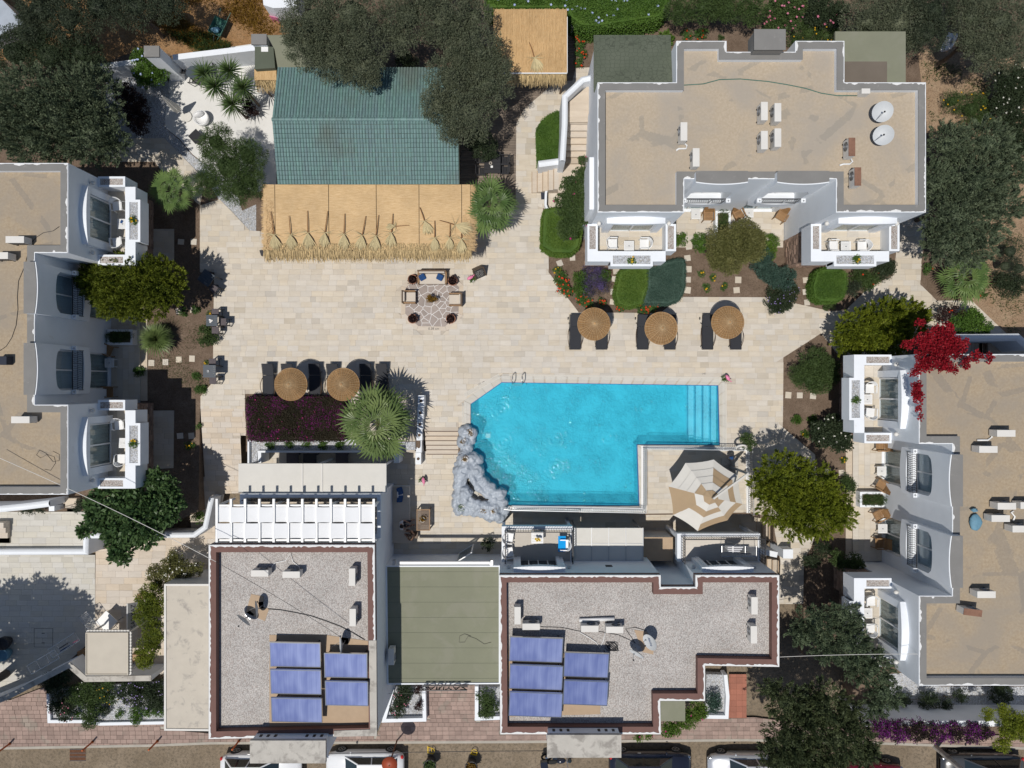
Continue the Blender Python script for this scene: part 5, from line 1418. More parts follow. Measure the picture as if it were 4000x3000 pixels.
MB().wallpath(wl('C0', "-300,1020 0,1015 200,995 395,970", 1.7), .34, -.03, 1.6, rnd=.12).wallpath(wl('C0', "418,990 418,1030", .8), .3, -.03, .8).build('wall', M['white'], w3)
stairs('', 'C0', ((630, 925), (520, 1050)), .5, .0, 3, 'y'); stairs('', 'C0', ((-60, 1120), (45, 1300)), .75, .1, 4, 'y')
w4 = thing('garden_wall', 'angled white wall with concrete coping between car park and street flower bed', 'wall', (*w('D0', 560, 840), -1.1))
wp_ = wl('D0', "-300,1230 80,1075 560,825 690,940 1225,932", .6)
MB().wallpath(wp_, .26, -1.2, .55).build('wall', M['white'], w4); MB().wallpath(wp_, .3, .551, .6).build('coping', M['concrete'], w4)
w5 = thing('planter_wall', 'low white kerb round the street flower bed left of the annex', 'planter', (*w('D0', 900, 1200), -1.2))
MB().wallpath(wl('D0', "385,1060 395,1285 670,1285 810,1305 1335,1295", -.8), .17, -1.2, -.82).build('kerb_wall', M['white'], w5)
MB().prism(wl('D0', "400,1020 1340,960 1340,1285 810,1290 400,1280", -1.0), -1.2, -1.0).build('gravel', M['gravel'], w5, kind='stuff')
for (lab, pts, bed) in (('white U shaped planter wall left of the lobby entrance', "1110,1000 1035,1278 1365,1270 1357,1000", "1110,1000 1040,1270 1360,1265 1355,1000"), ('white planter wall right of the lobby entrance', "1787,1000 1787,1262 1975,1256", "1790,1000 1790,1258 1975,1250 1975,1000")):
 o = thing('planter_wall', lab, 'planter', (*wl('D1', pts)[1], -1.2)); MB().wallpath(wl('D1', pts, -.6), .2, -1.2, -.62).build('wall', M['white'], o)
 MB().prism(wl('D1', bed, -.95), -1.2, -.95).build('gravel', M['gravel'], o, kind='stuff')
o = thing('planter_wall', 'white sided gravel planter on the tiled entrance beside the right gravel house', 'planter', (*w('D2', 1650, 1100), -1.2))
MB().wallpath(wl('D2', "1730,905 1748,1080 1740,1248 1560,1245", -.5), .2, -1.2, -.5).build('wall', M['white'], o)
MB().prism(wl('D2', "1575,900 1730,905 1745,1080 1735,1245 1565,1240", -.8), -1.2, -.8).build('gravel', M['gravel'], o, kind='stuff')
o = thing('rubble_wall', 'brown rubble stone wall below the lower balcony of the right villa', 'wall', (*w('D3', 640, 60), -.03)); xq = w('D3', 655, 0, 1.9)[0]; ya, yb = w('D3', 0, 260, 1.5)[1], w('C3', 0, 1500, 1.5)[1]
MB().box(xq + .06, ya, -.03, xq + .45, yb, 2.2).build('wall_core', M['mortar'], o); q = MB(); stonewall_pieces(q, ya, yb, 0, 2.2, xq + .06, -1, 31, axis='y'); q.build('stone', M['stone'], o, kind='stuff')
MB().box(xq - .01, ya, 2.2, xq + .47, yb, 2.26).build('coping', M['trav3'], o)
o = thing('garden_wall', 'white street wall under the magenta bougainvillea at lower right', 'wall', (*w('D3', 1400, 1250), -.03))
MB().wallpath(wl('D3', "790,1300 1850,1300 2400,1300", 1.9), .3, -1.3, 1.9).build('wall', M['white'], o)
ut = thing('terrace_kerb', 'white kerb with raised rim round the umbrella terrace and pool end', 'kerb', (*w('C2', 1090, 600), 0))
MB().wallpath(wl('C2', "0,1000 1062,1018 1062,515 1910,530 1915,1045", .06), .2, -.1, .07).build('kerb', M['whitepaint'], ut)
rl = [
 ('white railing along the south edge of the pool', "C1:2010,992 0,1000 1062,1022", 'wave'),
 ('white railing on the pool side of the umbrella terrace', "1062,1022 1062,515", 'wave'),
 ('white railing on the north side of the umbrella terrace', "1062,515 1840,525", 'wave'),
 ('white railing on the east side of the umbrella terrace', "1905,530 1915,1040", 'bar')]
for lab, pts, sty in rl:
 P_ = wl('C2', pts, .1); o = thing('terrace_railing', lab, 'railing', (P_[0][0], P_[0][1], .05), group='white railings round the umbrella terrace')
 railing(o, P_, .06, .95, 'steel', sty, .12, 'railing_bars')
rs = thing('restaurant', 'long restaurant under a ridged roof of green tiles', 'building', (-7.3, 13.2, 0))
X0, X1, YS, YR, YN, ZE, ZR = -12.0, -2.68, 10.22, 13.23, 16.2, 3.3, 4.15
MB().box(X0 + .3, YS + .3, -.03, X1 - .3, YN - .3, ZE - .1).build('wall', M['white'], rs)
MB().face([(X0, YS, ZE - .03), (X1, YS, ZE - .03), (X1, YR, ZR - .03), (X0, YR, ZR - .03)]).face([(X0, YR, ZR - .03), (X1, YR, ZR - .03), (X1, YN, ZE - .03), (X0, YN, ZE - .03)]).build('roof_deck', M['greenfelt_dk'], rs)
tw_ = .15; NT_ = int((X1 - X0) / tw_)
def tilegeo():
 mb = MB(); n = 4; L = 1.0
 for k in range(n):
  a0, a1 = pi * k / n, pi * (k + 1) / n; r = tw_ * .46
  p = lambda a, y, z: (-r * cos(a), y, z + .045 * sin(a))
  mb.face([p(a0, 0, .02), p(a1, 0, .02), p(a1, 1, 0), p(a0, 1, 0)])
  mb.face([p(a0, 0, .02), (-r * cos(a0), 0, 0), (-r * cos(a1), 0, 0), p(a1, 0, .02)])
 mb.face([(-tw_ / 2, 0, .0), (tw_ / 2, 0, .0), (tw_ / 2, 1, -.004), (-tw_ / 2, 1, -.004)])
 return mb
tg = tilegeo(); allt = []
for side in (0, 1):
 ya, yb = (YS, YR) if side == 0 else (YN, YR); rows = 14; L = math.hypot(yb - ya, ZR - ZE) / rows; sl = math.atan2(ZR - ZE, abs(yb - ya))
 for r_ in range(rows):
  for c in range(NT_):
   f = (r_) / rows; allt.append((X0 + tw_ * (c + .5), ya + (yb - ya) * f, ZE + (ZR - ZE) * f, side, L * .94, sl))
me_t = bpy.data.meshes.new('roof_tile'); me_t.from_pydata([(v[0], v[1] * allt[0][4], v[2]) for v in tg.v], [], tg.f); me_t.materials.append(M['tile']); me_t.update()
front = [t for t in allt if t[3] == 0]; front.sort(key=lambda t: math.hypot(t[0] + 7, t[1] - 11.2)); pick = set(id(t) for t in front[:300])
tm_ = MB()
for t in allt:
 x, y, z, side, L, sl = t
 if id(t) in pick:
  o = bpy.data.objects.new('roof_tile', me_t); col.objects.link(o); o.parent = rs; o.location = (x + 7.3, y - 13.2, z); o.rotation_euler = (sl, 0, 0)
 else:
  n = len(tm_.v); sg = 1 if side == 0 else -1
  tm_.v += [(x + sg * v[0], y + sg * (v[1] * L * cos(sl)), z + v[1] * L * sin(sl) + v[2]) for v in tg.v]; tm_.f += [tuple(n + i for i in f) for f in tg.f]; tm_.m += tg.m
tm_.build('roof_tile', M['tile'], rs, kind='stuff')
for k in range(29):
 xa = X0 + .32 * k; cc = MB().tube([(xa, YR, ZR + .0), (min(xa + .34, X1), YR, ZR + .015)], .095, 10, r1=.105); cc.build('ridge_tile', M['tile'], rs)
tv = thing('reed_veranda', 'reed mat veranda roof fringed with dry palm leaves in front of the restaurant', 'veranda', (-7.4, 8.6, 0))
vx0, vx1, vy1, vy0 = -12.85, -2.15, 10.3, 6.95
def vz(y): return 3.0 - .12 * (vy1 - y) / (vy1 - vy0)
xsn = [vx0, vx0 + .6, W(1284, 0, 2.95)[0], W(1470, 0, 2.95)[0], W(1637, 0, 2.95)[0], vx1 - .45, vx1]
for i in range(len(xsn) - 1):
 a, b = xsn[i] + .015, xsn[i + 1] - .015; m = MB(); m.face([(a, vy0, vz(vy0)), (b, vy0, vz(vy0)), (b, vy1, vz(vy1)), (a, vy1, vz(vy1))]); m.sides([(a, vy0), (b, vy0), (b, vy1), (a, vy1)], 2.82, 2.88);
 m.box(a, vy0, 2.8, b, vy1, 2.86); m.build('reed_panel', M['reed_h'], tv)
for x in (-12.5, -9.9, -7.3, -4.8, -2.5): MB().tube([(x, vy0 + .15, -.03), (x, vy0 + .15, 2.85)], .06, 8).build('post', M['wooddk'], tv)
def fringe(parent, a, b, zt, out, n, L=.5, name='straw_fringe', mat='straw', drop=.45):
 V = []; F = []; a = Vector(a); b = Vector(b); o = Vector(out)
 for i in range(n):
  t = random.random(); p = a + (b - a) * t; l = L * random.uniform(.6, 1.15); d = o + (b - a).normalized() * random.uniform(-.25, .25); z = zt + random.uniform(-.06, .05); back = random.uniform(-.3, .12)
  p = p + o * back; q = p + d * l; zq = z - drop * l * random.uniform(.5, 1.3) * 1.2; s = Vector((-d.y, d.x)).normalized() * random.uniform(.008, .022)
  k = len(V); V += [(p.x - s.x, p.y - s.y, z), (p.x + s.x, p.y + s.y, z), (q.x + s.x * .4, q.y + s.y * .4, zq), (q.x - s.x * .4, q.y - s.y * .4, zq)]; F.append((k, k + 1, k + 2, k + 3))
 return npmesh(name, np.array(V), np.array(F), M[mat], parent, kind='stuff')
fringe(tv, (vx0, vy0 + .05), (vx1, vy0 + .05), 2.9, (0, -1), 5200, .55)
fringe(tv, (vx0 + .25, vy0), (vx0 + .25, vy1), 2.95, (-1, 0), 1500, .32, mat='reed_h'); fringe(tv, (vx1 - .1, vy0), (vx1 - .1, vy1), 2.93, (1, 0), 1500, .35, mat='reed_h')
def dryfrond(label, hx, hy, ex, ey, z, L=.55, w_=.8, grn=False, group='dry palm leaves laid on the veranda roof'):
 """stalk from (ex,ey) to fan base (hx,hy), fan opening away"""
 root = thing('dry_palm_leaf', label, 'palm leaf', (hx, hy, z), group=group); d = Vector((hx - ex, hy - ey)); sl = d.length; d.normalize(); a0 = atan2(d.y, d.x)
 MB().tube([(ex, ey, z + .07), ((hx + ex) / 2 + .01, (hy + ey) / 2, z + .085), (hx, hy, z + .06)], .017, 5, r1=.028).build('stalk', M['palmstalk'], root)
 V = []; F = []; nb = 24
 for i in range(nb):
  a = a0 - w_ * 1.0 + 2 * w_ * i / (nb - 1) + random.uniform(-.03, .03); ll = L * (1 - .22 * abs(a - a0) / w_) * random.uniform(.85, 1.08); e = Vector((cos(a), sin(a))); s = Vector((-sin(a), cos(a))) * .03
  m = Vector((hx, hy)) + e * ll * .5; t = Vector((hx, hy)) + e * ll; k = len(V); V += [(hx, hy, z + .09), (m.x + s.x, m.y + s.y, z + .11), (t.x, t.y, z + .02), (m.x - s.x, m.y - s.y, z + .095)]; F.append((k, k + 1, k + 2, k + 3))
 for i in range(8):
  a = a0 + random.choice((-1, 1)) * random.uniform(1.0, 2.2); ll = L * random.uniform(.4, .7); e = Vector((cos(a), sin(a))); s = Vector((-sin(a), cos(a))) * .012; t = Vector((hx, hy)) + e * ll
  k = len(V); V += [(hx - s.x, hy - s.y, z + .06), (hx + s.x, hy + s.y, z + .06), (t.x, t.y, z + .05), (t.x, t.y, z + .045)]; F.append((k, k + 1, k + 2, k + 3))
 npmesh('fan', np.array(V), np.array(F), M['drypalm'], root)
FR = [((122, 160), (147, 345), 'first dry palm leaf from the left end of the veranda fringe', .52), ((270, 195), (282, 345), 'second dry palm leaf from the left end of the veranda fringe', .5), ((418, 155), (422, 330), 'third dry palm leaf from the left end, lying straight', .56),
  ((582, 158), (560, 330), 'dry palm leaf whose stalk crosses the leftmost inner mat seam', .5), ((720, 178), (714, 340), 'fifth dry palm leaf from the left, midway between two mat seams', .55), ((890, 198), (862, 352), 'dry palm leaf just left of the middle mat seam', .5),
  ((994, 190), (973, 355), 'dry palm leaf whose stalk lies on the middle mat seam', .5), ((1110, 178), (1098, 330), 'dry palm leaf under the pale crossed leaf', .5), ((1238, 272), (1128, 280), 'pale dry palm leaf lying crosswise with its stalk pointing right', .3),
  ((1328, 128), (1366, 235), 'dry palm leaf set highest up the veranda roof', .5), ((1447, 235), (1448, 370), 'dry palm leaf fourth from the right end of the fringe', .46), ((1572, 262), (1570, 370), 'small dry palm leaf third from the right end', .42), ((1487, 232), (1610, 268), 'golden dry palm leaf lying slantwise at the right end', .62), ((1663, 340), (1664, 380), 'stalkless dry palm leaf nearest the right corner of the fringe', .5)]
for (e, h, lab, L) in FR:
 a = w('B1', *h, 2.98); b = w('B1', *e, 2.98); dryfrond(lab, a[0], a[1], b[0], b[1], 2.97, L * 1.75, .5)
t2 = thing('reed_gazebo', 'square reed roofed gazebo north of the paved walk', 'gazebo', (*w('A2', 200, 300), 0))
ga0, ga1 = w('A1', 1925, 75, 3.0), w('A2', 445, 590, 3.0)
m = MB().box(ga0[0], ga1[1], 2.9, ga1[0], ga0[1], 3.0); m.build('reed_panel', M['reed_v'], t2)
rv = MB(); x = ga0[0]
while x < ga1[0]:
 e = random.uniform(-.05, .06); rv.tube([(x, ga1[1] - .02, 3.0), (x + random.uniform(-.01, .01), ga0[1] + e, 3.005)], .012, 4); x += random.uniform(.03, .05)
rv.build('reed', M['reed_v'], t2, kind='stuff')
MB().box(ga0[0] + .1, ga1[1] - .05, 2.97, ga1[0], ga1[1], 3.03).box(ga1[0], ga1[1], 2.9, ga1[0] + .03, ga0[1] - .4, 3.03).build('edge_trim', M['whitepaint'], t2)
fringe(t2, (ga0[0], ga1[1]), (ga1[0], ga1[1]), 2.9, (0, -1), 1500, .4, drop=.9)
for q in ((ga0[0] + .15, ga0[1] - .15), (ga1[0] - .15, ga0[1] - .15), (ga0[0] + .15, ga1[1] + .15), (ga1[0] - .15, ga1[1] + .15)): MB().tube([(q[0], q[1], -.03), (q[0], q[1], 2.9)], .06, 8).build('post', M['wooddk'], t2)
a = w('A2', 180, 465, 3.05); b = w('A2', 140, 345, 3.05); dryfrond('grey green dry palm leaf alone on the square gazebo roof', a[0], a[1], b[0], b[1], 3.0, .95, .6)
sh = thing('shed', 'shed with green felt roof tucked under the large olive west of the restaurant', 'shed', (*w('A1', 200, 420), 0))
MB().prism(wl('A1', "90,285 700,285 700,600 175,545 150,400", 3.0), -.03, 3.0).build('roof', M['greenfelt'], sh)
sh = thing('shed', 'small shed with dark green roof and white paper on it, beside the concrete post', 'shed', (*w('A1', 60, 450), 0))
MB().prism(wl('A1', "-10,370 140,380 155,550 -10,560", 2.7), -.03, 2.7).build('roof', M['greenfelt_dk'], sh)
a = w('A1', 42, 380, 2.72); b = w('A1', 98, 418, 2.72); MB().box(a[0], b[1], 2.7, b[0], a[1], 2.72).build('paper_sheet', M['whitepaint'], sh)
sh = thing('reed_awning', 'narrow reed awning west of the green tiled roof', 'awning', (*w('A1', 60, 610), 0))
a, b = w('A0', 2060, 560, 2.4), w('A1', 165, 648, 2.4); MB().box(a[0], b[1], 2.35, b[0], a[1], 2.4).build('reed_panel', M['reed_v'], sh); fringe(sh, (a[0], b[1]), (b[0], b[1]), 2.33, (0, -1), 320, .4, drop=.8)
MB().tube([(a[0] + .1, b[1] + .1, 0), (a[0] + .1, b[1] + .1, 2.35)], .05, 6).build('post', M['wooddk'], sh)
o = thing('garden_wall', 'white boundary wall behind the yuccas running up to the right', 'wall', (*w('A0', 1700, 450), 0))
MB().wallpath(wl('A0', "1400,465 2070,385", 1.6), .3, -.03, 1.6).build('wall', M['white'], o)
o = thing('garden_wall', 'white boundary wall half hidden left of the morning glory', 'wall', (*w('A0', 950, 510), 0))
MB().wallpath(wl('A0', "800,540 1180,490", 1.3), .28, -.03, 1.3).build('wall', M['white'], o)
for lab, q in (('white pillar with grey cap beside the morning glory bush', (1165, 370, 1290, 460)), ('white pillar with grey cap at the corner of the green shed', (2035, 275, 2160, 360))):
 z = 3.0; a = w('A0', q[0], q[1], z); b = w('A0', q[2], q[3], z); o = thing('pillar', lab, 'pillar', ((a[0] + b[0]) / 2, (a[1] + b[1]) / 2, 0))
 MB().box(a[0] + .03, b[1] + .03, -.03, b[0] - .03, a[1] - .03, 2.9).build('shaft', M['white'], o); MB().box(a[0], b[1], 2.9, b[0], a[1], 3.0).build('cap', M['cap'], o)
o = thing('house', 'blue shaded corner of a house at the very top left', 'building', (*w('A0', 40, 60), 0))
MB().prism(wl('A0', "-900,-700 0,-20 200,185 -20,290 -900,290", 1.5), -.03, 1.5).build('wall', M['rock'], o)  # white wall coloured grey-blue: its shade is put into the material
o = thing('house', 'pale roof edge cut off at the top left centre beyond the dirt field', 'building', (*w('A1', 180, 20), 0))
MB().prism(wl('A1', "20,-400 320,-400 330,60 140,65 60,40", 1.5), -.03, 1.5).build('wall', M['white'], o)
# ==== TREES AND PLANTS
JUN = dict(dens=1250, leaf=.12, wid=.042, style='tuft', crad=1.2, flat=.75)
tree('juniper_tree', 'big feathery blue green juniper above the corner of the left villa', 'tree', 'A0', '260,830,300 700,800,290 300,1130,260 760,1090,280 500,960,340 80,1000,250 900,1150,150', 'juniper', zc=4.2, **JUN)
OL = dict(dens=1100, leaf=.095, wid=.034, crad=.16, flat=.7)
tree('olive_tree', 'shadowy grey olive tree at the top left beside the blue shaded house corner', 'tree', 'A0', '330,80,200 560,150,200 420,-40,180 250,230,120', 'olive_dk', zc=3.8, **OL)
tree('olive_tree', 'dark olive tree at the top edge left of the ochre dirt field', 'tree', 'A0', '800,60,220 1100,40,200 1350,40,160 900,-60,160', 'olive_dk', zc=3.6, **OL)
tree('olive_tree', 'dark brownish green tree between the big juniper and the top left house', 'tree', 'A0', '120,430,210 400,450,230 650,420,170 300,330,160 780,560,110', 'bushdk', zc=3.0, **OL)
tree('olive_tree', 'huge grey olive tree overhanging the green tiled restaurant roof', 'tree', 'A1', '470,180,260 780,120,270 430,380,200 640,480,200 860,560,170 840,330,240 560,330,200 330,260,120 930,640,90', 'olive', zc=4.9, **OL)
tree('olive_tree', 'grey olive tree at the top centre left of the square reed gazebo', 'tree', 'A1', '1230,130,240 1520,130,240 1770,140,150 1600,310,130 1380,-20,200 1180,330,120', 'olive', zc=4.6, **OL)
tree('olive_tree', 'round grey olive tree overlapping the right end of the green tiled roof', 'tree', 'A1', '1790,430,220 1580,640,210 1880,690,210 1480,860,150 1730,930,220 1590,1070,110 1650,520,160 1900,560,160', 'olive', zc=4.7, **OL)
bush('dark_bush', 'dark green bush at the foot of the olive right of the tiled roof', 'A1', '1850,1190,110 1760,1130,80 1220,520,90', 'bushdk', z=1.2, leaf=.09)
tree('willowy_tree', 'drooping fine leaved tree left of the restaurant beside the white terrace', 'tree', 'A0', '1750,1150,140 1850,1350,210 2010,1270,140 1930,1530,140 1700,1480,110 2040,1480,110', 'bushg', zc=3.0, dens=1300, leaf=.16, wid=.022, crad=.2, flat=.75)
bush('purple_leaved_bush', 'dark purple leaved bush on the gravel right of the big juniper', 'A0', '1100,880,110 1130,1000,90 1010,760,80', 'purpleplant', z=.8, leaf=.08)
bush('morning_glory', 'green climber with pale blue flowers over the white wall', 'A0', '1210,560,125 1140,470,70 1290,600,80 1180,640,70', 'box', z=1.2, leaf=.09, flowers=[('flb', 26, .07)], cat='climber')
for i, (x, y, r, lab) in enumerate([(1660, 600, 1.7, 'yucca rosette nearest the black chairs on the white terrace'), (1860, 575, 2.2, 'yucca rosette at the top centre of the yucca group'), (1745, 700, 2.3, 'yucca rosette at the left middle of the group'), (1970, 712, 2.4, 'yucca rosette at the right middle of the group'), (1885, 845, 2.0, 'yucca rosette lowest in the group on the white terrace')]):
 p = w('A0', x, y, r); yucca('yucca', lab, p[0], p[1], r, .9, 100, group='yuccas on the white terrace')
bush('dark_bush', 'dark spiny plant at the foot of the yuccas', 'A0', '2030,900,60 2000,830,50', 'purpleplant', z=.5)
p = w('A0', 1400, 1540, 2.3); palm('fan_palm', 'green fan palm at the north end of the left garden bed', p[0], p[1], 2.3, M['palm'], 24, .62, .7, seedo=1)
p = w('B1', 1890, 110, 2.6); palm('fan_palm', 'green fan palm at the right end of the reed veranda', p[0], p[1], 2.6, M['palm'], 24, .9, .85, seedo=2)
p = w('C1', 990, 320, 3.0); palm('fan_palm', 'large fan palm beside the purple hedge and stepped planter wall', p[0], p[1], 3.0, M['palm_gr'], 34, 1.05, 1.05, seedo=3, tr=.18)
p = w('B3', 1590, 690, 1.2); palm('fan_palm', 'low fan palm under the juniper right of the north villa', p[0], p[1], 1.2, M['palm'], 22, .8, .85, seedo=4)
GO = dict(dens=1600, leaf=.11, wid=.045, style='tuft', crad=1.16, flat=.8)
tree('golden_cypress', 'golden green cypress beside the shaded balcony of the left villa', 'tree', 'B0', '850,720,200 1080,720,250 1300,720,200 950,850,190 1200,830,210 1080,900,150 760,700,130 1380,790,130', 'golden_dk', zc=3.2, **GO)
tree('golden_cypress', 'golden cypress north of the red bougainvillea', 'tree', 'B3', '750,1130,190 950,1060,200 1120,1030,170 860,1200,150 650,1200,130 1020,1180,150 1210,1020,90', 'golden', zc=2.6, **GO)
tree('golden_cypress', 'golden cypress overhanging the path south east of the umbrella terrace', 'tree', 'C3', '120,760,220 330,850,230 100,960,200 400,1050,210 250,1100,170 560,950,110 600,1080,110 -40,830,120', 'golden', zc=3.2, **GO)
sp_ = w('B0', 1255, 1190, .9)
yucca('spiky_ball_plant', 'round grey green spiky plant in the left garden bed', sp_[0], sp_[1], .75, 1.02, 420, mat='palm_gr')
FG = dict(dens=420, leaf=.23, wid=.15, crad=.2, flat=.65)
tree('fig_tree', 'fig tree with large dark lobed leaves by the curved white wall', 'tree', 'C0', '870,980,160 1100,1050,220 1300,1000,160 1350,850,100 1260,770,70 980,1200,130 980,1370,85 700,1190,55 1180,1200,120 1050,860,70 820,1080,110', 'fig', zc=3.0, **FG)
def mtree(name, label, cat, spec, mat, zc, **k):
 """lobes given with their own tile: 'A3:x,y,r ...'"""
 out = []
 for s in spec.split():
  t, p = s.split(':'); x, y, r = [float(q) for q in p.split(',')[:3]]; n = nat(t, x, y); out.append('%f,%f,%f' % (n[0] * 2.074, n[1] * 2.074, r))
 return tree(name, label, cat, 'A0', ' '.join(out), mat, zc, **k)
mtree('juniper_tree', 'big blue green juniper right of the north villa roof', 'tree', 'A3:1450,1180,190 A3:1760,1180,220 A3:1330,1480,190 A3:1650,1500,280 A3:1900,1400,190 B3:1500,200,260 B3:1830,130,220 B3:1430,400,190 B3:1700,400,170 B3:1600,520,120', 'juniper', 4.5, **JUN)
tree('olive_tree', 'olive tree behind the green felt roof of the north villa', 'tree', 'A3', '800,160,210 1050,180,230 860,300,120 1150,330,110', 'olive', zc=3.4, **OL)
tree('olive_tree', 'olive tree at the top edge left of the white tarpaulin', 'tree', 'A3', '1330,90,200 1280,270,170 1150,-20,160', 'olive_dk', zc=3.6, **OL)
tree('olive_tree', 'olive tree in the top right corner of the photo', 'tree', 'A3', '1650,130,180 1880,180,230 1750,430,170 1930,400,180 1650,-20,200 1620,330,110', 'olive', zc=4.0, **OL)
bush('white_oleander', 'dark bush with white flowers at the right edge', 'A3', '1950,680,150 2010,800,150 1900,850,90', 'bushdk', z=1.4, leaf=.12, flowers=[('flw', 40, .06)])
bush('dark_bush', 'dark bush at the right edge above the big juniper', 'A3', '2010,1050,130 2040,1200,120', 'bushdk', z=1.2, leaf=.1)
bush('yellow_broom', 'sprawling green shrub with yellow flowers on the pale dirt', 'A3', '1650,880,130 1500,820,90 1720,990,90 1800,880,70', 'bushg', z=.6, leaf=.09, wid=.02, flowers=[('fly', 22, .05)])
bush('dead_shrub', 'leafless grey shrub right of the big juniper', 'B3', '1960,480,110 1920,600,90 2030,620,100', 'olive_dk', z=1.0, dens=700, leaf=.14, wid=.015)
bush('dark_bush', 'dark low bush below the leafless shrub at the right edge', 'B3', '1980,760,100 1880,720,70', 'bushdk', z=.5)
bush('oleander', 'oleander with many pink flowers at the top edge', 'A3', '120,100,150 60,200,90 200,40,110', 'bushg', z=1.4, leaf=.13, flowers=[('flp', 60, .07)])
bush('oleander', 'smaller dark oleander with few pink flowers at the top edge', 'A3', '430,70,130 560,110,90', 'bushdk', z=1.3, leaf=.13, flowers=[('flp', 16, .08)])
bush('yellow_broom', 'low shrub with yellow flowers behind the north villa chimney', 'A3', '330,260,110 480,290,90 220,330,60', 'bushg', z=.4, leaf=.09, wid=.025, flowers=[('fly', 18, .05)])
tree('acacia_tree', 'feathery green tree behind the flower strip north of the villa', 'tree', 'A2', '1350,80,110 1550,60,130 1750,60,130 1950,80,120 1650,-30,140', 'bushg', zc=2.4, dens=1200, leaf=.14, wid=.03, crad=.2, flat=.7)
hedge('flowering_hedge', 'long green hedge with pale blue flowers behind the north garden', wl('A2', "-200,-200 1270,-200 1260,60 1200,130 1000,160 800,190 690,210 560,200 470,130 440,70 430,60 -200,60", 1.6), -.03, 1.6, 'box', 1100, .09, .06, flowers=[('flb', 70, .08)], round_=.25, rough=.12)
hedge('clipped_hedge', 'dark green clipped hedge beside the outside stairs', wl('A2', "375,895 378,1280 215,1325 205,1040 240,980 300,930", 1.0), -.03, 1.0, 'box', 2200, .05)
hedge('clipped_hedge', 'bright green clipped hedge at the west corner of the north garden', wl('B2', "270,140 600,100 540,440 480,495 330,490 245,440 250,200", 1.1), -.03, 1.1, 'box_br', 2000, .055, round_=.3, rough=.07)
mtree('bougainvillea', 'green bougainvillea climbing the west wall of the north villa with few magenta flowers', 'climber', 'A2:560,1420,70 A2:480,1520,90 A2:580,1600,90 B2:450,100,110 B2:540,220,90 B2:450,300,90 A2:570,1290,35', 'bushg', 2.3, dens=1500, leaf=.08, wid=.05, flat=.6, flowers=[('flm', 10, .06)])
hedge('clipped_shrub', 'clipped bright green half of the two toned mound in front of the left balcony', wl('B2', "880,640 1000,600 1100,600 1100,760 1060,900 950,930 860,900 840,820", .9), -.03, .75, 'box_br', 2300, .045, round_=.2, rough=.08)
hedge('clipped_shrub', 'clipped blue green half of the two toned mound in front of the left balcony', wl('B2', "1105,610 1240,570 1330,545 1400,545 1408,620 1400,780 1360,870 1260,905 1065,900 1105,760", .8), -.03, .7, 'teal', 2300, .045, round_=.2, rough=.08)
bush('lavender', 'purple grey lavender mound left of the two toned mound', 'B2', '660,690,110 720,760,80 620,780,70 690,620,70', 'lav', z=.4, leaf=.08, wid=.015)
bush('green_bush', 'green bush squeezed left of the lavender', 'B2', '550,700,55 560,790,60 750,680,50', 'box', z=.4)
bush('topiary_tree', 'round yellow green tree in front of the recessed terrace', 'B2', '1815,420,160 1700,400,120 1930,450,120 1760,540,130 1880,330,110 1680,520,100 1980,400,80', 'topiary', z=1.9, dens=1500, leaf=.085, cat='tree')
bush('round_shrub', 'small round clipped shrub against the left balcony', 'B2', '1355,390,62', 'box_br', z=.4)
bush('round_shrub', 'round clipped shrub left of the yellow green tree', 'B2', '1525,415,75', 'box', z=.5)
bush('round_shrub', 'round bright shrub right of the yellow green tree', 'B3', '10,420,75 0,500,55', 'box_br', z=.5)
bush('grey_green_shrub', 'large grey green shrub in the middle of the north garden', 'B2', '2020,590,85 2060,520,70 2074,650,80', 'teal', z=.5)
bush('grey_green_shrub', 'grey green clipped shrub beside the pale round bush', 'B3', '110,710,110 60,690,80', 'teal', z=.6)
bush('rosemary', 'dark shrub with tiny violet flowers at the edge of the pool deck', 'B3', '100,860,115 60,900,90 170,810,80', 'bushdk', z=.4, flowers=[('flv', 60, .035)])
hedge('round_shrub', 'big round clipped green shrub in front of the right balcony', wl('B3', "400,650 450,622 580,622 635,650 645,720 620,850 560,885 430,885 380,850 365,760", .9), -.03, .9, 'box', 2300, .05, round_=.22, rough=.08)
bush('green_bush', 'loose green bush below the right balcony with one red flower', 'B3', '740,690,75 830,700,70 800,750,50', 'bushg', z=.4, flowers=[('flr', 2, .06)])
bush('dark_bush', 'dark clipped bush under the right corner of the right balcony', 'B3', '930,640,80 980,610,60', 'bushdk', z=.4)
bush('grey_green_shrub', 'olive grey shrub right of the big round clipped shrub', 'B3', '700,760,55 680,800,45', 'olive_dk', z=.4)
bush('green_bush', 'low leafy weed at the south edge of the north garden', 'B3', '500,920,45', 'bushg', z=.2)
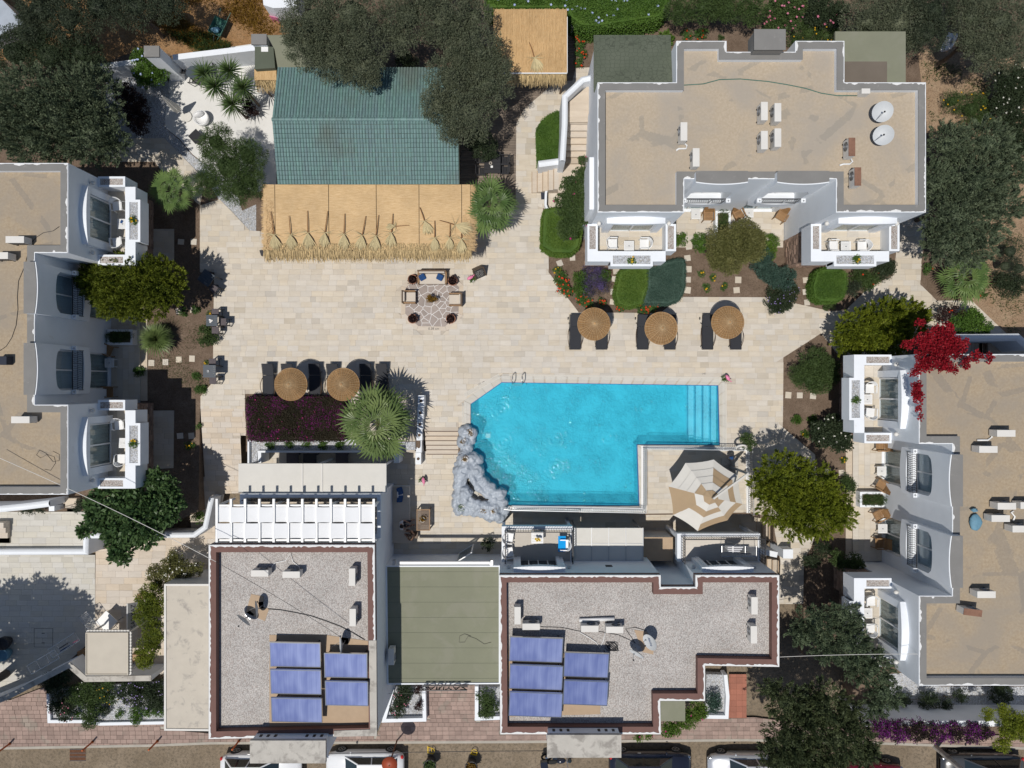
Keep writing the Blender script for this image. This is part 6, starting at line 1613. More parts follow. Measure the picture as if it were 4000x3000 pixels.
for (lab, t, l, z, n) in [('strip of red geraniums beside the reed gazebo', 'A2', '545,290,40 550,360,40 555,440,42 545,510,35', .25, 22), ('mound of red geraniums at the west tip of the north garden', 'B2', '400,710,55 410,770,55 460,810,40', .25, 30), ('red geraniums behind the left wicker parasol', 'B2', '570,870,45 620,905,40 545,850,30', .2, 22), ('small clump of red geraniums right of the left parasol', 'B2', '730,895,32', .2, 8), ('small red geranium at the foot of the two toned mound', 'B2', '872,940,28', .2, 6), ('broad clump of red geraniums behind the middle wicker parasol', 'B2', '1060,940,48 1120,940,45 1040,900,35 1165,925,30', .22, 34),
 ('pair of red geranium plants behind the north villa parapet', 'A2', '1415,285,40 1510,280,38 1550,270,36', .2, 9), ('small geranium plants along the felt roof edge', 'A2', '720,370,28 1030,370,38', .15, 2), ('single geranium beside the chimney', 'A3', '0,340,20', .15, 2), ('red flowering plants under the low fan palm', 'B3', '1290,620,40 1500,820,30 1740,830,25', .2, 6)]:
 bush('geranium', lab, t, l, 'geran', z=z, leaf=.06, flowers=[('flr', n, .06)], cat='flowers')
smallplant('banana_plant', 'small banana plant by the north villa parapet', *w('A2', 1235, 330), -.03, .38, 'box_br', leaf=.2, dens=500)
smallplant('grey_shrub', 'thin grey green shrub on bare soil north of the shingle roof', *w('A2', 875, 330), -.03, .42, 'teal', dens=900)
smallplant('small_weed', 'tiny green plant on the soil right of the geranium pair', *w('A2', 1695, 310), -.03, .16, 'bushg')
bush('tall_hedge', 'bushy olive green hedge between the gate shelter and the annex', 'D0', '1220,280,110 1200,420,100 1250,560,90 1200,680,90 1180,780,70 1260,350,80', 'golden_dk', z=1.2, leaf=.09, bz=-1.1, cat='hedge')
bush('variegated_bush', 'pale variegated bush at the north end of the annex', 'C0', '1270,1540,80 1370,1500,90 1480,1510,80 1590,1500,60 1420,1400,60 1290,1620,60', 'topiary', z=.6, leaf=.08, bz=-1.1, flowers=[('flw', 40, .05)])
for (lab, l, m, z, fl) in [('dark shrub in the shade at the left of the street bed', '430,950,80 470,1000,80 520,900,70', 'bushdk', -.3, None), ('green shrub in the middle of the street bed', '640,1060,90 720,1020,80 780,1100,60', 'bushg', -.5, [('flw', 10, .035)]), ('shrub with tiny pink flowers at lower left of the street bed', '470,1150,75 540,1200,75 560,1120,60', 'bushdk', -.6, [('flp', 24, .04)]), ('shrub spilling over the kerb of the street bed', '740,1180,80 730,1270,65 700,1110,50', 'bushg', -.5, None), ('orange flowering shrub under the angled wall', '880,960,60 840,1060,60 910,1090,50', 'bushg', -.5, [('fly', 20, .04)]),
 ('largest violet flowered shrub in the street bed', '1080,1040,110 1200,1060,110 1280,1120,80 1140,980,80 1290,1010,60', 'bushdk', -.4, [('flv', 70, .04)]), ('small round bush on the gravel of the street bed', '855,1185,42', 'bushdk', -.8, None), ('smallest round bush on the gravel of the street bed', '970,1220,30', 'box', -.85, None), ('round green bush hanging over the white kerb', '1100,1220,50 1110,1270,35', 'box', -.7, None), ('round bush near the annex corner of the street bed', '1195,1200,40 1290,1190,50', 'box', -.75, None), ('tiny dark bush left of the white kerb post', '630,1220,30', 'box', -.8, None)]:
 bush('shrub', lab, 'D0', l, m, z=z, bz=-1.2, flowers=fl)
bush('shrub', 'dark flowering shrub in the U shaped planter', 'D1', '1180,1090,70 1150,1180,60 1210,1030,60', 'bushdk', z=-.5, bz=-1.2, flowers=[('flp', 16, .04)])
bush('purple_leaved_bush', 'small purple bush at the right side of the U shaped planter', 'D1', '1310,1020,35 1320,1150,35', 'purpleplant', z=-.6, bz=-1.2)
bush('shrub', 'green shrub filling the planter right of the lobby entrance', 'D1', '1860,1080,70 1900,1170,70 1850,1220,40', 'bushg', z=-.6, bz=-1.2)
bush('climber', 'bright green bougainvillea in front of the small felt canopy', 'D2', '1300,1320,70 1420,1260,80 1500,1190,80 1250,1350,50 1020,1400,32 1110,1395,28', 'box_br', z=.2, bz=-1.2, leaf=.1, flowers=[('flm', 5, .06)])
bush('grey_shrub', 'round grey green shrub in the gravel planter on the red tiles', 'D2', '1630,1110,60 1640,1160,50', 'teal', z=-.3, bz=-1.0)
hedge('purple_hedge', 'dark clipped hedge dotted with purple flowers below the left parasols', wl('C1', "C0:1990,115 C1:30,115 700,115 700,450 C0:2060,455 C0:2010,445", .9), -.03, .85, 'purple', 2000, .06, .045, round_=.15, rough=.08, flowers=[('flm', 14, .04)])
tree('rose_bush', 'rose bush with white flowers at the corner of the right villa balcony', 'bush', 'C3', '530,340,90 620,370,90 450,420,90 560,460,80 620,500,50 410,360,60', 'bushdk', zc=.9, dens=1000, leaf=.11, wid=.08, flat=.7, tr=.04, flowers=[('flw', 34, .06)])
bush('rosemary', 'loose olive green shrub in the bed left of the right villa', 'B3', '380,1380,120 470,1450,110 330,1520,110 250,1480,80 420,1550,90 510,1500,60', 'bushg', z=.8, leaf=.1, wid=.03)
for (lab, x, y, r, t) in [('tiny bush near the stepping stones left of the right villa', 225, 290, 38, 'C3'), ('second tiny bush, closer to the rose', 350, 290, 32, 'C3'), ('small bush with yellow flower left of the rose', 300, 410, 28, 'C3'), ('yellow flowers above the golden cypress', 605, 615, 22, 'C3')]:
 p = w(t, x, y); smallplant('small_bush', lab, p[0], p[1], -.03, r / 2.074 / 70, 'box', 'fly' if 'yellow' in lab else None, 3, .06)
bush('shrub', 'green shrub in the shade right of the golden cypress', 'C3', '650,830,60 620,780,50', 'bushg', z=.3)
bush('white_rose', 'shrub with white roses on top of the rubble wall', 'C3', '700,1440,65 650,1480,45 740,1480,40', 'bushg', z=1.2, leaf=.09, flowers=[('flw', 9, .07)])
bush('shrub', 'leafy shrub left of the white rose on the rubble wall', 'C3', '560,1400,60 590,1460,50', 'bushg', z=1.2)
bush('shrub', 'dark shrub beside the path corner south of the golden cypress', 'C3', '360,1430,60 440,1340,70 310,1430,35', 'bushdk', z=.4)
mtree('juniper_tree', 'big blue green juniper between the stepped gravel house and the right villa', 'tree', 'D3:380,480,170 D3:620,420,130 D3:640,640,180 D3:830,850,170 D3:940,1050,140 D3:250,560,100 D3:700,820,120 D3:480,680,130 D3:860,1160,90', 'juniper_gr', 4.2, **JUN)
mtree('juniper_tree', 'dull green tree at the bottom edge right of the stepped gravel house', 'tree', 'D3:150,1130,170 D3:430,1120,180 D3:180,1420,220 D3:560,1420,200 D3:330,1280,200 D3:700,1330,120 D3:80,1600,180 D3:450,1650,200 D3:30,1000,90 D3:750,1550,120 D3:330,1130,150 D3:620,1200,140 D3:820,1480,100 D3:250,1560,180', 'juniper_y', 4.4, **JUN)
bush('magenta_bougainvillea', 'long magenta bougainvillea on top of the street wall', 'D3', '900,1330,90 1050,1360,90 1200,1350,90 1350,1370,80 1500,1370,80 1650,1370,80 1760,1370,60', 'purple2', z=2.1, leaf=.08, dens=1700, cat='climber')
bush('yellow_green_climber', 'yellow green climber hanging over the street wall at the right edge', 'D3', '1950,1300,110 2050,1330,110 1900,1450,70 1900,1180,45 1780,1220,50', 'golden', z=2.1, leaf=.09, cat='climber')
bush('shrub', 'dark shrubs on gravel at the foot of the right villa', 'D3', '1300,1110,80 1560,1080,50 1880,1040,90 1100,1100,50 1430,1140,50', 'bushdk', z=.4)
RB = dict(dens=1200, leaf=.09, wid=.07, flat=.65, crad=.24)
mtree('red_bougainvillea', 'brilliant red bougainvillea spilling over the right villa roof corner', 'climber', 'B3:1260,1230,90 B3:1400,1200,120 B3:1500,1260,90 B3:1270,1380,70 B3:1380,1350,90 B3:1190,1450,40 B3:1225,1060,30 B3:1460,1110,40 B3:1210,1560,38 B3:1215,1640,34 C3:1200,40,34 C3:1210,110,32 C3:1225,185,25 C3:1235,265,14 B3:1690,1330,40 B3:1790,1340,30 B3:1520,1440,30 B3:1600,1210,30 B3:1600,1380,40 B3:1440,1410,35 B3:1130,1240,35', 'redb', 6.75, tr=.05, **RB)
mtree('rose_bush', 'shrub with reddish twigs behind the red bougainvillea', 'bush', 'B3:1430,980,50 B3:1500,960,40 B3:1380,1030,40 B3:1570,980,35', 'purpleplant', 1.2, dens=900, leaf=.09, wid=.05, flat=.6, tr=.03, flowers=[('flr', 8, .05)])
mtree('rose_bush', 'green rose bush on the path north of the white stair wall', 'bush', 'B3:1560,1060,80 B3:1660,1060,90 B3:1640,1000,60 B3:1760,1100,50', 'box', 1.2, dens=1000, leaf=.1, wid=.07, flat=.6, tr=.03)
for (lab, x, y, r) in [('tiny blue green plant, first from the left on the gravel strip', 118, 503, .2), ('second plant from the left on the gravel strip', 272, 492, .2), ('third plant from the left on the gravel strip', 408, 492, .16), ('fourth plant from the left on the gravel strip', 548, 492, .22), ('fifth plant on the gravel strip, nearest the large palm', 683, 488, .22)]:
 p = w('C1', x, y); smallplant('small_bush', lab, p[0], p[1], .05, r, 'box', group='small plants on the gravel strip')
for (lab, t, x, y, r, fl) in [('yellow gazania in front of the round tree, left upper', 'B2', 1530, 660, .16, 2), ('yellow gazania directly below the round tree', 'B2', 1632, 700, .16, 3), ('yellow gazania at the lower left of the four', 'B2', 1570, 775, .2, 2), ('yellow gazania at the lower right of the four', 'B2', 1718, 770, .18, 2), ('tall yellow gazania at the west tip of the north garden', 'B2', 368, 640, .22, 6), ('weeds beside the left garden stepping stones', 'B0', 1490, 965, .22, 0), ('leafy plant between stepping stone and deck edge', 'B0', 1585, 950, .2, 0), ('yellow daisy beside the middle bar table', 'B0', 1692, 985, .08, 2), ('yellow daisy beside the lower bar table', 'B0', 1668, 1385, .1, 2), ('low weeds in the left garden bed near the lower bar table', 'B0', 1590, 1500, .2, 0), ('weed clump at the south end of the left bed', 'B0', 1630, 1600, .28, 0), ('yellow flowers in the left bed beside the shaded path', 'C0', 1540, 500, .2, 6), ('weed at the edge of the deck south of the left bed', 'C0', 1608, 345, .13, 0), ('vine on the low wall end left of the stepping stones', 'B0', 1140, 1455, .3, 0)]:
 p = w(t, x, y); smallplant('flower_plant', lab, p[0], p[1], -.03, r, 'geran', 'fly' if fl else None, fl, .06)
bush('rosemary', 'green shrub leaning over the deck edge beside the middle bar table', 'B0', '1670,1130,50 1660,1200,50 1720,1180,45', 'bushg', z=.4)
bush('shrub', 'green plant in the corner of the gravel by the curved white wall', 'C0', '1610,1080,45', 'box', z=-.5, bz=-1.1)
bush('shrub', 'weedy vines along the foot of the left terrace wall', 'C0', '190,1030,25 250,1030,30 330,1025,28 640,1000,40 650,960,30', 'olive_dk', z=.3)
bush('pittosporum', 'small dark cypress bush at the corner of the umbrella terrace', 'C2', '1900,440,50 1920,480,50', 'bushg', z=1.0, leaf=.08)
bush('shrub', 'round shrub in the shade left of the white balcony chairs', 'C1', '1885,1300,50', 'bushdk', z=-.6, bz=-1.1)
lob = [(-29.0, -16.6, 6.2, 2.6, 2.6, 1.8), (-27.2, -15.6, 6.4, 1.6, 1.6, 1.2), (-28.6, -14.8, 6.3, 1.5, 1.5, 1.2), (-27.9, -18.3, 6.2, 1.7, 1.7, 1.3), (-30.5, -14.6, 6.2, 1.3, 1.3, 1.1), (-26.9, -17.2, 6.3, 1.1, 1.1, .9)]
ot = thing('broad_tree', 'broad tree just left of the car park whose crown shadows the paving', 'tree', (-29, -16.6, -1.1)); trunk(ot, -29, -16.6, -1.1, lob, .25)
V, F = clumpleaves(lob, 260, .26, .15, 'leaf', .25); npmesh('crown', V, F, M['bushg'], ot)
def scatter(label, t, pts, z, n, L, mat, name='dry_grass', wd=.012):
 poly = wl(t, pts); xs = [p[0] for p in poly]; ys = [p[1] for p in poly]
 P = np.stack([RNG.uniform(min(xs), max(xs), n * 3), RNG.uniform(min(ys), max(ys), n * 3)], 1); P = P[inside(P, poly)]
 k = np.sin(P[:, 0] * 1.7 + 2 * np.sin(P[:, 1] * 1.3)) + np.sin(P[:, 1] * 2.3 + P[:, 0]) + RNG.normal(0, .5, len(P)); P = P[k > .5][:n]
 if not len(P): return
 P3 = np.column_stack([P, np.full(len(P), z)]); V, F = leafquads(P3, unit(rdir(len(P)) * .9 + np.array([[0, 0, .8]])), L * RNG.uniform(.5, 1.4, len(P)), wd * RNG.uniform(.7, 1.4, len(P)), .3)
 o = npmesh(name, V, F, M[mat], None, kind='stuff'); o['label'] = label; o['category'] = 'grass'
scatter('dry brown weeds on the ochre dirt field', 'A0', "1050,0 2074,-100 A1:300,100 A1:200,270 2000,360 1400,420 1150,350", -.03, 9000, .28, 'orb', wd=.03)
scatter('green weeds on the ochre dirt field', 'A0', "1200,250 1500,280 2000,280 1950,380 1450,440 1200,340", -.03, 5000, .3, 'bushg', wd=.03)
scatter('weeds on the pale dirt at the right edge', 'A3', "1230,480 1700,560 1900,900 2074,1400 B3:2074,1400 B3:1930,1100 B3:1700,860 B3:1850,500 1500,900 1310,1000", -.03, 9000, .2, 'bushg', wd=.025)
scatter('dry grass in the left garden bed', 'B0', "1150,1060 1700,900 1700,1560 1550,1659 1350,1659 1350,1450 1150,1440", -.03, 3000, .09, 'bushg', wd=.02)
# ==== OBJECTS
used = set()
def put(proto, loc, rz, label, group=None):
 """first call moves the prototype itself, later calls copy it"""
 if id(proto) not in used and not proto.get('_placed'):
  proto['_placed'] = 1; proto.location = loc; proto.rotation_euler = (0, 0, rz); proto['label'] = label
  if group: proto['group'] = group
  return proto
 o = dup(proto, loc, rz, label, group); return o
def at(t, x, y, z): return (*w(t, x, y, z), z)
gg = bpy.data.objects['garden_ground']
sm = MB().box(-.165, -.165, -.04, .165, .165, .0); sme = bpy.data.meshes.new('stepping_stone'); sme.from_pydata(sm.v, [], sm.f); sme.materials.append(M['trav'])
for s in "B0:1465,403 B0:1568,403 B0:1450,965 B0:1563,955 B0:1226,1385 B0:1340,1378 B0:1448,1357 B0:1555,1350 B2:387,577 B2:490,530 B2:832,705 B2:820,808 B2:815,890 B2:845,640 B2:1432,442 B2:1422,535 B2:1432,625 B2:1427,710 B2:1422,795 B2:1833,712 B2:1820,795 B3:306,714 B3:308,808 B3:317,895 C3:165,90 C3:258,92 C3:366,98 C3:485,710 C3:597,720 C0:1458,420 C0:1550,420".split():
 t, p = s.split(':'); x, y = [float(q) for q in p.split(',')]; o = bpy.data.objects.new('stepping_stone', sme); col.objects.link(o); o.parent = gg; a = w(t, x, y)
 o.location = (a[0], a[1], .0); o.rotation_euler = (0, 0, random.uniform(-.12, .12) + (.35 if (x, y) == (387, 577) else 0)); k = random.uniform(.9, 1.1); o.scale = (k, random.uniform(.9, 1.1), 1)
G1 = 'black sun loungers with their heads to the north'
lg = sun_lounger('x', G1)
for x, lab in ((102, 'leftmost lounger of the west row, left of both parasols'), (257, 'second lounger from the left, left half under the first wicker parasol'), (478, 'third lounger from the left, between the two west parasols'), (622, 'fourth lounger from the left, touching the second west parasol'), (890, 'fifth lounger from the left, in the second west parasol shadow'), (1020, 'lounger at the right end of the west row beside the fan palm')):
 put(lg, (*w('B1', x, 1532, .3), .012), 0, 'black ' + lab, G1)
for x, lab in ((510, 'left lounger under the parasol nearest the geraniums'), (725, 'right lounger under the parasol nearest the geraniums'), (1058, 'left lounger under the middle pool parasol'), (1278, 'right lounger under the middle pool parasol'), (1583, 'left lounger under the easternmost parasol'), (1812, 'right lounger under the easternmost parasol')):
 put(lg, (*w('B2', x, 1136, .3), .012), 0, 'black ' + lab, G1)
G2 = 'round wicker parasols over the loungers'
um = straw_umbrella('x', G2, .86)
for t, x, y, lab, rz in (('B1', 265, 1558, 'wicker parasol at the west end above the purple hedge', 0), ('B1', 692, 1558, 'wicker parasol touching the large fan palm', 1.1), ('B2', 670, 1065, 'wicker parasol beside the red geraniums', 2.0), ('B2', 1220, 1100, 'wicker parasol in the middle of the three north of the pool', .6), ('B2', 1765, 1052, 'wicker parasol furthest to the right of all five', 2.9)):
 put(um, (*w(t, x, y, 2.4), .0), rz, 'round ' + lab, G2)
def sofa(label, cat, wd, loc, rz, name='garden_sofa'):
 t = thing(name, label, cat); h = wd / 2
 MB().box(-h, .3, .12, h, .37, .72).build('back_frame', M['wooddk'], t, bevel=.01)
 for s in (-1, 1):
  a, b = sorted((s * h, s * (h - .06))); MB().box(a, -.36, .5, b, .3, .56).box(a, -.36, .1, b, -.31, .5).box(a, -.3, .16, b, .29, .22).build('arm_frame', M['wood'], t)
  for yy in (-.34, .33): MB().box(s * (h - .03) - .03, yy - .03, 0, s * (h - .03) + .03, yy + .03, .12).build('leg', M['wooddk'], t)
 MB().box(-h + .07, -.37, .2, h - .07, .3, .26).build('seat_frame', M['wooddk'], t)
 MB().box(-h + .08, -.36, .261, h - .08, .2, .40).build('seat_cushion', M['cush'], t, bevel=.03)
 MB().box(-h + .08, .205, .3, h - .08, .295, .70).build('back_cushion', M['cush'], t, bevel=.03)
 t.location = loc; t.rotation_euler = (0, 0, rz); return t
a = w('B1', 1428, 692, .4); sofa('cream two seat sofa with brown frame and two navy pillows at the seating circle', 'sofa', 1.58, (a[0], a[1], .012), 0)
for x, rz, s in ((1347, .5, 'left'), (1490, -.45, 'right')):
 p = w('B1', x, 690, .5); o = MB().obox((0, 0, 0), (.36, .36, .13)).build('pillow', M['navy'], None, bevel=.055); o.location = (p[0], p[1], .50); o.rotation_euler = (.45, 0, rz); tag(o, 'navy blue pillow on the %s end of the cream sofa' % s, 'pillow', 'navy pillows on the sofa')
a = w('B1', 1240, 851, .4); sofa('cream cushioned armchair on the left of the seating circle', 'armchair', .7, (a[0], a[1], .012), pi / 2, 'garden_armchair')
a = w('B1', 1617, 871, .4); sofa('cream cushioned armchair on the right of the seating circle', 'armchair', .7, (a[0], a[1], .012), -pi / 2, 'garden_armchair')
for x, y, lab in ((1268, 707, 'terracotta pot with dark plant left of the sofa'), (1592, 720, 'terracotta pot with sparse plant right of the sofa'), (1268, 1027, 'terracotta pot with dark plant at the lower left of the circle'), (1577, 1027, 'terracotta pot with dark leaves at the lower right of the circle')):
 o = terracotta_pot(lab, 'terracotta pots round the seating circle', .25, .32); o.location = (*w('B1', x, y, .32), .012)
o = thing('ornamental_plant', 'orange brown tufted plant in a small pot at the centre of the mosaic circle', 'potted plant'); MB().lathe([(.12, 0), (.16, .35), (.13, .35), (.001, .33)], 14).build('pot', M['pot_dk'], o)
V, F = clumpleaves([(0, 0, .5, .2, .17, .2)], 3500, .12, .03, 'leaf', .5); npmesh('foliage', V, F, M['orb'], o); o.location = (*w('B1', 1420, 872, .45), .012)
o = thing('chalkboard', 'folding chalkboard sign with white handwriting east of the seating circle', 'chalkboard')
fr = MB().obox((0, -.16, .45), (.6, .03, .98), rx=-.33); fr.build('board', M['black'], o); MB().obox((0, .16, .45), (.6, .03, .98), rx=.33).build('rear_board', M['wooddk'], o)
for s in (-.31, .31): MB().bar((s, -.33, 0), (s, .0, .95), .05, .05).build('side_frame', M['wooddk'], o)
for k, tx in enumerate(('~ MENU ~', 'pizza  salad', 'burger  toast', 'fish  pasta', 'cold drinks', 'ice cream')):
 q = text(tx, 0, -.205 + (.0) - .047 * (k - 2.5) * .66 + .02, .50 - .115 * (k - 2.5), .085, 0, M['whitepaint'], 'lettering', o, rx=pi / 2 - .33)
 q.location.y = -.18 - (.45 - q.location.z) * math.tan(.33) * 1.0 - .012
o.location = (*w('B1', 1803, 640, .4), .012); o.rotation_euler = (0, 0, radians(24))
def flamingo(lab, t, x, y, rz):
 o = thing('flamingo_planter', lab, 'ornament', group='pink flamingo ornaments'); MB().lathe([(.1, 0), (.14, .2), (.11, .2), (.001, .18)], 14).build('pot', M['cwhite'], o)
 V, F = clumpleaves([(0, 0, .22, .13, .13, .1)], 2500, .08, .04); npmesh('foliage', V, F, M['box'], o)
 MB().ball((.0, .12, .42), .13, 12, 8, sq=(1.5, .75, .7)).build('body', M['pink'], o, smooth=True)
 MB().tube([(.16, .12, .45), (.25, .12, .52), (.22, .12, .64), (.28, .12, .66)], .022, 6).build('neck', M['pink'], o); MB().tube([(.0, .12, .4), (.0, .12, .0)], .008, 4).build('leg', M['pink'], o)
 o.location = (*w(t, x, y, .3), .012 if t != 'C1' else -1.1); o.rotation_euler = (0, 0, rz)
flamingo('pink flamingo planter beside the chalkboard', 'B1', 1745, 712, .5); flamingo('pink flamingo planter at the north east corner of the pool', 'B2', 1728, 1515, -1.0); flamingo('pink flamingo planter on the lower patio by the steps', 'C1', 1322, 805, -1.4)
o = thing('tripod_lamp', 'black tripod floodlight under the left corner of the reed veranda', 'floodlight'); MB().tube([(0, 0, .05), (0, 0, 1.1)], .02, 6).obox((-.08, .0, 1.15), (.16, .3, .24), .3).build('lamp_head', M['black'], o)
for k in range(3): MB().tube([(0, 0, .4), (.35 * cos(k * 2.1 - .9), .35 * sin(k * 2.1 - .9), .02)], .016, 5).build('leg', M['black'], o)
o.location = (*w('B1', 112, 520, .2), .012)
def bartable(lab, s):
 o = thing('bar_table', lab, 'table', group='dark bar tables at the left edge of the deck'); h = s / 2
 for i in range(6): MB().box(-h, -h + s * i / 6 + .003, 1.06, h, -h + s * (i + 1) / 6 - .003, 1.1).build('tabletop_board', M['tabletop_dk'], o)
 for a in (-1, 1):
  for b in (-1, 1): MB().box(a * (h - .05) - .025, b * (h - .05) - .025, 0, a * (h - .05) + .025, b * (h - .05) + .025, 1.06).build('leg', M['black'], o)
 return o
bs = thing('bar_stool', 'x', 'stool', group='dark bar stools at the left edge of the deck')
MB().box(-.19, -.19, .74, .19, .19, .8).build('seat', M['wicker_dk'], bs, bevel=.015)
for a in (-1, 1):
 for b in (-1, 1): MB().bar((a * .2, b * .2, 0), (a * .165, b * .165, .74), .035, .035).build('leg', M['black'], bs)
 MB().bar((a * .19, -.19, .3), (a * .19, .19, .3), .025, .025).build('foot_rail', M['black'], bs); MB().bar((-.19, a * .19, .3), (.19, a * .19, .3), .025, .025).build('foot_rail', M['black'], bs)
for (x, y, s, lab, rz) in ((805, 1085, .72, 'half shaded bar table at the north end of the deck edge', -.62), (826.4, 1252, .6, 'middle bar table with a white cup and a tray', 0), (817, 1450, .68, 'southernmost bar table with a single ashtray', 0)):
 o = bartable(lab, s); o.location = (*W(x, y, 1.1), -.02); o.rotation_euler = (0, 0, rz)
for (x, y, lab, rz) in ((833, 1127, 'stool at the shaded corner bar table', -.62), (869, 1257, 'stool on the deck side of the middle bar table', 0), (839.6, 1219, 'stool north of the middle bar table', 0), (839.6, 1289, 'stool south of the middle bar table', 0), (828.6, 1414, 'stool north of the southernmost bar table', 0), (830, 1486, 'stool south of the southernmost bar table', 0)):
 put(bs, (*W(x, y, .8), -.02), rz, 'dark square topped ' + lab)
for (x, y, lab, m, r) in ((820, 1250, 'white cup on the middle bar table', 'plastic', .055), (813, 1450, 'small metal ashtray on the southernmost bar table', 'steel', .06)):
 o = MB().lathe([(r * .7, 0), (r, .05), (r * .8, .05), (.001, .02)], 14).build('cup' if 'cup' in lab else 'ashtray', M[m], None); o.location = (*W(x, y, 1.12), 1.085); tag(o, lab, 'cup' if 'cup' in lab else 'ashtray')
o = MB().obox((0, 0, .015), (.2, .09, .03), .75).build('napkin_holder', M['cream'], None); o.location = (*W(824, 1255, 1.12), 1.085); tag(o, 'pale napkin holder on the middle bar table', 'napkin holder')
pc = plastic_chair('x', 'white plastic balcony chairs'); ptb = plastic_table('x', 'white plastic balcony tables')
GC, GT = 'white plastic balcony chairs', 'white plastic balcony tables'
for (t, x, y, z, rz, lab) in (('B2', 812, 418, 3.21, pi / 2, 'left chair on the left balcony of the north villa'), ('B2', 1075, 420, 3.21, -pi / 2, 'right chair on the left balcony of the north villa'), ('B3', 525, 435, 3.21, pi / 2, 'left chair on the right balcony of the north villa'), ('B3', 765, 438, 3.21, -pi / 2, 'right chair on the right balcony of the north villa'),
 ('B0', 950, 110, 3.21, .1, 'upper chair on the upper balcony of the left villa'), ('B0', 950, 410, 3.21, pi + .15, 'lower chair on the upper balcony of the left villa'), ('C0', 965, 330, 3.21, .1, 'upper chair on the lower balcony of the left villa'), ('C0', 985, 610, 3.21, pi, 'lower chair on the lower balcony of the left villa'),
 ('C3', 822, 35, 3.21, .0, 'upper chair on the upper balcony of the right villa'), ('C3', 825, 235, 3.21, pi - .1, 'lower chair on the upper balcony of the right villa'), ('D3', 830, 305, 3.21, 0, 'upper chair on the lower balcony of the right villa'), ('D3', 828, 530, 3.21, pi, 'lower chair on the lower balcony of the right villa'),
 ('C1', 2045, 1245, 1.82, pi * .45, 'upper chair at the left end of the black railed balcony'), ('C1', 2045, 1365, 1.82, pi * .55, 'lower chair at the left end of the black railed balcony'), ('C2', 425, 1300, 1.82, -pi / 2, 'chair with the blue towel on the black railed balcony')):
 put(pc, (*w(t, x, y, z + .42), z), rz, 'white plastic ' + lab, GC)
for (t, x, y, z, lab) in (('B2', 948, 436, 3.21, 'table between the chairs on the left balcony of the north villa'), ('B3', 632, 440, 3.21, 'table with black ashtray on the right balcony of the north villa'), ('B0', 992, 258, 3.21, 'table with a blue leaflet on the upper left villa balcony'), ('C0', 1003, 478, 3.21, 'table with an ashtray on the lower left villa balcony'), ('C3', 805, 125, 3.21, 'table on the upper balcony of the right villa'), ('D3', 805, 405, 3.21, 'table on the lower balcony of the right villa'),
 ('B2', 1490, 182, .115, 'table left of the teak chairs on the north terrace'), ('B2', 1920, 170, .115, 'table right of the teak chairs on the north terrace'), ('C3', 922, 705, .115, 'upper table on the ground terrace of the right villa'), ('C3', 930, 1172, .115, 'lower table on the ground terrace of the right villa'), ('B0', 885, 1385, .115, 'shaded table on the ground terrace of the left villa')):
 put(ptb, (*w(t, x, y, z + .42), z), 0, 'white plastic ' + lab, GT)
a = w('C2', 205, 1240, 2.5); o = plastic_table('grey topped table with sunflowers on the black railed balcony', None, .62, .7); o.location = (a[0], a[1] - .02, 1.82)
v_ = thing('sunflower_vase', 'glass vase of sunflowers on the balcony table', 'vase'); MB().cyl(0, 0, 0, .2, .05, 10).build('vase', M['cwhite'], v_)
for k, (dx, dy) in enumerate(((-.11, -.02), (-.04, -.1), (.04, -.03), (.09, -.08))):
 MB().tube([(0, 0, .15), (dx, dy, .33)], .008, 4).build('stem', M['greenplastic'], v_); MB().lathe([(.001, .34), (.065, .345), (.05, .33), (.001, .33)], 12, (dx, dy)).build('petals', M['yellow'], v_); MB().ball((dx, dy, .345), .028, 8, 5).build('flower_head', M['hair'], v_)
v_.location = (a[0] + .02, a[1] + .0, 2.525)
o = MB().box(-.2, -.42, 0, .2, .4, .012).build('towel', M['blue'], None); a = w('C2', 410, 1300, 2.45); o.location = (a[0] - .02, a[1], 2.262); tag(o, 'bright blue towel laid over the balcony chair', 'towel')
o = MB().box(-.06, -.08, 0, .06, .08, .006).build('leaflet', M['navy'], None); o.location = (*w('B0', 985, 240, 3.65), 3.645); o.rotation_euler = (0, 0, -.5); tag(o, 'small blue leaflet on the upper left balcony table', 'leaflet')
wc = wood_chair('x', 'teak armchairs on the ground terraces')
for (t, x, y, rz, lab) in (('B2', 1590, 195, 0, 'left of the north terrace planter'), ('B2', 1835, 185, .45, 'right of the north terrace planter'), ('B3', 108, 195, -.55, 'at the right end of the north terrace'), ('C3', 912, 500, -pi / 2, 'half hidden under the upper right villa balcony'), ('C3', 915, 820, -pi / 2 - .55, 'just above the right villa planter box'), ('C3', 895, 1065, -pi / 2 + .45, 'just below the right villa planter box'), ('C3', 905, 1290, -pi / 2, 'in the shade at the lower end of the right villa terrace'), ('B0', 875, 1280, pi / 2 - .4, 'shaded, below the left villa planter box'), ('B0', 880, 1620, pi / 2, 'shaded, at the lower end of the left villa terrace')):
 put(wc, (*w(t, x, y, .55), .115), rz, 'slatted teak armchair ' + lab)
for v, lab, vis in (('n', 'tall grass plant in the planter box of the north terrace', 1), ('w', 'dark shaded plant in the planter box of the left villa terrace', 1), ('e', 'grassy plant in the planter box of the right villa terrace', 1)):
 for k in (0,):
  P_ = [L2W(v, 0, y) for y in (.35, .6, .85, 1.1, 1.28)]; root = thing('grass_plant', lab, 'plant', (P_[2][0], P_[2][1], .53)); V, F = clumpleaves([(p[0], p[1], .6, .24, .24, .16) for p in P_], 1500, .14, .022, 'leaf', .5); npmesh('foliage', V, F, M['bushg'], root)
ac = ac_unit('x', 'air conditioners on the roofs'); acr = ac_unit('x', 'air conditioners on the roofs', 1)
Ln, Lr = -pi / 2, pi
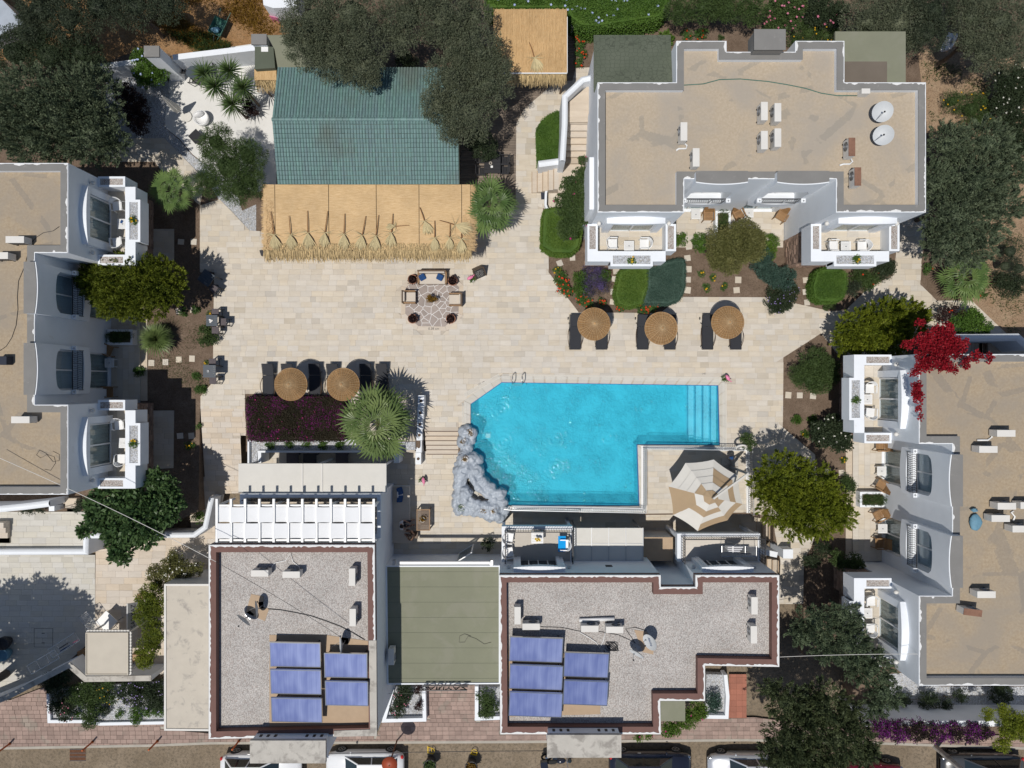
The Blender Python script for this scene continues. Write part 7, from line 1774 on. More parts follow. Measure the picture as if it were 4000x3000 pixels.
for (t, x, y, z, rz, k, lab) in (('A2', 1393, 1065, 6.2, Ln, 0, 'leftmost on the north villa roof'), ('A2', 1492, 1275, 6.2, Ln, 0, 'near the arched parapet of the north villa'), ('A2', 2045, 900, 6.2, Ln, 0, 'upper left of the central four on the north villa roof'), ('A2', 2045, 1135, 6.2, Ln, 0, 'lower left of the central four on the north villa roof'), ('A3', 80, 910, 6.2, Ln, 0, 'upper right of the central four on the north villa roof'), ('A3', 80, 1115, 6.2, Ln, 0, 'lower right of the central four on the north villa roof'), ('A3', 680, 1190, 6.2, Ln, 1, 'with a rusty brown lid below the dishes on the north villa'), ('A3', 728, 1430, 6.2, Ln, 1, 'with a rusty brown lid nearest the right wing of the north villa'),
 ('C3', 1930, 400, 6.2, Lr, 0, 'uppermost on the right villa roof'), ('C3', 1785, 530, 6.2, Lr, 0, 'second from the top on the right villa roof'), ('C3', 1935, 990, 6.2, Lr, 0, 'above the one nearest the blue sack'), ('C3', 1885, 1090, 6.2, Lr, 0, 'nearest the blue sack on the right villa roof'), ('C3', 2120, 985, 6.2, Lr, 0, 'cut by the right edge of the photo, upper one'), ('C3', 2055, 1175, 6.2, Lr, 0, 'cut by the right edge of the photo, lower one'), ('D3', 1770, 255, 6.2, Lr, 0, 'near the lower arched parapet of the right villa'), ('D3', 1660, 400, 6.2, Lr - .12, 1, 'with rusty lid, lowest on the right villa roof'),
 ('B0', 120, 385, 6.2, Lr, 0, 'beside the inner roof corner of the left villa'), ('B0', -10, 515, 6.2, Lr, 0, 'cut by the left edge of the photo'), ('C0', 165, 290, 6.2, Lr, 0, 'on the lower wing of the left villa roof'),
 ('C1', 30, 1535, 4.18, Lr, 0, 'left one of the upper pair on the left gravel roof'), ('C1', 285, 1545, 4.18, Lr, 0, 'right one of the upper pair on the left gravel roof'), ('C1', 778, 1565, 4.18, -Ln, 0, 'upper one along the right parapet of the left gravel roof'), ('D1', 783, 440, 4.18, -Ln, 0, 'lower one along the right parapet of the left gravel roof'), ('D1', 1095, 760, 1.48, -Ln, 0, 'alone on the green felt lobby roof in the shade'),
 ('D2', 45, 425, 4.18, -Ln, 0, 'standing by the left parapet of the right gravel roof'), ('D2', 155, 515, 4.18, Lr, 0, 'above the solar panels on the right gravel roof'), ('D2', 630, 532, 4.18, Lr, 0, 'left one under the white pipe'), ('D2', 832, 540, 4.18, Lr, 0, 'right one nearest the dishes of the right gravel roof'), ('D2', 1965, 345, 4.18, Ln, 0, 'upper one at the right end of the right gravel roof'), ('D2', 1960, 580, 4.18, Ln, 0, 'lower one at the right end of the right gravel roof')):
 put(acr if k else ac, (*w(t, x, y, z + .65), z), rz, 'air conditioner ' + lab, 'air conditioners on the roofs')
for (t, x, y, z, r, tl, rz, lab) in (('A3', 925, 905, 6.2, .46, .42, -.6, 'upper white satellite dish on the north villa roof'), ('A3', 935, 1095, 6.2, .45, .5, -1.0, 'lower white satellite dish on the north villa roof'), ('D0', 1985, 450, 4.18, .42, 1.25, -.7, 'thin edge on satellite dish at the left of the left gravel roof'), ('D1', 15, 370, 4.18, .42, 1.25, .1 - pi / 2, 'satellite dish beside it on the tan pad of the left gravel roof'), ('D1', 698, 662, 4.18, .42, 1.25, -pi / 2, 'satellite dish between the solar panels and the parapet'), ('D2', 1125, 635, 4.18, .42, .9, -1.25, 'satellite dish with blue lettering on the right gravel roof'), ('D2', 1015, 722, 4.18, .4, 1.15, -.6, 'satellite dish without lettering on the right gravel roof')):
 o = dish(lab, 'roof satellite dishes', r, tl); o.location = (*w(t, x, y, z + .62), z); o.rotation_euler = (0, 0, rz)
 if 'lettering' in lab and 'without' not in lab:
  R = Matrix.Rotation(tl, 3, 'X'); q = text('AKIN', 0, 0, 0, .19, 0, M['navy'], 'lettering', None); q.parent = o; c_ = R @ Vector((0, -.02, .055)) + Vector((0, 0, .62)); q.location = c_; q.rotation_euler = (tl, 0, 0)
for (t, pts, z, i) in (('D0', "2035,250 D1:60,270 D1:60,355 D1:105,370 D1:72,470 1990,400", 4.185, 1), ('D2', "990,540 1090,555 1150,640 1145,740 1060,720", 4.185, 2)):
 MB().prism(wl(t, pts, 4.2), 4.18, 4.2).build('dish_pad', M['tan'], h1 if i == 1 else h2)
for (k, t, x, y, wd, lab) in ((0, 'D1', 318, 742, 2.5, 'top panel of the left column on the left gravel roof'), (0, 'D1', 323, 962, 2.5, 'middle panel of the left column on the left gravel roof'), (0, 'D1', 330, 1190, 2.5, 'bottom panel of the left column on the left gravel roof'), (1, 'D1', 728, 828, 2.12, 'upper panel of the right column on the left gravel roof'), (1, 'D1', 735, 1055, 2.12, 'lower panel of the right column on the left gravel roof'),
 (0, 'D2', 195, 700, 2.62, 'top panel of the left column on the right gravel roof'), (0, 'D2', 195, 925, 2.62, 'middle panel of the left column on the right gravel roof'), (0, 'D2', 192, 1145, 2.62, 'bottom panel of the left column on the right gravel roof'), (1, 'D2', 602, 825, 2.2, 'upper panel of the right column on the right gravel roof'), (1, 'D2', 597, 1050, 2.2, 'lower panel of the right column on the right gravel roof')):
 o = solar_panel('blue solar ' + lab, 'blue solar water panels', wd, 1.3, .16, .42); o.location = (*w(t, x, y, 4.75), 4.2); o.rotation_euler = (0, 0, -.02 if t == 'D1' else -.035)
def cable(name, lab, cat, pts, r=.012, mat='black'):
 o = MB().tube(pts, r, 5).build(name, M[mat], None, smooth=True); return tag(o, lab, cat)
cable('hose', 'long grey green hose snaking across the north villa roof', 'hose', [at(*q, 6.215) for q in (('A2', 1390, 690), ('A2', 1550, 680), ('A2', 1680, 645), ('A2', 1850, 640), ('A2', 2070, 660), ('A3', 150, 685), ('A3', 300, 715), ('A3', 430, 755), ('A3', 560, 775), ('A3', 720, 775))], .022, 'greenplastic')
cable('cable', 'black cable running down the left villa roof', 'cable', [at('B0', *q, 6.215) for q in ((225, 500), (200, 600), (150, 720), (140, 850), (145, 950), (130, 1080), (95, 1180), (50, 1250), (0, 1285))], .014)
cable('cable', 'curled black cable on the lower wing of the left villa roof', 'cable', [at('C0', *q, 6.215) for q in ((360, 690), (410, 700), (450, 640), (440, 590), (380, 570), (330, 600), (295, 575), (320, 535), (370, 560), (430, 630), (480, 620), (480, 570), (430, 545))], .008)
cable('cable', 'black cable from the air conditioner on the upper wing of the left villa', 'cable', [at('B0', *q, 6.215) for q in ((240, 430), (290, 370), (350, 330), (430, 315), (480, 280))], .012)
cable('cable', 'cable bundle crossing the left gravel roof from dish to parapet', 'cable', [at('D1', *q, 4.2) for q in ((100, 370), (200, 378), (320, 400), (440, 425), (560, 465), (680, 510), (780, 560), (880, 620))], .022)
cable('cable', 'black cables between the air conditioners of the right gravel roof', 'cable', [at('D2', *q, 4.2) for q in ((230, 515), (400, 520), (540, 550), (700, 552), (860, 580), (960, 625), (1000, 650), (920, 530), (1000, 520), (1090, 548))], .014)
cable('coiled_cable', 'tangled coil of black cable right of the solar panels', 'cable', [at('D2', 810 + 48 * cos(a * 1.9) * (1 + .2 * sin(a * 3)), 675 + 38 * sin(a * 2.05), 4.2 + .01 * (a % 3)) for a in [i * .35 for i in range(80)]], .01)
cable('pipe', 'thick white plastic pipe lying above two air conditioners', 'pipe', [at('D2', 545, 462, 4.3), at('D2', 828, 450, 4.3)], .1, 'whitepaint')
cable('cable', 'thin cable loop on the green felt roof', 'cable', [at('D1', *q, 1.47) for q in ((1905, 640), (1850, 655), (1780, 610), (1720, 590), (1690, 640), (1645, 640), (1650, 590), (1690, 572), (1740, 590))], .008)
for lab, pts, m in (('white hose loop joining the upper pair of air conditioners', (('C1', 115, 1500), ('C1', 150, 1450), ('C1', 240, 1430), ('C1', 280, 1370), ('C1', 300, 1440), ('C1', 350, 1480), ('C1', 362, 1520)), 'whitepaint'), ('white hose loop below the two middle air conditioners', (('D2', 550, 560), ('D2', 620, 600), ('D2', 680, 640), ('D2', 710, 690), ('D2', 740, 630), ('D2', 755, 560)), 'whitepaint')):
 cable('hose', lab, 'hose', [at(*q, 4.22) for q in pts], .022, m)
for lab, q in (('white drain elbow beside the left air conditioners of the north villa', (('A2', 1330, 1220), ('A2', 1350, 1205), ('A2', 1410, 1205), ('A2', 1418, 1180), ('A2', 1395, 1160))), ('white drain elbow between the two rusty air conditioners', (('A3', 580, 1340), ('A3', 610, 1330), ('A3', 660, 1330), ('A3', 685, 1310), ('A3', 670, 1285))), ('white drain elbow near the top of the right villa roof', (('C3', 1695, 455), ('C3', 1780, 455), ('C3', 1815, 430), ('C3', 1800, 400))), ('white drain elbow beside the blue sack', (('C3', 1985, 1110), ('C3', 2000, 1075), ('C3', 1970, 1040), ('C3', 1990, 1030)))):
 cable('drain_elbow', lab, 'pipe', [at(*p, 6.27) for p in q], .045, 'whitepaint')
def wire(lab, a, b, sag=.4, r=.011, n=14, mat='black'):
 a, b = Vector(a), Vector(b); cable('overhead_cable', lab, 'cable', [tuple(a.lerp(b, i / n) - Vector((0, 0, sag * 4 * (i / n) * (1 - i / n)))) for i in range(n + 1)], r, mat)
wire('pale overhead cable crossing above the fig tree from the left edge', at('C0', -60, 575, 6.9), at('C0', 1750, 1440, 6.3), .3, .014, mat='cream')
wire('overhead cable crossing the left gravel roof diagonally', at('C0', 1750, 1440, 6.3), at('D1', 690, 600, 5.2), .15)
wire('overhead street cable from the red lamp to the right roof tower', at('D1', 60, 1560, 3.8), at('D2', 285, 1520, 3.8), .1, .016)
wire('pale cable from the stepped house to the right villa', at('D3', 95, 760, 4.7), at('D3', 1232, 735, 6.4), .1, .012, mat='cream')
o = thing('pool_ladder', 'stainless steel pool ladder on the north edge of the pool', 'pool ladder', (*w('B2', 40, 1530), 0))
for x in (5, 82):
 p = w('B2', x, 1545); MB().tube([(p[0], p[1] + .42, 0), (p[0], p[1] + .42, .6), (p[0], p[1] + .36, .78), (p[0], p[1] + .2, .84), (p[0], p[1] + .0, .8), (p[0], p[1] - .08, .6), (p[0], p[1] - .1, -1.0)], .024, 8).build('handrail', M['chrome'], o, smooth=True)
for k in range(3): MB().box(w('B2', 5, 0)[0], w('B2', 0, 1568)[1], -.3 - .28 * k, w('B2', 82, 0)[0], w('B2', 0, 1556)[1], -.26 - .28 * k).build('rung', M['chrome'], o)
o = thing('lifebuoy', 'grey white lifebuoy hung on the corner of the terrace railing', 'lifebuoy'); MB().tube([(.27 * cos(a), .27 * sin(a), 0) for a in [2 * pi * i / 24 for i in range(24)]], .055, 8, closed=True).build('ring', M['cream'], o, smooth=True)
MB().tube([(.2 * cos(a), .2 * sin(a), .02) for a in [2 * pi * i / 16 for i in range(16)]], .008, 4, closed=True).build('rope', M['steel'], o)
o.location = at('C2', 1858, 517, 1.0); o.rotation_euler = (.95, 0, 0)
for v, bx, lab in (('n', -5.6, 'left balcony planter of the north villa'), ('n', 5.6, 'right balcony planter of the north villa'), ('w', 5.6, 'upper balcony planter of the left villa'), ('w', -5.6, 'lower balcony planter of the left villa'), ('e', -5.6, 'upper balcony planter of the right villa')):
 p = L2W(v, bx + .05, -1.8); smallplant('flower_plant', 'yellow flowering plant in the ' + lab, p[0], p[1], 4.03, .17, 'box', None if v == 'e' else 'fly', 3, .07)
for x, wd, lab, hh, m in ((290, .7, 'dark bench at the left in the sunken seating nook', .45, 'wicker_dk'), (440, .75, 'black square table in the sunken seating nook', .72, 'black'), (690, .7, 'dark bench at the right in the sunken seating nook', .45, 'wicker_dk')):
 o = thing('nook_table' if 'table' in lab else 'nook_bench', lab, 'table' if 'table' in lab else 'bench', (*w('C1', x, 605, -.5), -1.1)); p = w('C1', x, 605, -.5)
 MB().box(p[0] - wd / 2, p[1] - .45, -1.1 + hh - .05, p[0] + wd / 2, p[1] + .3, -1.1 + hh).build('top', M[m], o)
 for a in (-.42, .42):
  for b in (-.38, .22): MB().box(p[0] + wd * a - .03, p[1] + b - .03, -1.1, p[0] + wd * a + .03, p[1] + b + .03, -1.15 + hh).build('leg', M['black'], o)
rk = thing('rock_fountain', 'grey painted artificial rock waterfall at the south west corner of the pool', 'rock fountain', (*w('C1', 1800, 800), -1.1))
mb = MB()
RK = "1700,390,60,.35 1745,400,48,.3 1745,450,40,.2 1680,470,55,.4 1715,520,45,.3 1690,560,48,.35 1690,625,62,.6 1750,610,55,.6 1795,620,45,.5 1665,720,68,.6 1700,680,60,.7 1640,740,40,.1 1795,700,48,.7 1810,740,38,.5 1650,830,58,.4 1640,900,50,.3 1630,970,50,.2 1660,1010,58,.25 1710,1020,50,.2 1760,1030,50,.25 1820,1030,55,.3 1880,1050,58,.35 1935,1060,62,.35 1975,1065,55,.2 2010,1030,45,.2 2000,960,40,.5 1850,800,42,.6 1900,850,45,.6 1940,890,40,.5 1985,890,45,.55 1825,780,36,.6 1700,880,52,.7 1690,940,46,.55 1740,960,48,.45 1800,985,45,.5 1860,990,45,.5 1930,1000,48,.5 1650,780,55,.5 1640,1030,40,.05 1975,1100,35,-.1 1900,1090,35,-.1 1660,660,50,.4"
for i, s in enumerate(RK.split()):
 x, y, r, z = [float(q) for q in s.split(',')]; p = w('C1', x, y, z); R_ = r / 2.074 / 70 * 1.04; mb.ball((p[0], p[1], z - R_ * .55), R_, 18, 12, sq=(1, 1, 1.1), noise=.09, seed=i)
 mb.lathe([(R_ * .95, -1.15), (R_ * .93, z - R_ * .5)], 10, p)
mb.tube([at('C1', *q) for q in ((1730, 660, .62), (1755, 760, .58), (1790, 830, .52), (1850, 880, .48), (1930, 935, .45), (1990, 965, .35))], .2, 10)
ro = mb.build('rock', M['rock'], rk, smooth=True)
rm_ = ro.modifiers.new('remesh', 'REMESH'); rm_.mode = 'VOXEL'; rm_.voxel_size = .045; rm_.use_smooth_shade = True
sm_ = ro.modifiers.new('smooth', 'SMOOTH'); sm_.iterations = 1
tx = bpy.data.textures.new('rock_clouds', 'CLOUDS'); tx.noise_scale = .24; dm = ro.modifiers.new('rough', 'DISPLACE'); dm.texture = tx; dm.strength = .17; dm.texture_coords = 'GLOBAL'
for (x, y, z) in ((1732, 393, .52), (1680, 470, .55), (1695, 612, .85), (1665, 1005, .45), (1840, 1022, .5), (1925, 1030, .55)):
 p = w('C1', x, y, z); MB().lathe([(.13, z - .25), (.17, z), (.12, z + .01), (.001, z - .05)], 12, p, wob=.06).build('planting_pocket', M['chip'], rk)
 V, F = clumpleaves([(p[0], p[1], z + .03, .11, .11, .08)], 2500, .08, .03); npmesh('flower_tuft', V, F, M['orb'] if x != 1665 else M['box'], rk)
spw = thing('stepped_planter', 'white stepped planter wall with small pots running down beside the steps', 'planter', (*w('C1', 1325, 400), -1.1))
zs = [.85, .6, .35, .1, -.15, -.4]; ys_ = [92, 185, 285, 370, 460, 558, 655]
for k in range(6):
 z = zs[k]; ya, yb = w('C1', 0, ys_[k], z)[1], w('C1', 0, ys_[k + 1] - 1, z)[1]; xa, xb = w('C1', 1312 - k * 4, 0, z)[0], w('C1', 1362 - k * 5, 0, z)[0]
 MB().box(xa, yb + .003 * k, -1.13, xb, ya, z).build('wall_step', M['white'], spw)
 MB().lathe([(.07, z), (.08, z + .05), (.06, z + .05), (.001, z + .02)], 12, ((xa + xb) / 2, (ya + yb) / 2)).build('pot', M['wooddk'], spw)
o = thing('slatted_table', 'brown slatted wooden table with a potted plant on the lower patio', 'table');
for k in range(15): MB().box(-.34, -.54 + k * .072, .70, .34, -.54 + k * .072 + .062, .725).build('slat', M['wooddk'], o)
MB().ring([(-.38, -.6), (.38, -.6), (.38, .6), (-.38, .6)], .05, .66, .74).build('frame', M['wood'], o)
for a in (-1, 1):
 for b in (-1, 1): MB().box(a * .34 - .03, b * .56 - .03, 0, a * .34 + .03, b * .56 + .03, .66).build('leg', M['wooddk'], o)
p = w('C1', 1355, 1102, -.36); o.location = (p[0], p[1], -1.1)
o = terracotta_pot('white pot with orange brown plant on the slatted table', None, .13, .2, 'orb', 'cwhite'); o.location = (*w('C1', 1350, 1100, -.2), -.36)
o = thing('wall_bench', 'built in stone bench along the wall of the left gravel house', 'bench', (-6.2, -9, -1.1)); bx0 = T[1][0] + .005; bp = [w('C1', 1240, 930, -.65), w('C1', 1240, 1290, -.65)]
MB().box(bx0, bp[1][1], -1.1, bp[0][0], w('C1', 0, 830, -.65)[1], -.68).build('bench_base', M['white'], o); MB().box(bx0, bp[1][1], -.68, bp[0][0] + .03, w('C1', 0, 830, -.65)[1], -.64).build('seat_slab', M['trav3'], o)
for k, (y, m, lab) in enumerate(((868, 'navy', 'navy pillow at the upper end of the shaded bench'), (893, 'cloth_w', 'white pillow between two navy ones on the shaded bench'), (930, 'navy', 'navy pillow nearest the seated people'))):
 q = MB().obox((0, 0, 0), (.42, .42, .13)).build('pillow', M[m], None, bevel=.055); q.location = (w('C1', 1165, y, -.4)[0], w('C1', 1165, y, -.4)[1], -.43); q.rotation_euler = (0, 1.0, .25 - .2 * k); tag(q, lab, 'pillow', 'pillows on the shaded bench')
def person(lab, J, R, clothes, loc, rz, hair=.115):
 root = thing('person', lab, 'person'); me = bpy.data.meshes.new('body'); names = list(J); idx = {n: i for i, n in enumerate(names)}
 E = [('pel', 'spine'), ('spine', 'chest'), ('chest', 'neck'), ('neck', 'head'), ('head', 'crown')]
 for s in 'lr': E += [('chest', 'sh' + s), ('sh' + s, 'el' + s), ('el' + s, 'wr' + s), ('wr' + s, 'ha' + s), ('pel', 'hi' + s), ('hi' + s, 'kn' + s), ('kn' + s, 'an' + s), ('an' + s, 'to' + s)]
 me.from_pydata([J[n] for n in names], [(idx[a], idx[b]) for a, b in E], []); o = bpy.data.objects.new('body', me); col.objects.link(o); o.parent = root
 sk = o.modifiers.new('skin', 'SKIN'); sd = me.skin_vertices[0].data
 for n in names: r = R[n if n in R else n[:2]]; sd[idx[n]].radius = (r, r) if not isinstance(r, tuple) else r
 sd[idx['pel']].use_root = True
 ss = o.modifiers.new('sub', 'SUBSURF'); ss.levels = 1; ss.render_levels = 1
 dg = bpy.context.evaluated_depsgraph_get(); m2 = bpy.data.meshes.new_from_object(o.evaluated_get(dg)); o.modifiers.clear(); o.data = m2
 m2.materials.clear(); [m2.materials.append(M[c]) for c in ('skin', clothes[0], clothes[1])]
 def near(p): return min(names, key=lambda n: (Vector(J[n]) - p).length)
 for f in m2.polygons:
  n = near(f.center); f.use_smooth = True
  f.material_index = 1 if n in ('chest', 'spine', 'shl', 'shr') else 2 if n[:3] in ('pel',) or n[:2] in ('hi', 'kn') else 0
 h = Vector(J['head']); MB().ball((h.x, h.y, h.z + .035), hair, 12, 8, sq=(1, 1, .92)).build('hair', M['hair'], root, smooth=True)
 MB().ball((h.x, h.y - .115, h.z - .01), .018, 6, 5).build('nose', M['skin'], root)
 for s in (-1, 1): MB().ball((h.x + s * .035, h.y - .1, h.z + .025), .011, 6, 5).build('eye', M['hair'], root)
 for s in 'lr':
  a = Vector(J['ha' + s]); b = Vector(J['wr' + s]); d = (a - b).normalized(); sd_ = d.cross(Vector((0, 0, 1))).normalized()
  for k in range(4):
   q = a + sd_ * (k - 1.5) * .018; MB().tube([tuple(q), tuple(q + d * .035), tuple(q + d * (.06 + .008 * (1.5 - abs(k - 1.5))) - Vector((0, 0, .012)))], .009, 5, r1=.006).build('finger', M['skin'], root)
  MB().tube([tuple(a - d * .03 + sd_ * .03), tuple(a + sd_ * .055 + d * .01)], .01, 5, r1=.007).build('thumb', M['skin'], root)
 root.location = loc; root.rotation_euler = (0, 0, rz); return root
RR = dict(pel=.15, spine=.14, chest=(.17, .12), neck=.055, head=.1, crown=.06, sh=.065, el=.045, wr=.03, ha=.035, hi=.1, kn=.065, an=.04, to=.035)
JS = dict(pel=(0, 0, .5), spine=(0, .0, .72), chest=(0, -.04, .95), neck=(0, -.08, 1.08), head=(0, -.12, 1.2), crown=(0, -.13, 1.3), shl=(-.19, -.05, .98), shr=(.19, -.05, .98), ell=(-.26, -.2, .78), elr=(.26, -.2, .78), wrl=(-.12, -.42, .72), wrr=(.12, -.42, .72), hal=(-.09, -.49, .71), har=(.09, -.49, .71), hil=(-.11, -.1, .5), hir=(.11, -.1, .5), knl=(-.14, -.5, .5), knr=(.14, -.5, .5), anl=(-.14, -.55, .08), anr=(.14, -.52, .08), tol=(-.15, -.72, .04), tor=(.16, -.7, .04))
p = w('C1', 1165, 1150, 0); person('person in a white shirt with dark hair sitting on the shaded bench', JS, RR, ('cloth_w', 'cloth_dk'), (p[0], p[1], -1.1), pi / 2)
o = thing('wooden_stool', 'low dark stool under the person in brown on the lower patio', 'stool'); MB().box(-.2, -.2, .34, .2, .2, .4).build('seat', M['wooddk'], o)
for a in (-.16, .16):
 for b in (-.16, .16): MB().box(a - .02, b - .02, 0, a + .02, b + .02, .34).build('leg', M['wooddk'], o)
p = w('C1', 1275, 1235, -.3); o.location = (p[0], p[1], -1.1)
J2 = {k: (v[0], v[1], v[2] - .02) for k, v in JS.items()}; person('person in brown clothes leaning forward on a low stool by the bench', J2, RR, ('cloth_br', 'cloth_br'), (p[0], p[1], -1.1), -pi / 2 - .35)
o = thing('glass_door', 'open white framed glass door panel at the lobby entrance from the patio', 'door');
f = MB().box(-.5, -.03, 0, -.44, .03, 2.1).box(.44, -.03, 0, .5, .03, 2.1).box(-.44, -.03, 2.04, .44, .03, 2.1).box(-.44, -.03, 0, .44, .03, .06); f.build('door_frame', M['whitepaint'], o); MB().box(-.44, -.008, .06, .44, .008, 2.04).build('pane', M['glass'], o)
o.location = (*w('C1', 1695, 1370, 0), -1.1); o.rotation_euler = (0, 0, .55)
# ---- north side of house 2: balconies, canopy, landing
FY = S2o[0][1] if S2o[0][1] < 0 else -9.444
def hb(x0, x1, yf, z, label, doorx):
 o = thing('balcony', label, 'balcony', ((x0 + x1) / 2, yf, z)); MB().box(x0, FY + .003, z - .35, x1, yf, z - .02).box(x0, FY + .003, z - .02, x0 + .28, yf, z + .1).box(x1 - .12, FY + .003, z - .02, x1, yf, z + .1).box(x0 + .28, yf - .18, z - .02, x1 - .12, yf, z + .1).build('slab', M['white'], o)
 MB().box(x0 + .28, FY + .003, z - .02, x1 - .12, yf - .18, z + .005).build('floor', M['trav'], o)
 railing(o, [(x0 + .2, FY + .1), (x0 + .2, yf - .12), (x1 - .06, yf - .12), (x1 - .06, FY + .1)], z + .1, .9, 'black', 'two', .13, top=.05)
 for x in (x0, x1 - .2): MB().box(x + .02, yf - .3, -1.1, x + .18, yf - .1, z - .36).build('support', M['white'], o)
 s = MB(); W_ = 1.3
 for k in range(14):
  a = -W_ + 2 * W_ * k / 14; m = a + W_ / 14; lo = z + 1.95 if abs(m) < W_ - .3 else z + .01; s.box(doorx + a, FY, lo, doorx + a + 2 * W_ / 14, FY + .22 + .1 * (1 - (m / W_) ** 2), z + 2.15 + .18 * (1 - (m / W_) ** 2))
 s.build('door_surround', M['white'], h2)
 fr = MB()
 for k in range(5): xx = doorx - 1.0 + k * .5; fr.box(xx - .025, FY + .03, z + .02, xx + .025, FY + .07, z + 1.95)
 fr.box(doorx - 1.0, FY + .03, z + 1.9, doorx + 1.0, FY + .075, z + 1.95); fo = fr.build('window_frame', M['whitepaint'], h2)
 MB().box(doorx - 1.0, FY + .005, z + .02, doorx + 1.0, FY + .03, z + 1.9).build('pane', M['carglass'], fo)
 for q in (-1.55, 1.55): MB().ball((doorx + q, FY + .1, z + 1.5), .11, 10, 8).build('wall_lamp', M['cream'], h2, smooth=True)
hb(-.55, 3.22, -7.57, 1.8, 'black railed balcony with white chairs and a blue towel above the dark patio', 1.38)
hb(8.78, 13.2, -7.95, 1.8, 'black railed balcony with a laundry rack south of the umbrella terrace', 10.85)
o = thing('flat_canopy', 'grey panelled canopy between the two black railed balconies', 'canopy', (5.1, -8.4, 1.6)); MB().box(3.32, FY + .01, 1.62, 7.02, -7.7, 1.68).build('canopy_panel', M['cwhite'], o)
for k in range(5): MB().box(3.32 + k * .915, FY + .01, 1.68, 3.36 + k * .915, -7.68, 1.72).build('rib', M['steel'], o)
MB().box(3.32, -8.55, 1.682, 7.0, -8.52, 1.71).build('cross_rib', M['steel'], o)
for x in (3.4, 6.9): MB().box(x, -7.85, -1.1, x + .07, -7.78, 1.62).build('post', M['steel'], o)
o = thing('porch_roof', 'low beige porch roof in the notch between balcony and stepped wall', 'porch', (8.1, -9, .9)); MB().box(7.2, -9.65, -1.1, 8.76, -8.38, .85).build('wall', M['cream'], o); MB().box(7.18, -9.65, .85, 8.775, -8.36, .9).build('roof_slab', M['tan'], o)
MB().box(4.85, FY, 2.6, 5.2, FY + .01, 3.0).build('small_window', M['black'], h2)
def rack(lab, t, x, y, z, rz, cloth=True, grp=None):
 o = thing('laundry_rack', lab, 'laundry rack', group=grp); fr = MB()
 for sx in (-.9, -.32, .32, .9): fr.tube([(sx, -.27, .9), (sx, .27, .9)], .012, 5)
 fr.tube([(-.9, -.27, .9), (.9, -.27, .9)], .012, 5).tube([(-.9, .27, .9), (.9, .27, .9)], .012, 5)
 for s in (-1, 1): fr.tube([(-.3, s * .27, .9), (.35, s * .3, 0)], .011, 5).tube([(.3, s * .27, .9), (-.35, s * .3, 0)], .011, 5)
 fr.build('frame', M['chrome'], o)
 ln_ = MB()
 for k in range(9): ln_.tube([(-.9, -.24 + k * .06, .905), (.9, -.24 + k * .06, .905)], .004, 4)
 ln_.build('drying_wire', M['whitepaint'], o)
 if cloth:
  for (xx, yy, m, wd) in cloth: MB().box(xx, yy, .42, xx + wd, yy + .015, .92).box(xx, yy + .015, .5, xx + wd, yy + .05, .925).build('hanging_cloth', M[m], o)
 o.location = (*w(t, x, y, z + .9), z); o.rotation_euler = (0, 0, rz); return o
rack('laundry rack loaded with white and lilac laundry on the right balcony', 'C2', 1840, 1355, 1.82, 0, [(-.6, .18, 'cloth_w', .8), (-.6, .08, 'cloth_w', .75), (-.55, -.02, 'cloth_w', .6), (.1, -.14, 'cloth_dk', .5)])
rack('laundry rack with navy and pink clothes in the shade of the car park', 'D0', 515, 665, -1.1, radians(33), [(-.35, -.2, 'navy', .4), (-.3, -.05, 'cloth_dk', .4), (.5, -.2, 'pink', .06)])
rack('empty folded out wire rack left of the loaded one in the car park', 'D0', 350, 800, -1.1, radians(30), None)
rack('empty wire rack tucked beside the shelter roof', 'D0', 745, 520, -1.1, radians(125), None)
cu = thing('cantilever_parasol', 'huge octagonal tan and white striped cantilever parasol on the pool terrace', 'parasol', (*w('C2', 1762, 668, 0), 0))
C = Vector((*w('C2', 1612, 918, 3.05), 3.05)); VZ = 2.3
vts = [Vector((*w('C2', x, y, VZ), VZ)) for x, y in ((1405, 640), (1635, 612), (1832, 742), (1868, 972), (1745, 1105), (1505, 1192), (1305, 1062), (1268, 830))]
tiers = [0, .2, .4, .58, .78, 1.0]
CM = {0: 'TWWWW', 1: 'TWTTW', 2: 'TWWTW', 3: 'TTWWT', 4: 'TWTWT', 5: 'TWTWW', 6: 'TWTTT', 7: 'TTWWW'}
def cq(d, e, s, t, lift): v = C + (d * (1 - s) + e * s) * t; bow = .05 * 4 * s * (1 - s) * t; v = v + (C - v) * bow * .6; return (v.x, v.y, v.z + lift - .04 * 4 * s * (1 - s) * t)
for j in range(5):
 for i in range(8):
  mb = MB(); a, b = vts[i] - C, vts[(i + 1) % 8] - C; t0, t1 = tiers[j], tiers[j + 1]; dz = .045 * (4 - j); ov = .03 if j else 0
  for k in range(5): s0, s1 = k / 5, (k + 1) / 5; mb.face([cq(a, b, s0, max(t0 - ov, 0), dz), cq(a, b, s0, t1, dz), cq(a, b, s1, t1, dz), cq(a, b, s1, max(t0 - ov, 0), dz)][::-1])
  mb.build('canopy_panel', M['canvas_tan'] if CM[i][j] == 'T' else M['cwhite'], cu)
for i in range(8): MB().bar(tuple(C - Vector((0, 0, .05))), tuple(vts[i] - Vector((0, 0, .04))), .025, .02).build('rib', M['steel'], cu)
pb = w('C2', 1762, 668, 0); mt = (*pb, 3.15)
MB().bar((*pb, 0.05), mt, .11, .11).build('mast', M['steel'], cu); MB().bar((mt[0], mt[1], 3.15), (C.x, C.y, 3.5), .09, .09).build('arm', M['cwhite'], cu)
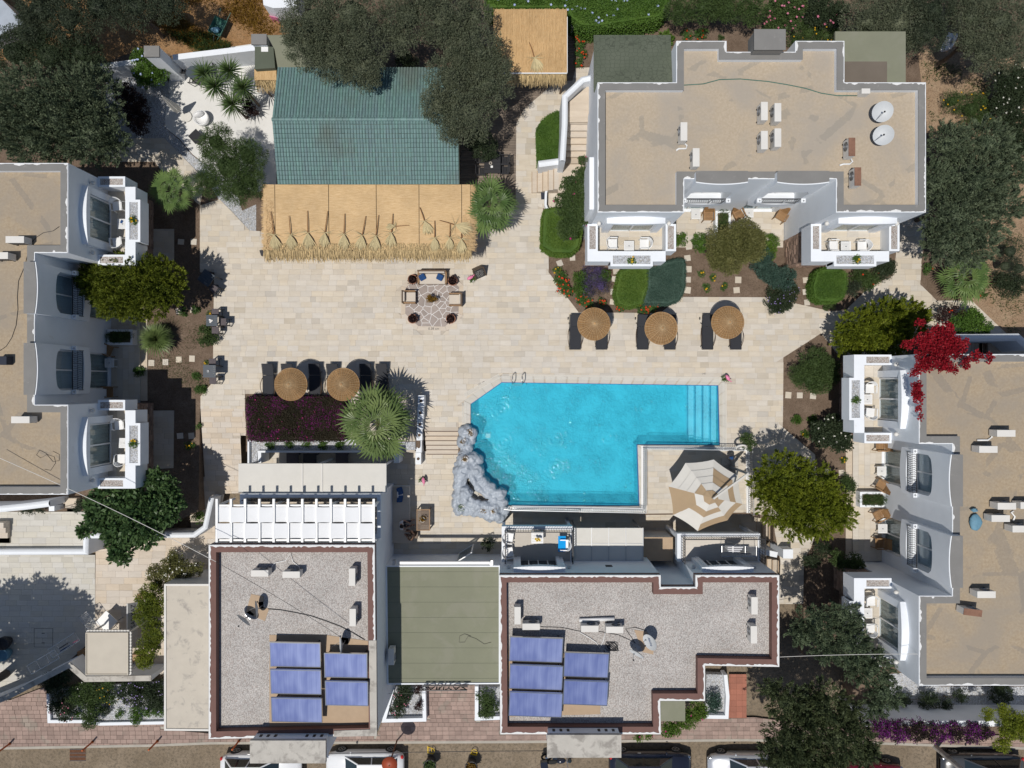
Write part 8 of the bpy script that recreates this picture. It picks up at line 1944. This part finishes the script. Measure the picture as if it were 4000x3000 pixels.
MB().bar((pb[0], pb[1], 1.5), (mt[0] * .6 + C.x * .4, mt[1] * .6 + C.y * .4, 3.25), .06, .06).build('brace', M['steel'], cu); MB().tube([(C.x, C.y, 3.5), (C.x, C.y, 3.0)], .03, 6).build('hub', M['steel'], cu)
for a in (-1, 1):
 for b in (-1, 1): MB().obox((pb[0] + a * .24, pb[1] + b * .24, .06), (.44, .44, .07), .0).build('base_slab', M['concrete'], cu)
o = thing('round_side_table', 'small round table with blue things near the parasol mast', 'table'); MB().cyl(0, 0, .5, .53, .2, 16).build('tabletop', M['black'], o); MB().cyl(0, 0, 0, .5, .025, 6).build('leg', M['black'], o); o.location = (*w('C2', 1775, 590, .5), .012)
o = MB().ball((0, 0, 0), .09, 10, 6, sq=(1.3, 1, .6), noise=.2).build('blue_cloth', M['navy'], None); o.location = (*w('C2', 1778, 598, .55), .585); tag(o, 'crumpled blue cloth on the small round table', 'cloth')
# ---- street side
def sign(lab, loc, rz, rx=0.0):
 o = thing('hotel_sign', lab, 'sign'); fr = MB().box(-1.2, -.02, 0, 1.2, .02, .05).box(-1.2, -.02, .58, 1.2, .02, .62)
 fr.build('sign_frame', M['black'], o)
 q = text('SARIYAZ', 0, 0, .31, .56, 0, M['black'], 'lettering', o, ext=.012, rx=pi / 2); q.scale = (1.12, 1, 1)
 o.location = loc; o.rotation_euler = (rx, 0, rz); return o
a = w('D1', 1535, 985, 1.5); so = sign('black SARIYAZ letters standing on the street edge of the lobby roof', (a[0], a[1] - .02, 1.55), 0)
for x in (-.8, 0, .8): MB().box(x - .02, -.02, -.1, x + .02, .02, .0).build('sign_post', M['black'], so)
a = w('D0', 1095, 440, -.3); o = thing('sign_board', 'grey board with black SARIYAZ letters leaning by the hedge', 'sign'); MB().box(-.75, -.03, 0, .75, .03, .55).build('board', M['steel'], o); MB().box(-.76, -.035, .55, .76, .035, .6).build('top_trim', M['whitepaint'], o)
q = text('SARIYAZ', 0, -.035, .27, .34, 0, M['black'], 'lettering', o, ext=.006, rx=pi / 2); o.location = (a[0] - .05, a[1], -.75); o.rotation_euler = (radians(-50), 0, -pi / 2)
o.rotation_euler = (radians(-50), 0, pi / 2)
so = thing('shelter', 'square cream shelter roof with scalloped edge beside the car park wall', 'shelter', (*w('D0', 870, 735, 1.2), -1.1)); z = 1.2; a, b = w('D0', 697, 560, z), w('D0', 1042, 905, z)
MB().box(a[0], b[1], z - .06, b[0], a[1], z).ring([(a[0], b[1]), (b[0], b[1]), (b[0], a[1]), (a[0], a[1])], .05, z, z + .05).build('roof_panel', plain('shelter_roof_paint', (.50, .455, .38), .85, .06, 1.5, 40, .2, coords='World'), so)
sc_ = MB(); n = 14
for k in range(n):
 y0 = b[1] + (a[1] - b[1]) * k / n; y1 = b[1] + (a[1] - b[1]) * (k + 1) / n; sc_.lathe([(.001, z - .22), (.115, z - .2), (.115, z - .06)], 8, (b[0] + .01, (y0 + y1) / 2)); x0 = a[0] + (b[0] - a[0]) * (k + .5) / n; sc_.lathe([(.001, z - .2), (.11, z - .18), (.11, z - .06)], 8, (x0, a[1] + .0))
sc_.build('scalloped_valance', M['cream'], so)
for x, y in ((a[0] + .1, a[1] - .1), (b[0] - .1, a[1] - .1), (a[0] + .1, b[1] + .1), (b[0] - .1, b[1] + .1)): MB().box(x - .04, y - .04, -1.1, x + .04, y + .04, z - .06).build('post', M['cream'], so)
o = thing('white_table', 'white square table set diagonally beside the cream shelter', 'table'); MB().box(-.44, -.44, .7, .44, .44, .74).build('tabletop', M['plastic'], o)
for a_ in (-.38, .38):
 for b_ in (-.38, .38): MB().box(a_ - .025, b_ - .025, 0, a_ + .025, b_ + .025, .7).build('leg', M['steel'], o)
o.location = (*w('D0', 866, 473, -.4), -1.1); o.rotation_euler = (0, 0, radians(47))
for lab, x, y, rz, sz in (('stack of yellow brown boards poking out left of the shelter', 668, 730, .3, (.5, .35, .5)), ('yellow brown board stack poking out right of the shelter', 1100, 770, -.1, (.6, .4, .4)), ('tan round basket at the top of the bushy hedge', 1130, 275, 0, (.3, .3, .4))):
 o = thing('wood_stack', lab, 'boards');
 for k in range(5): MB().obox((random.uniform(-.04, .04), 0, sz[2] * (k + .5) / 5), (sz[0], sz[1], sz[2] / 5 - .01), random.uniform(-.15, .15)).build('board', M['wood'], o)
 o.location = (*w('D0', x, y, -.7), -1.1); o.rotation_euler = (0, 0, rz)
for lab, x, y, r, m in (('large dark round pot at the left edge of the car park', 25, 650, .36, 'pot_dk'), ('pale blue grey round pot below the dark one at the left edge', 25, 745, .33, 'bluebag')):
 o = thing('round_pot', lab, 'pot'); MB().lathe([(r * .6, 0), (r, .35), (r, .6), (r * .88, .6), (r * .85, .45), (.001, .42)], 22).build('pot', M[m], o, smooth=True); o.location = (*w('D0', x, y, -.6), -1.1)
for (x, y, lab) in ((80, 1462, 'orange bollard cut by the left edge of the photo'), (750, 1447, 'orange bollard beside the iron street drain'), (1275, 1442, 'orange bollard in front of the annex'), (1935, 1440, 'orange bollard beside the first white car wheel')):
 o = thing('bollard', lab, 'bollard', group='orange kerb bollards'); MB().lathe([(.05, 0), (.05, 1.0), (.035, 1.02), (.001, 1.02)], 12).build('post', M['orange'], o, smooth=True); MB().lathe([(.09, 0), (.09, .02), (.05, .03)], 12).build('base_flange', M['rust'], o); o.location = (*w('D0', x, y, -1.15), -1.15)
o = thing('drain_cover', 'rusty iron drain cover with bars in the dusty road', 'drain', (*w('D0', 630, 1555, -1.3), -1.31)); a, b = w('D0', 565, 1508, -1.3), w('D0', 695, 1600, -1.3)
for k in range(18): x = a[0] + (b[0] - a[0]) * k / 18; MB().box(x, b[1], -1.315, x + .03, a[1], -1.3).build('drain_bar', M['rust'], o)
for y in (.0, .33, .66, 1.0): yy = a[1] + (b[1] - a[1]) * y; MB().box(a[0], yy - .02, -1.315, b[0], yy + .02, -1.297).build('cross_bar', M['black'], o)
o = thing('street_lamp', 'street lamp with a wide red brown saucer shade above the second white car', 'street lamp', (*w('D1', 1143, 1435, -1.15), -1.15)); p = w('D1', 1143, 1435, -1.15); q = w('D1', 1082, 1632, 1.5)
MB().tube([(*p, -1.15), (*p, .9), ((p[0] + q[0]) / 2, (p[1] + q[1]) / 2, 1.5), (*q, 1.62)], .04, 8).build('pole', M['rust'], o); MB().lathe([(.001, 1.6), (.1, 1.58), (.42, 1.5), (.42, 1.48), (.1, 1.53), (.001, 1.55)], 24, q).build('lamp_shade', plain('red_lamp_enamel', (.3, .055, .02), .5, .1, 4, 40, .1), o, smooth=True); MB().ball((*q, 1.5), .07, 8, 6).build('bulb', M['glass'], o)
for (x, y, rz, lab) in ((1420, 1517, 0, 'yellow folding parking barrier lying flat on the road'), (1768, 1530, 1.35, 'second yellow parking barrier turned edge on')):
 o = thing('parking_barrier', lab, 'barrier', group='yellow parking barriers'); mb = MB().tube([(-.2, -.16, .05), (-.2, .16, .05)], .022, 6).tube([(-.2, -.16, .05), (.05, -.16, .18)] + [(.05 + .14 * sin(a), -.16 * cos(a), .2) for a in [pi * i / 8 for i in range(1, 8)]] + [(.05, .16, .18), (-.2, .16, .05)], .022, 6).tube([(.03, -.16, .17), (.03, .16, .17)], .02, 6); mb.build('tube_frame', M['yellow'], o)
 MB().box(-.24, -.2, 0, -.16, .2, .03).build('base_plate', M['yellow'], o); o.location = (*w('D1', x, y, -1.2), -1.32); o.rotation_euler = (0, 0, rz)
for (x, y, lab) in ((1410, 1635, 'black barrel planter with green plant at the road edge'), (1745, 1650, 'black barrel planter with orange flowers at the road edge')):
 o = terracotta_pot(lab, 'black barrel planters', .34, .75, 'bushg' if x < 1500 else 'orb', 'pot_dk'); o.location = (*w('D1', x, y, -.7), -1.32)
o = thing('utility_pole', 'tall grey concrete utility pole seen from above at lower right', 'pole', (*w('D3', 1345, 1478, -1.3), -1.32)); p = w('D3', 1345, 1478, -1.3); MB().tube([(*p, -1.32), (*p, 7.0)], .15, 10, r1=.1).build('shaft', M['concrete'], o); MB().bar((p[0] - .8, p[1] + .1, 6.3), (p[0] + .8, p[1] - .1, 6.3), .08, .08).build('cross_arm', M['steel'], o)
o = thing('small_canopy', 'small green felt canopy at the street corner of the right gravel house', 'canopy', (*w('D2', 1305, 1200, 1.2), -1.1)); a, b = w('D2', 1205, 1118, 1.3), w('D2', 1403, 1280, 1.3); MB().box(a[0], b[1], 1.22, b[0], a[1], 1.3).build('roof_panel', M['greenfelt'], o); MB().box(b[0] - .08, b[1], -1.1, b[0] - .02, b[1] + .06, 1.22).build('post', M['cream'], o)
def car(lab, name, mat, loc, rz, L=4.3, Wd=1.76, H=1.46):
 t = thing(name, lab, 'car'); h = Wd / 2; X = L / 2
 st = [(-X, .62, .42, .60, .66), (-X + .08, .76, .3, .72, .80), (-X + .45, .93, .24, .82, .90), (-X + 1.1, 1.0, .2, .86, .93), (0, 1.0, .2, .88, .94), (X - 1.35, 1.0, .2, .86, .93), (X - .75, .96, .22, .78, .86), (X - .25, .86, .28, .68, .74), (X - .04, .7, .36, .56, .60), (X, .6, .42, .52, .54)]
 mb = MB(); rings = []
 for (x, k, b, s, tp) in st:
  n = len(mb.v); prof = [(-.86, b), (-1, b + .14), (-1, s - .08), (-.95, s), (-.8, tp), (-.4, tp + .015), (.4, tp + .015), (.8, tp), (.95, s), (1, s - .08), (1, b + .14), (.86, b)]
  mb.v += [(x, h * k * a, z) for a, z in prof]; rings.append(n)
 for i in range(len(rings) - 1):
  for k in range(12):
   l = (k + 1) % 12; mb.f.append((rings[i] + k, rings[i + 1] + k, rings[i + 1] + l, rings[i] + l)); mb.m.append(0)
 mb.f.append(tuple(rings[0] + k for k in range(12))); mb.m.append(0); mb.f.append(tuple(rings[-1] + 11 - k for k in range(12))); mb.m.append(0)
 mb.build('body', mat, t, smooth=True, bevel=0)
 bl, rf = .9, H; xb0, xb1, xr0, xr1 = -X + .35, X - 1.15, -X + .95, X - 2.0
 def r4(x, k, z): return [(x, -h * k, z), (x, h * k, z)]
 A, B, C_, D = r4(xb0, .8, bl), r4(xb1, .8, bl), r4(xr0, .64, rf - .05), r4(xr1, .64, rf - .05)
 g = MB(); g.face([A[0], B[0], D[0], C_[0]]).face([B[1], A[1], C_[1], D[1]]).face([B[0], B[1], D[1], D[0]]).face([A[1], A[0], C_[0], C_[1]]); g.build('window_glass', M['carglass'], t)
 r = MB().prism([(xr0 - .05, -h * .66), (xr1 + .06, -h * .66), (xr1 + .06, h * .66), (xr0 - .05, h * .66)], rf - .05, rf); r.build('roof', mat, t, bevel=.03)
 pl = MB()
 for s in (0, 1):
  sg = -1 if s == 0 else 1
  for (p_, q_) in ((A[s], C_[s]), (B[s], D[s])): pl.bar((p_[0], p_[1] * 1.01, p_[2]), (q_[0], q_[1] * 1.01, q_[2] + .02), .07, .05)
  m0 = ((A[s][0] + B[s][0]) / 2 - .05, A[s][1] * 1.01, bl); m1 = ((C_[s][0] + D[s][0]) / 2, C_[s][1] * 1.01, rf - .03); pl.bar(m0, m1, .06, .04)
 pl.build('pillar', mat, t)
 for sx in (-X + .8, X - .85):
  for sy in (-1, 1):
   wv = MB().lathe([(.2, -.1), (.31, -.1), (.33, -.05), (.33, .05), (.31, .1), (.2, .1)], 20); wv.v = [(v[0] + sx, sy * (h - .09) + v[2] * 1.0, v[1] + .33) for v in wv.v]; wo = wv.build('wheel', M['rubber'], t, smooth=True)
   rm2 = MB().lathe([(.001, .085), (.06, .09), (.07, .07)], 10)
   for k in range(6): a = k * pi / 3; rm2.bar((.05 * cos(a), .05 * sin(a), .07), (.2 * cos(a), .2 * sin(a), .085), .05, .02)
   rm2.tube([(.2 * cos(a), .2 * sin(a), .08) for a in [2 * pi * i / 18 for i in range(18)]], .018, 5, closed=True); rm2.v = [(v[0] + sx, sy * (h - .09) + sy * v[2] * 1.15, v[1] + .33) for v in rm2.v]; q = rm2.build('rim', M['steel'], wo)
 for sy in (-1, 1):
  MB().ball((X - .2, sy * h * .68, .62), .14, 10, 6, sq=(1.1, .9, .5)).build('headlight', M['chrome'], t, smooth=True); MB().ball((-X + .1, sy * h * .7, .72), .13, 10, 6, sq=(.7, .9, .9)).build('tail_light', M['red'], t, smooth=True)
  MB().ball((X - 1.5, sy * (h + .08), .98), .1, 8, 6, sq=(.6, 1, .7)).build('wing_mirror', mat, t, smooth=True)
  MB().box(-X + 1.6, sy * (h + .0), .78, -X + 1.8, sy * (h + .02), .81).build('door_handle', M['chrome'], t)
 t.location = loc; t.rotation_euler = (0, 0, rz); return t
car('white hatchback parked under the left roof tower', 'parked_car', M['carwhite'], (-14.25, -21.85, -1.32), 0, 4.6, 1.8, 1.6)
car('white saloon parked beneath the red saucer street lamp', 'parked_car', M['carwhite'], (-8.35, -21.75, -1.32), pi, 4.45, 1.78, 1.5)
car('black blue car parked right of the right roof tower', 'parked_car', M['carblack'], (7.85, -21.8, -1.32), 0, 4.7, 1.85, 1.62)
car('silver car half hidden by the tree at the bottom', 'parked_car', M['silver'], (13.3, -21.85, -1.32), pi, 4.4, 1.78, 1.5)
car('dark maroon car under the tree at the bottom right', 'parked_car', M['carred'], (20.1, -22.4, -1.32), 0, 4.3, 1.75, 1.5)
car('dark grey car behind the utility pole at the bottom right', 'parked_car', M['cargrey'], (26.7, -21.9, -1.32), pi, 4.7, 1.85, 1.65)
o = thing('motorbike', 'black motorbike parked below the right roof tower', 'motorbike')
for sx in (-.68, .68):
 wv = MB().tube([(sx + .27 * cos(a), 0, .3 + .27 * sin(a)) for a in [2 * pi * i / 20 for i in range(20)]], .06, 8, closed=True); q = wv.build('wheel', M['rubber'], o, smooth=True); MB().tube([(sx, -.05, .3), (sx, .05, .3)], .1, 8).build('hub', M['chrome'], q)
MB().ball((.12, 0, .78), .24, 12, 8, sq=(1.2, .65, .6)).build('tank', M['carblack'], o, smooth=True); MB().ball((-.38, 0, .8), .28, 12, 6, sq=(1.3, .5, .28)).build('saddle', M['rubber'], o, smooth=True)
MB().obox((-.85, 0, .95), (.42, .42, .3)).build('top_box', M['carblack'], o, bevel=.05); MB().tube([(.5, -.36, 1.05), (.42, -.15, 1.02), (.46, 0, .98), (.42, .15, 1.02), (.5, .36, 1.05)], .018, 6).build('handlebar', M['chrome'], o)
MB().tube([(.45, 0, 1.0), (.68, 0, .3)], .035, 6).build('fork', M['chrome'], o); MB().box(-.35, -.12, .25, .3, .12, .6).build('engine', M['steel'], o, bevel=.03); MB().ball((.6, 0, .85), .13, 10, 6).build('headlight', M['carglass'], o, smooth=True)
o.location = (2.65, -21.25, -1.32); o.rotation_euler = (.1, 0, .1)
# ---- north west corner things
o = thing('wheelbarrow', 'green metal wheelbarrow with a blue sack on the ochre dirt', 'wheelbarrow'); tr_ = MB();
a4 = [(-.28, -.38, .3), (.28, -.38, .3), (.28, .3, .3), (-.28, .3, .3)]; b4 = [(-.36, -.5, .55), (.36, -.5, .55), (.36, .42, .55), (-.36, .42, .55)]
tr_.face(a4); [tr_.face([a4[i], a4[(i + 1) % 4], b4[(i + 1) % 4], b4[i]]) for i in range(4)]; tr_.build('tray', M['greenplastic'], o); MB().tube([b4[0], b4[1], b4[2], b4[3]], .018, 6, closed=True).build('rim', M['greenplastic'], o)
for s in (-1, 1): MB().tube([(s * .12, -.62, .22), (s * .2, -.3, .3), (s * .3, .95, .5)], .016, 6).build('handle', M['greenplastic'], o)
MB().tube([(0, -.65 + .17 * cos(a), .19 + .17 * sin(a)) for a in [2 * pi * i / 16 for i in range(16)]], .03, 6, closed=True).build('wheel', M['rubber'], o)
o.location = (*w('A0', 1772, 215, .4), -.03); o.rotation_euler = (0, 0, -.45)
q = MB().ball((0, 0, 0), .22, 12, 8, sq=(1.15, .7, .5), noise=.15).build('cement_sack', M['bluebag'], None, smooth=True); q.location = (*w('A0', 1742, 238, .55), .5); tag(q, 'pale blue sack lying in the wheelbarrow', 'sack')
o = thing('plastic_chair', 'pink plastic chair on the ochre dirt field', 'chair'); MB().box(-.18, -.18, .38, .18, .18, .41).build('seat', M['pink'], o); MB().box(-.18, .16, .41, .18, .19, .75).build('backrest', M['pink'], o)
for a in (-.15, .15):
 for b in (-.15, .15): MB().box(a - .02, b - .02, 0, a + .02, b + .02, .38).build('leg', M['pink'], o)
o.location = (*w('A1', 155, 132, .4), -.03); o.rotation_euler = (0, 0, 2.9)
def blackchair(lab, t, x, y, z0, rz, grp):
 o = thing('metal_chair', lab, 'chair', group=grp)
 for k in range(5): MB().box(-.22, -.2 + k * .085, .44, .22, -.2 + k * .085 + .07, .46).build('seat_slat', M['black'], o)
 bk = MB()
 for k in range(4): bk.bar((-.22, .22 + .03 * k, .55 + .1 * k), (.22, .22 + .03 * k, .55 + .1 * k), .03, .05)
 bk.build('back_slat', M['black'], o)
 for s in (-1, 1):
  MB().bar((s * .24, -.22, 0), (s * .24, -.2, .64), .03, .03).build('leg', M['black'], o); MB().bar((s * .24, .2, 0), (s * .24, .34, .9), .03, .03).build('leg', M['black'], o); MB().bar((s * .25, -.22, .65), (s * .25, .26, .65), .045, .02).build('armrest', M['black'], o)
 o.location = (*w(t, x, y, z0 + .45), z0); o.rotation_euler = (0, 0, rz)
def darktable(lab, t, x, y, z0, sx, sy, rz, m='black', oval=False):
 o = thing('dining_table', lab, 'table')
 if oval:
  tt = MB().lathe([(.001, .72), (.5, .72), (.5, .75), (.001, .75)], 28); tt.v = [(v[0] * sx, v[1] * sy, v[2]) for v in tt.v]; tt.build('tabletop', M[m], o)
 else:
  for k in range(6): MB().box(-sx / 2, -sy / 2 + sy * k / 6 + .004, .72, sx / 2, -sy / 2 + sy * (k + 1) / 6 - .004, .75).build('tabletop_board', M[m], o)
 for a in (-.35, .35):
  for b in (-.35, .35): MB().box(sx * a - .025, sy * b - .025, 0, sx * a + .025, sy * b + .025, .72).build('leg', M['black'], o)
 o.location = (*w(t, x, y, z0 + .74), z0); o.rotation_euler = (0, 0, rz)
darktable('oval dark slatted table by the yuccas on the white terrace', 'A0', 1600, 575, -.01, 1.3, .8, .25, 'tabletop_dk', True)
for x, y, rz, lab in ((1480, 565, 1.7, 'black chair left of the oval table by the yuccas'), (1690, 525, -1.2, 'black chair right of the oval table, holding a white bag'), (1590, 650, 3.0, 'black chair below the oval table, nearest the yucca')): blackchair(lab, 'A0', x, y, -.01, rz, 'black chairs round the oval table')
darktable('dark dining table on the timber deck with a wreath and white napkin', 'A1', 1915, 1315, .012, .9, 1.2, 0)
for x, y, rz, lab in ((1828, 1290, 1.57, 'upper left black chair at the timber deck table'), (1828, 1390, 1.57, 'lower left black chair at the timber deck table'), (2010, 1300, -1.57, 'upper right black chair at the timber deck table'), (2010, 1380, -1.57, 'lower right black chair at the timber deck table')): blackchair(lab, 'A1', x, y, .012, rz, 'black chairs on the timber deck')
o = MB().tube([(.07 * cos(a), .07 * sin(a), 0) for a in [2 * pi * i / 14 for i in range(14)]], .018, 5, closed=True).build('wreath', M['cush'], None); o.location = (*w('A1', 1900, 1322, .78), .785); tag(o, 'small straw wreath on the timber deck table', 'wreath')
o = MB().box(-.06, -.06, 0, .06, .06, .012).build('napkin', M['plastic'], None); o.location = (*w('A1', 1910, 1350, .78), .767); tag(o, 'folded white napkin on the timber deck table', 'napkin')
o = thing('lounge_chair', 'white moulded tub chair on the white terrace', 'chair'); MB().lathe([(.1, .02), (.3, .05), (.4, .25), (.42, .5), (.38, .5), (.34, .3), (.001, .26)], 22).build('shell', M['plastic'], o, smooth=True); MB().ball((0, .2, .5), .3, 12, 8, sq=(1, .45, .7)).build('back_roll', M['plastic'], o, smooth=True); o.location = (*w('A0', 1628, 955, .4), -.01); o.rotation_euler = (0, 0, .5)
o = thing('closed_parasol', 'folded white parasol leaning over the gravel by the white terrace', 'parasol', at('A0', 1465, 912, 0)); a, b = Vector(at('A0', 1465, 912, .15)), Vector(at('A0', 1312, 778, 2.6)); d = (b - a)
MB().tube([tuple(a), tuple(b)], .03, 8).build('pole', M['cream'], o); cl = MB(); ax = d.normalized(); u = ax.cross(Vector((0, 0, 1))).normalized(); v = ax.cross(u); st0 = []
for k, (t_, r_) in enumerate(((.18, .17), (.3, .2), (.6, .13), (.97, .05))):
 c = a + d * t_; st0.append(len(cl.v)); cl.v += [tuple(c + (u * cos(i * pi / 8) + v * sin(i * pi / 8)) * r_ * (1.15 if i % 2 else .75)) for i in range(16)]
for k in range(3):
 for i in range(16): cl.f.append((st0[k] + i, st0[k] + (i + 1) % 16, st0[k + 1] + (i + 1) % 16, st0[k + 1] + i)); cl.m.append(0)
cl.build('folded_canopy', M['cwhite'], o); MB().cyl(*w('A0', 1510, 945, .05), 0, .08, .3, 20).build('base', M['cwhite'], o)
o = thing('low_table', 'black low coffee table at the edge of the white terrace', 'table'); MB().box(-.3, -.3, .32, .3, .3, .37).box(-.25, -.25, 0, .25, .25, .32).build('body', M['black'], o); o.location = (*w('A0', 1585, 1105, .35), -.01); o.rotation_euler = (0, 0, .75)
o = thing('outdoor_lamp', 'white cylindrical post lamp at the corner of the reed gazebo', 'lamp', at('A2', 488, 260, 0)); p = w('A2', 488, 268, 0); MB().cyl(*p, 0, .9, .12, 16).build('post', M['plastic'], o); MB().lathe([(.15, .9), (.15, .96), (.08, .98), (.07, .93), (.001, .93)], 18, p).build('cap', M['plastic'], o)
o = thing('tarpaulin', 'crumpled white tarpaulin between the olives at the upper right', 'tarpaulin', at('A3', 1490, 330, .6)); q = MB(); n = 12
P_ = {}
for i in range(n + 1):
 for j in range(n + 1):
  u_, v_ = i / n, j / n; x = 1440 + 95 * u_ + 25 * v_ - 50 * (1 - v_); y = 260 + 150 * (1 - v_) + 10 * sin(u_ * 5); z = 1.0 + .12 * sin(u_ * 14 + v_ * 5) + .1 * sin(v_ * 11); P_[i, j] = at('A3', x, y, z)
for i in range(n):
 for j in range(n): q.face([P_[i, j], P_[i + 1, j], P_[i + 1, j + 1], P_[i, j + 1]])
q.build('sheet', M['canvas'], o, smooth=True)
o = thing('sack', 'blue tied sack lying on the right villa roof', 'sack', at('C3', 1680, 1110, 6.2)); p = at('C3', 1682, 1120, 6.33); MB().ball(p, .3, 14, 9, sq=(.95, 1.35, .45), noise=.1, seed=3).build('bag', M['bluebag'], o, smooth=True); k_ = at('C3', 1672, 1022, 6.38); MB().ball(k_, .12, 10, 7, sq=(1.3, .8, .7), noise=.3, seed=2).build('knot', M['bluebag'], o, smooth=True)
o = MB().box(-.17, -.42, 0, .17, .42, .015).build('doormat', M['cloth_dk'], None); o.location = (*w('A2', 258, 1555, .17), .19); o.rotation_euler = (0, 0, .05); tag(o, 'dark doormat on the first steps of the outside stairs', 'doormat')
MB_ = thing('planter_wall', 'small white curved planter beside the foot of the outside stairs', 'planter', at('A2', 350, 1560, 0)); MB().wallpath(wl('A2', "440,1510 290,1515 275,1560 272,1659 290,1700", .5), .12, -.03, .5).build('wall', M['white'], MB_)
o = MB().box(-.25, -.2, 0, .25, .2, .45).build('roof_box', M['cloth_dk'], None, bevel=.02); o.location = (*w('B0', 15, 1365, 6.6), 6.2); tag(o, 'dark box on the left villa roof at the left edge', 'box')
o = MB().box(-.2, -.12, 0, .2, .12, .45).build('junction_box', M['cream'], None, bevel=.01); o.location = (*w('A3', 790, 740, 6.6), 6.2); tag(o, 'yellowish metal junction box by the north villa parapet', 'box')
for o in list(bpy.data.objects):
 if '_placed' in o: del o['_placed']
 if o.get('group') is None and 'group' in o: del o['group']
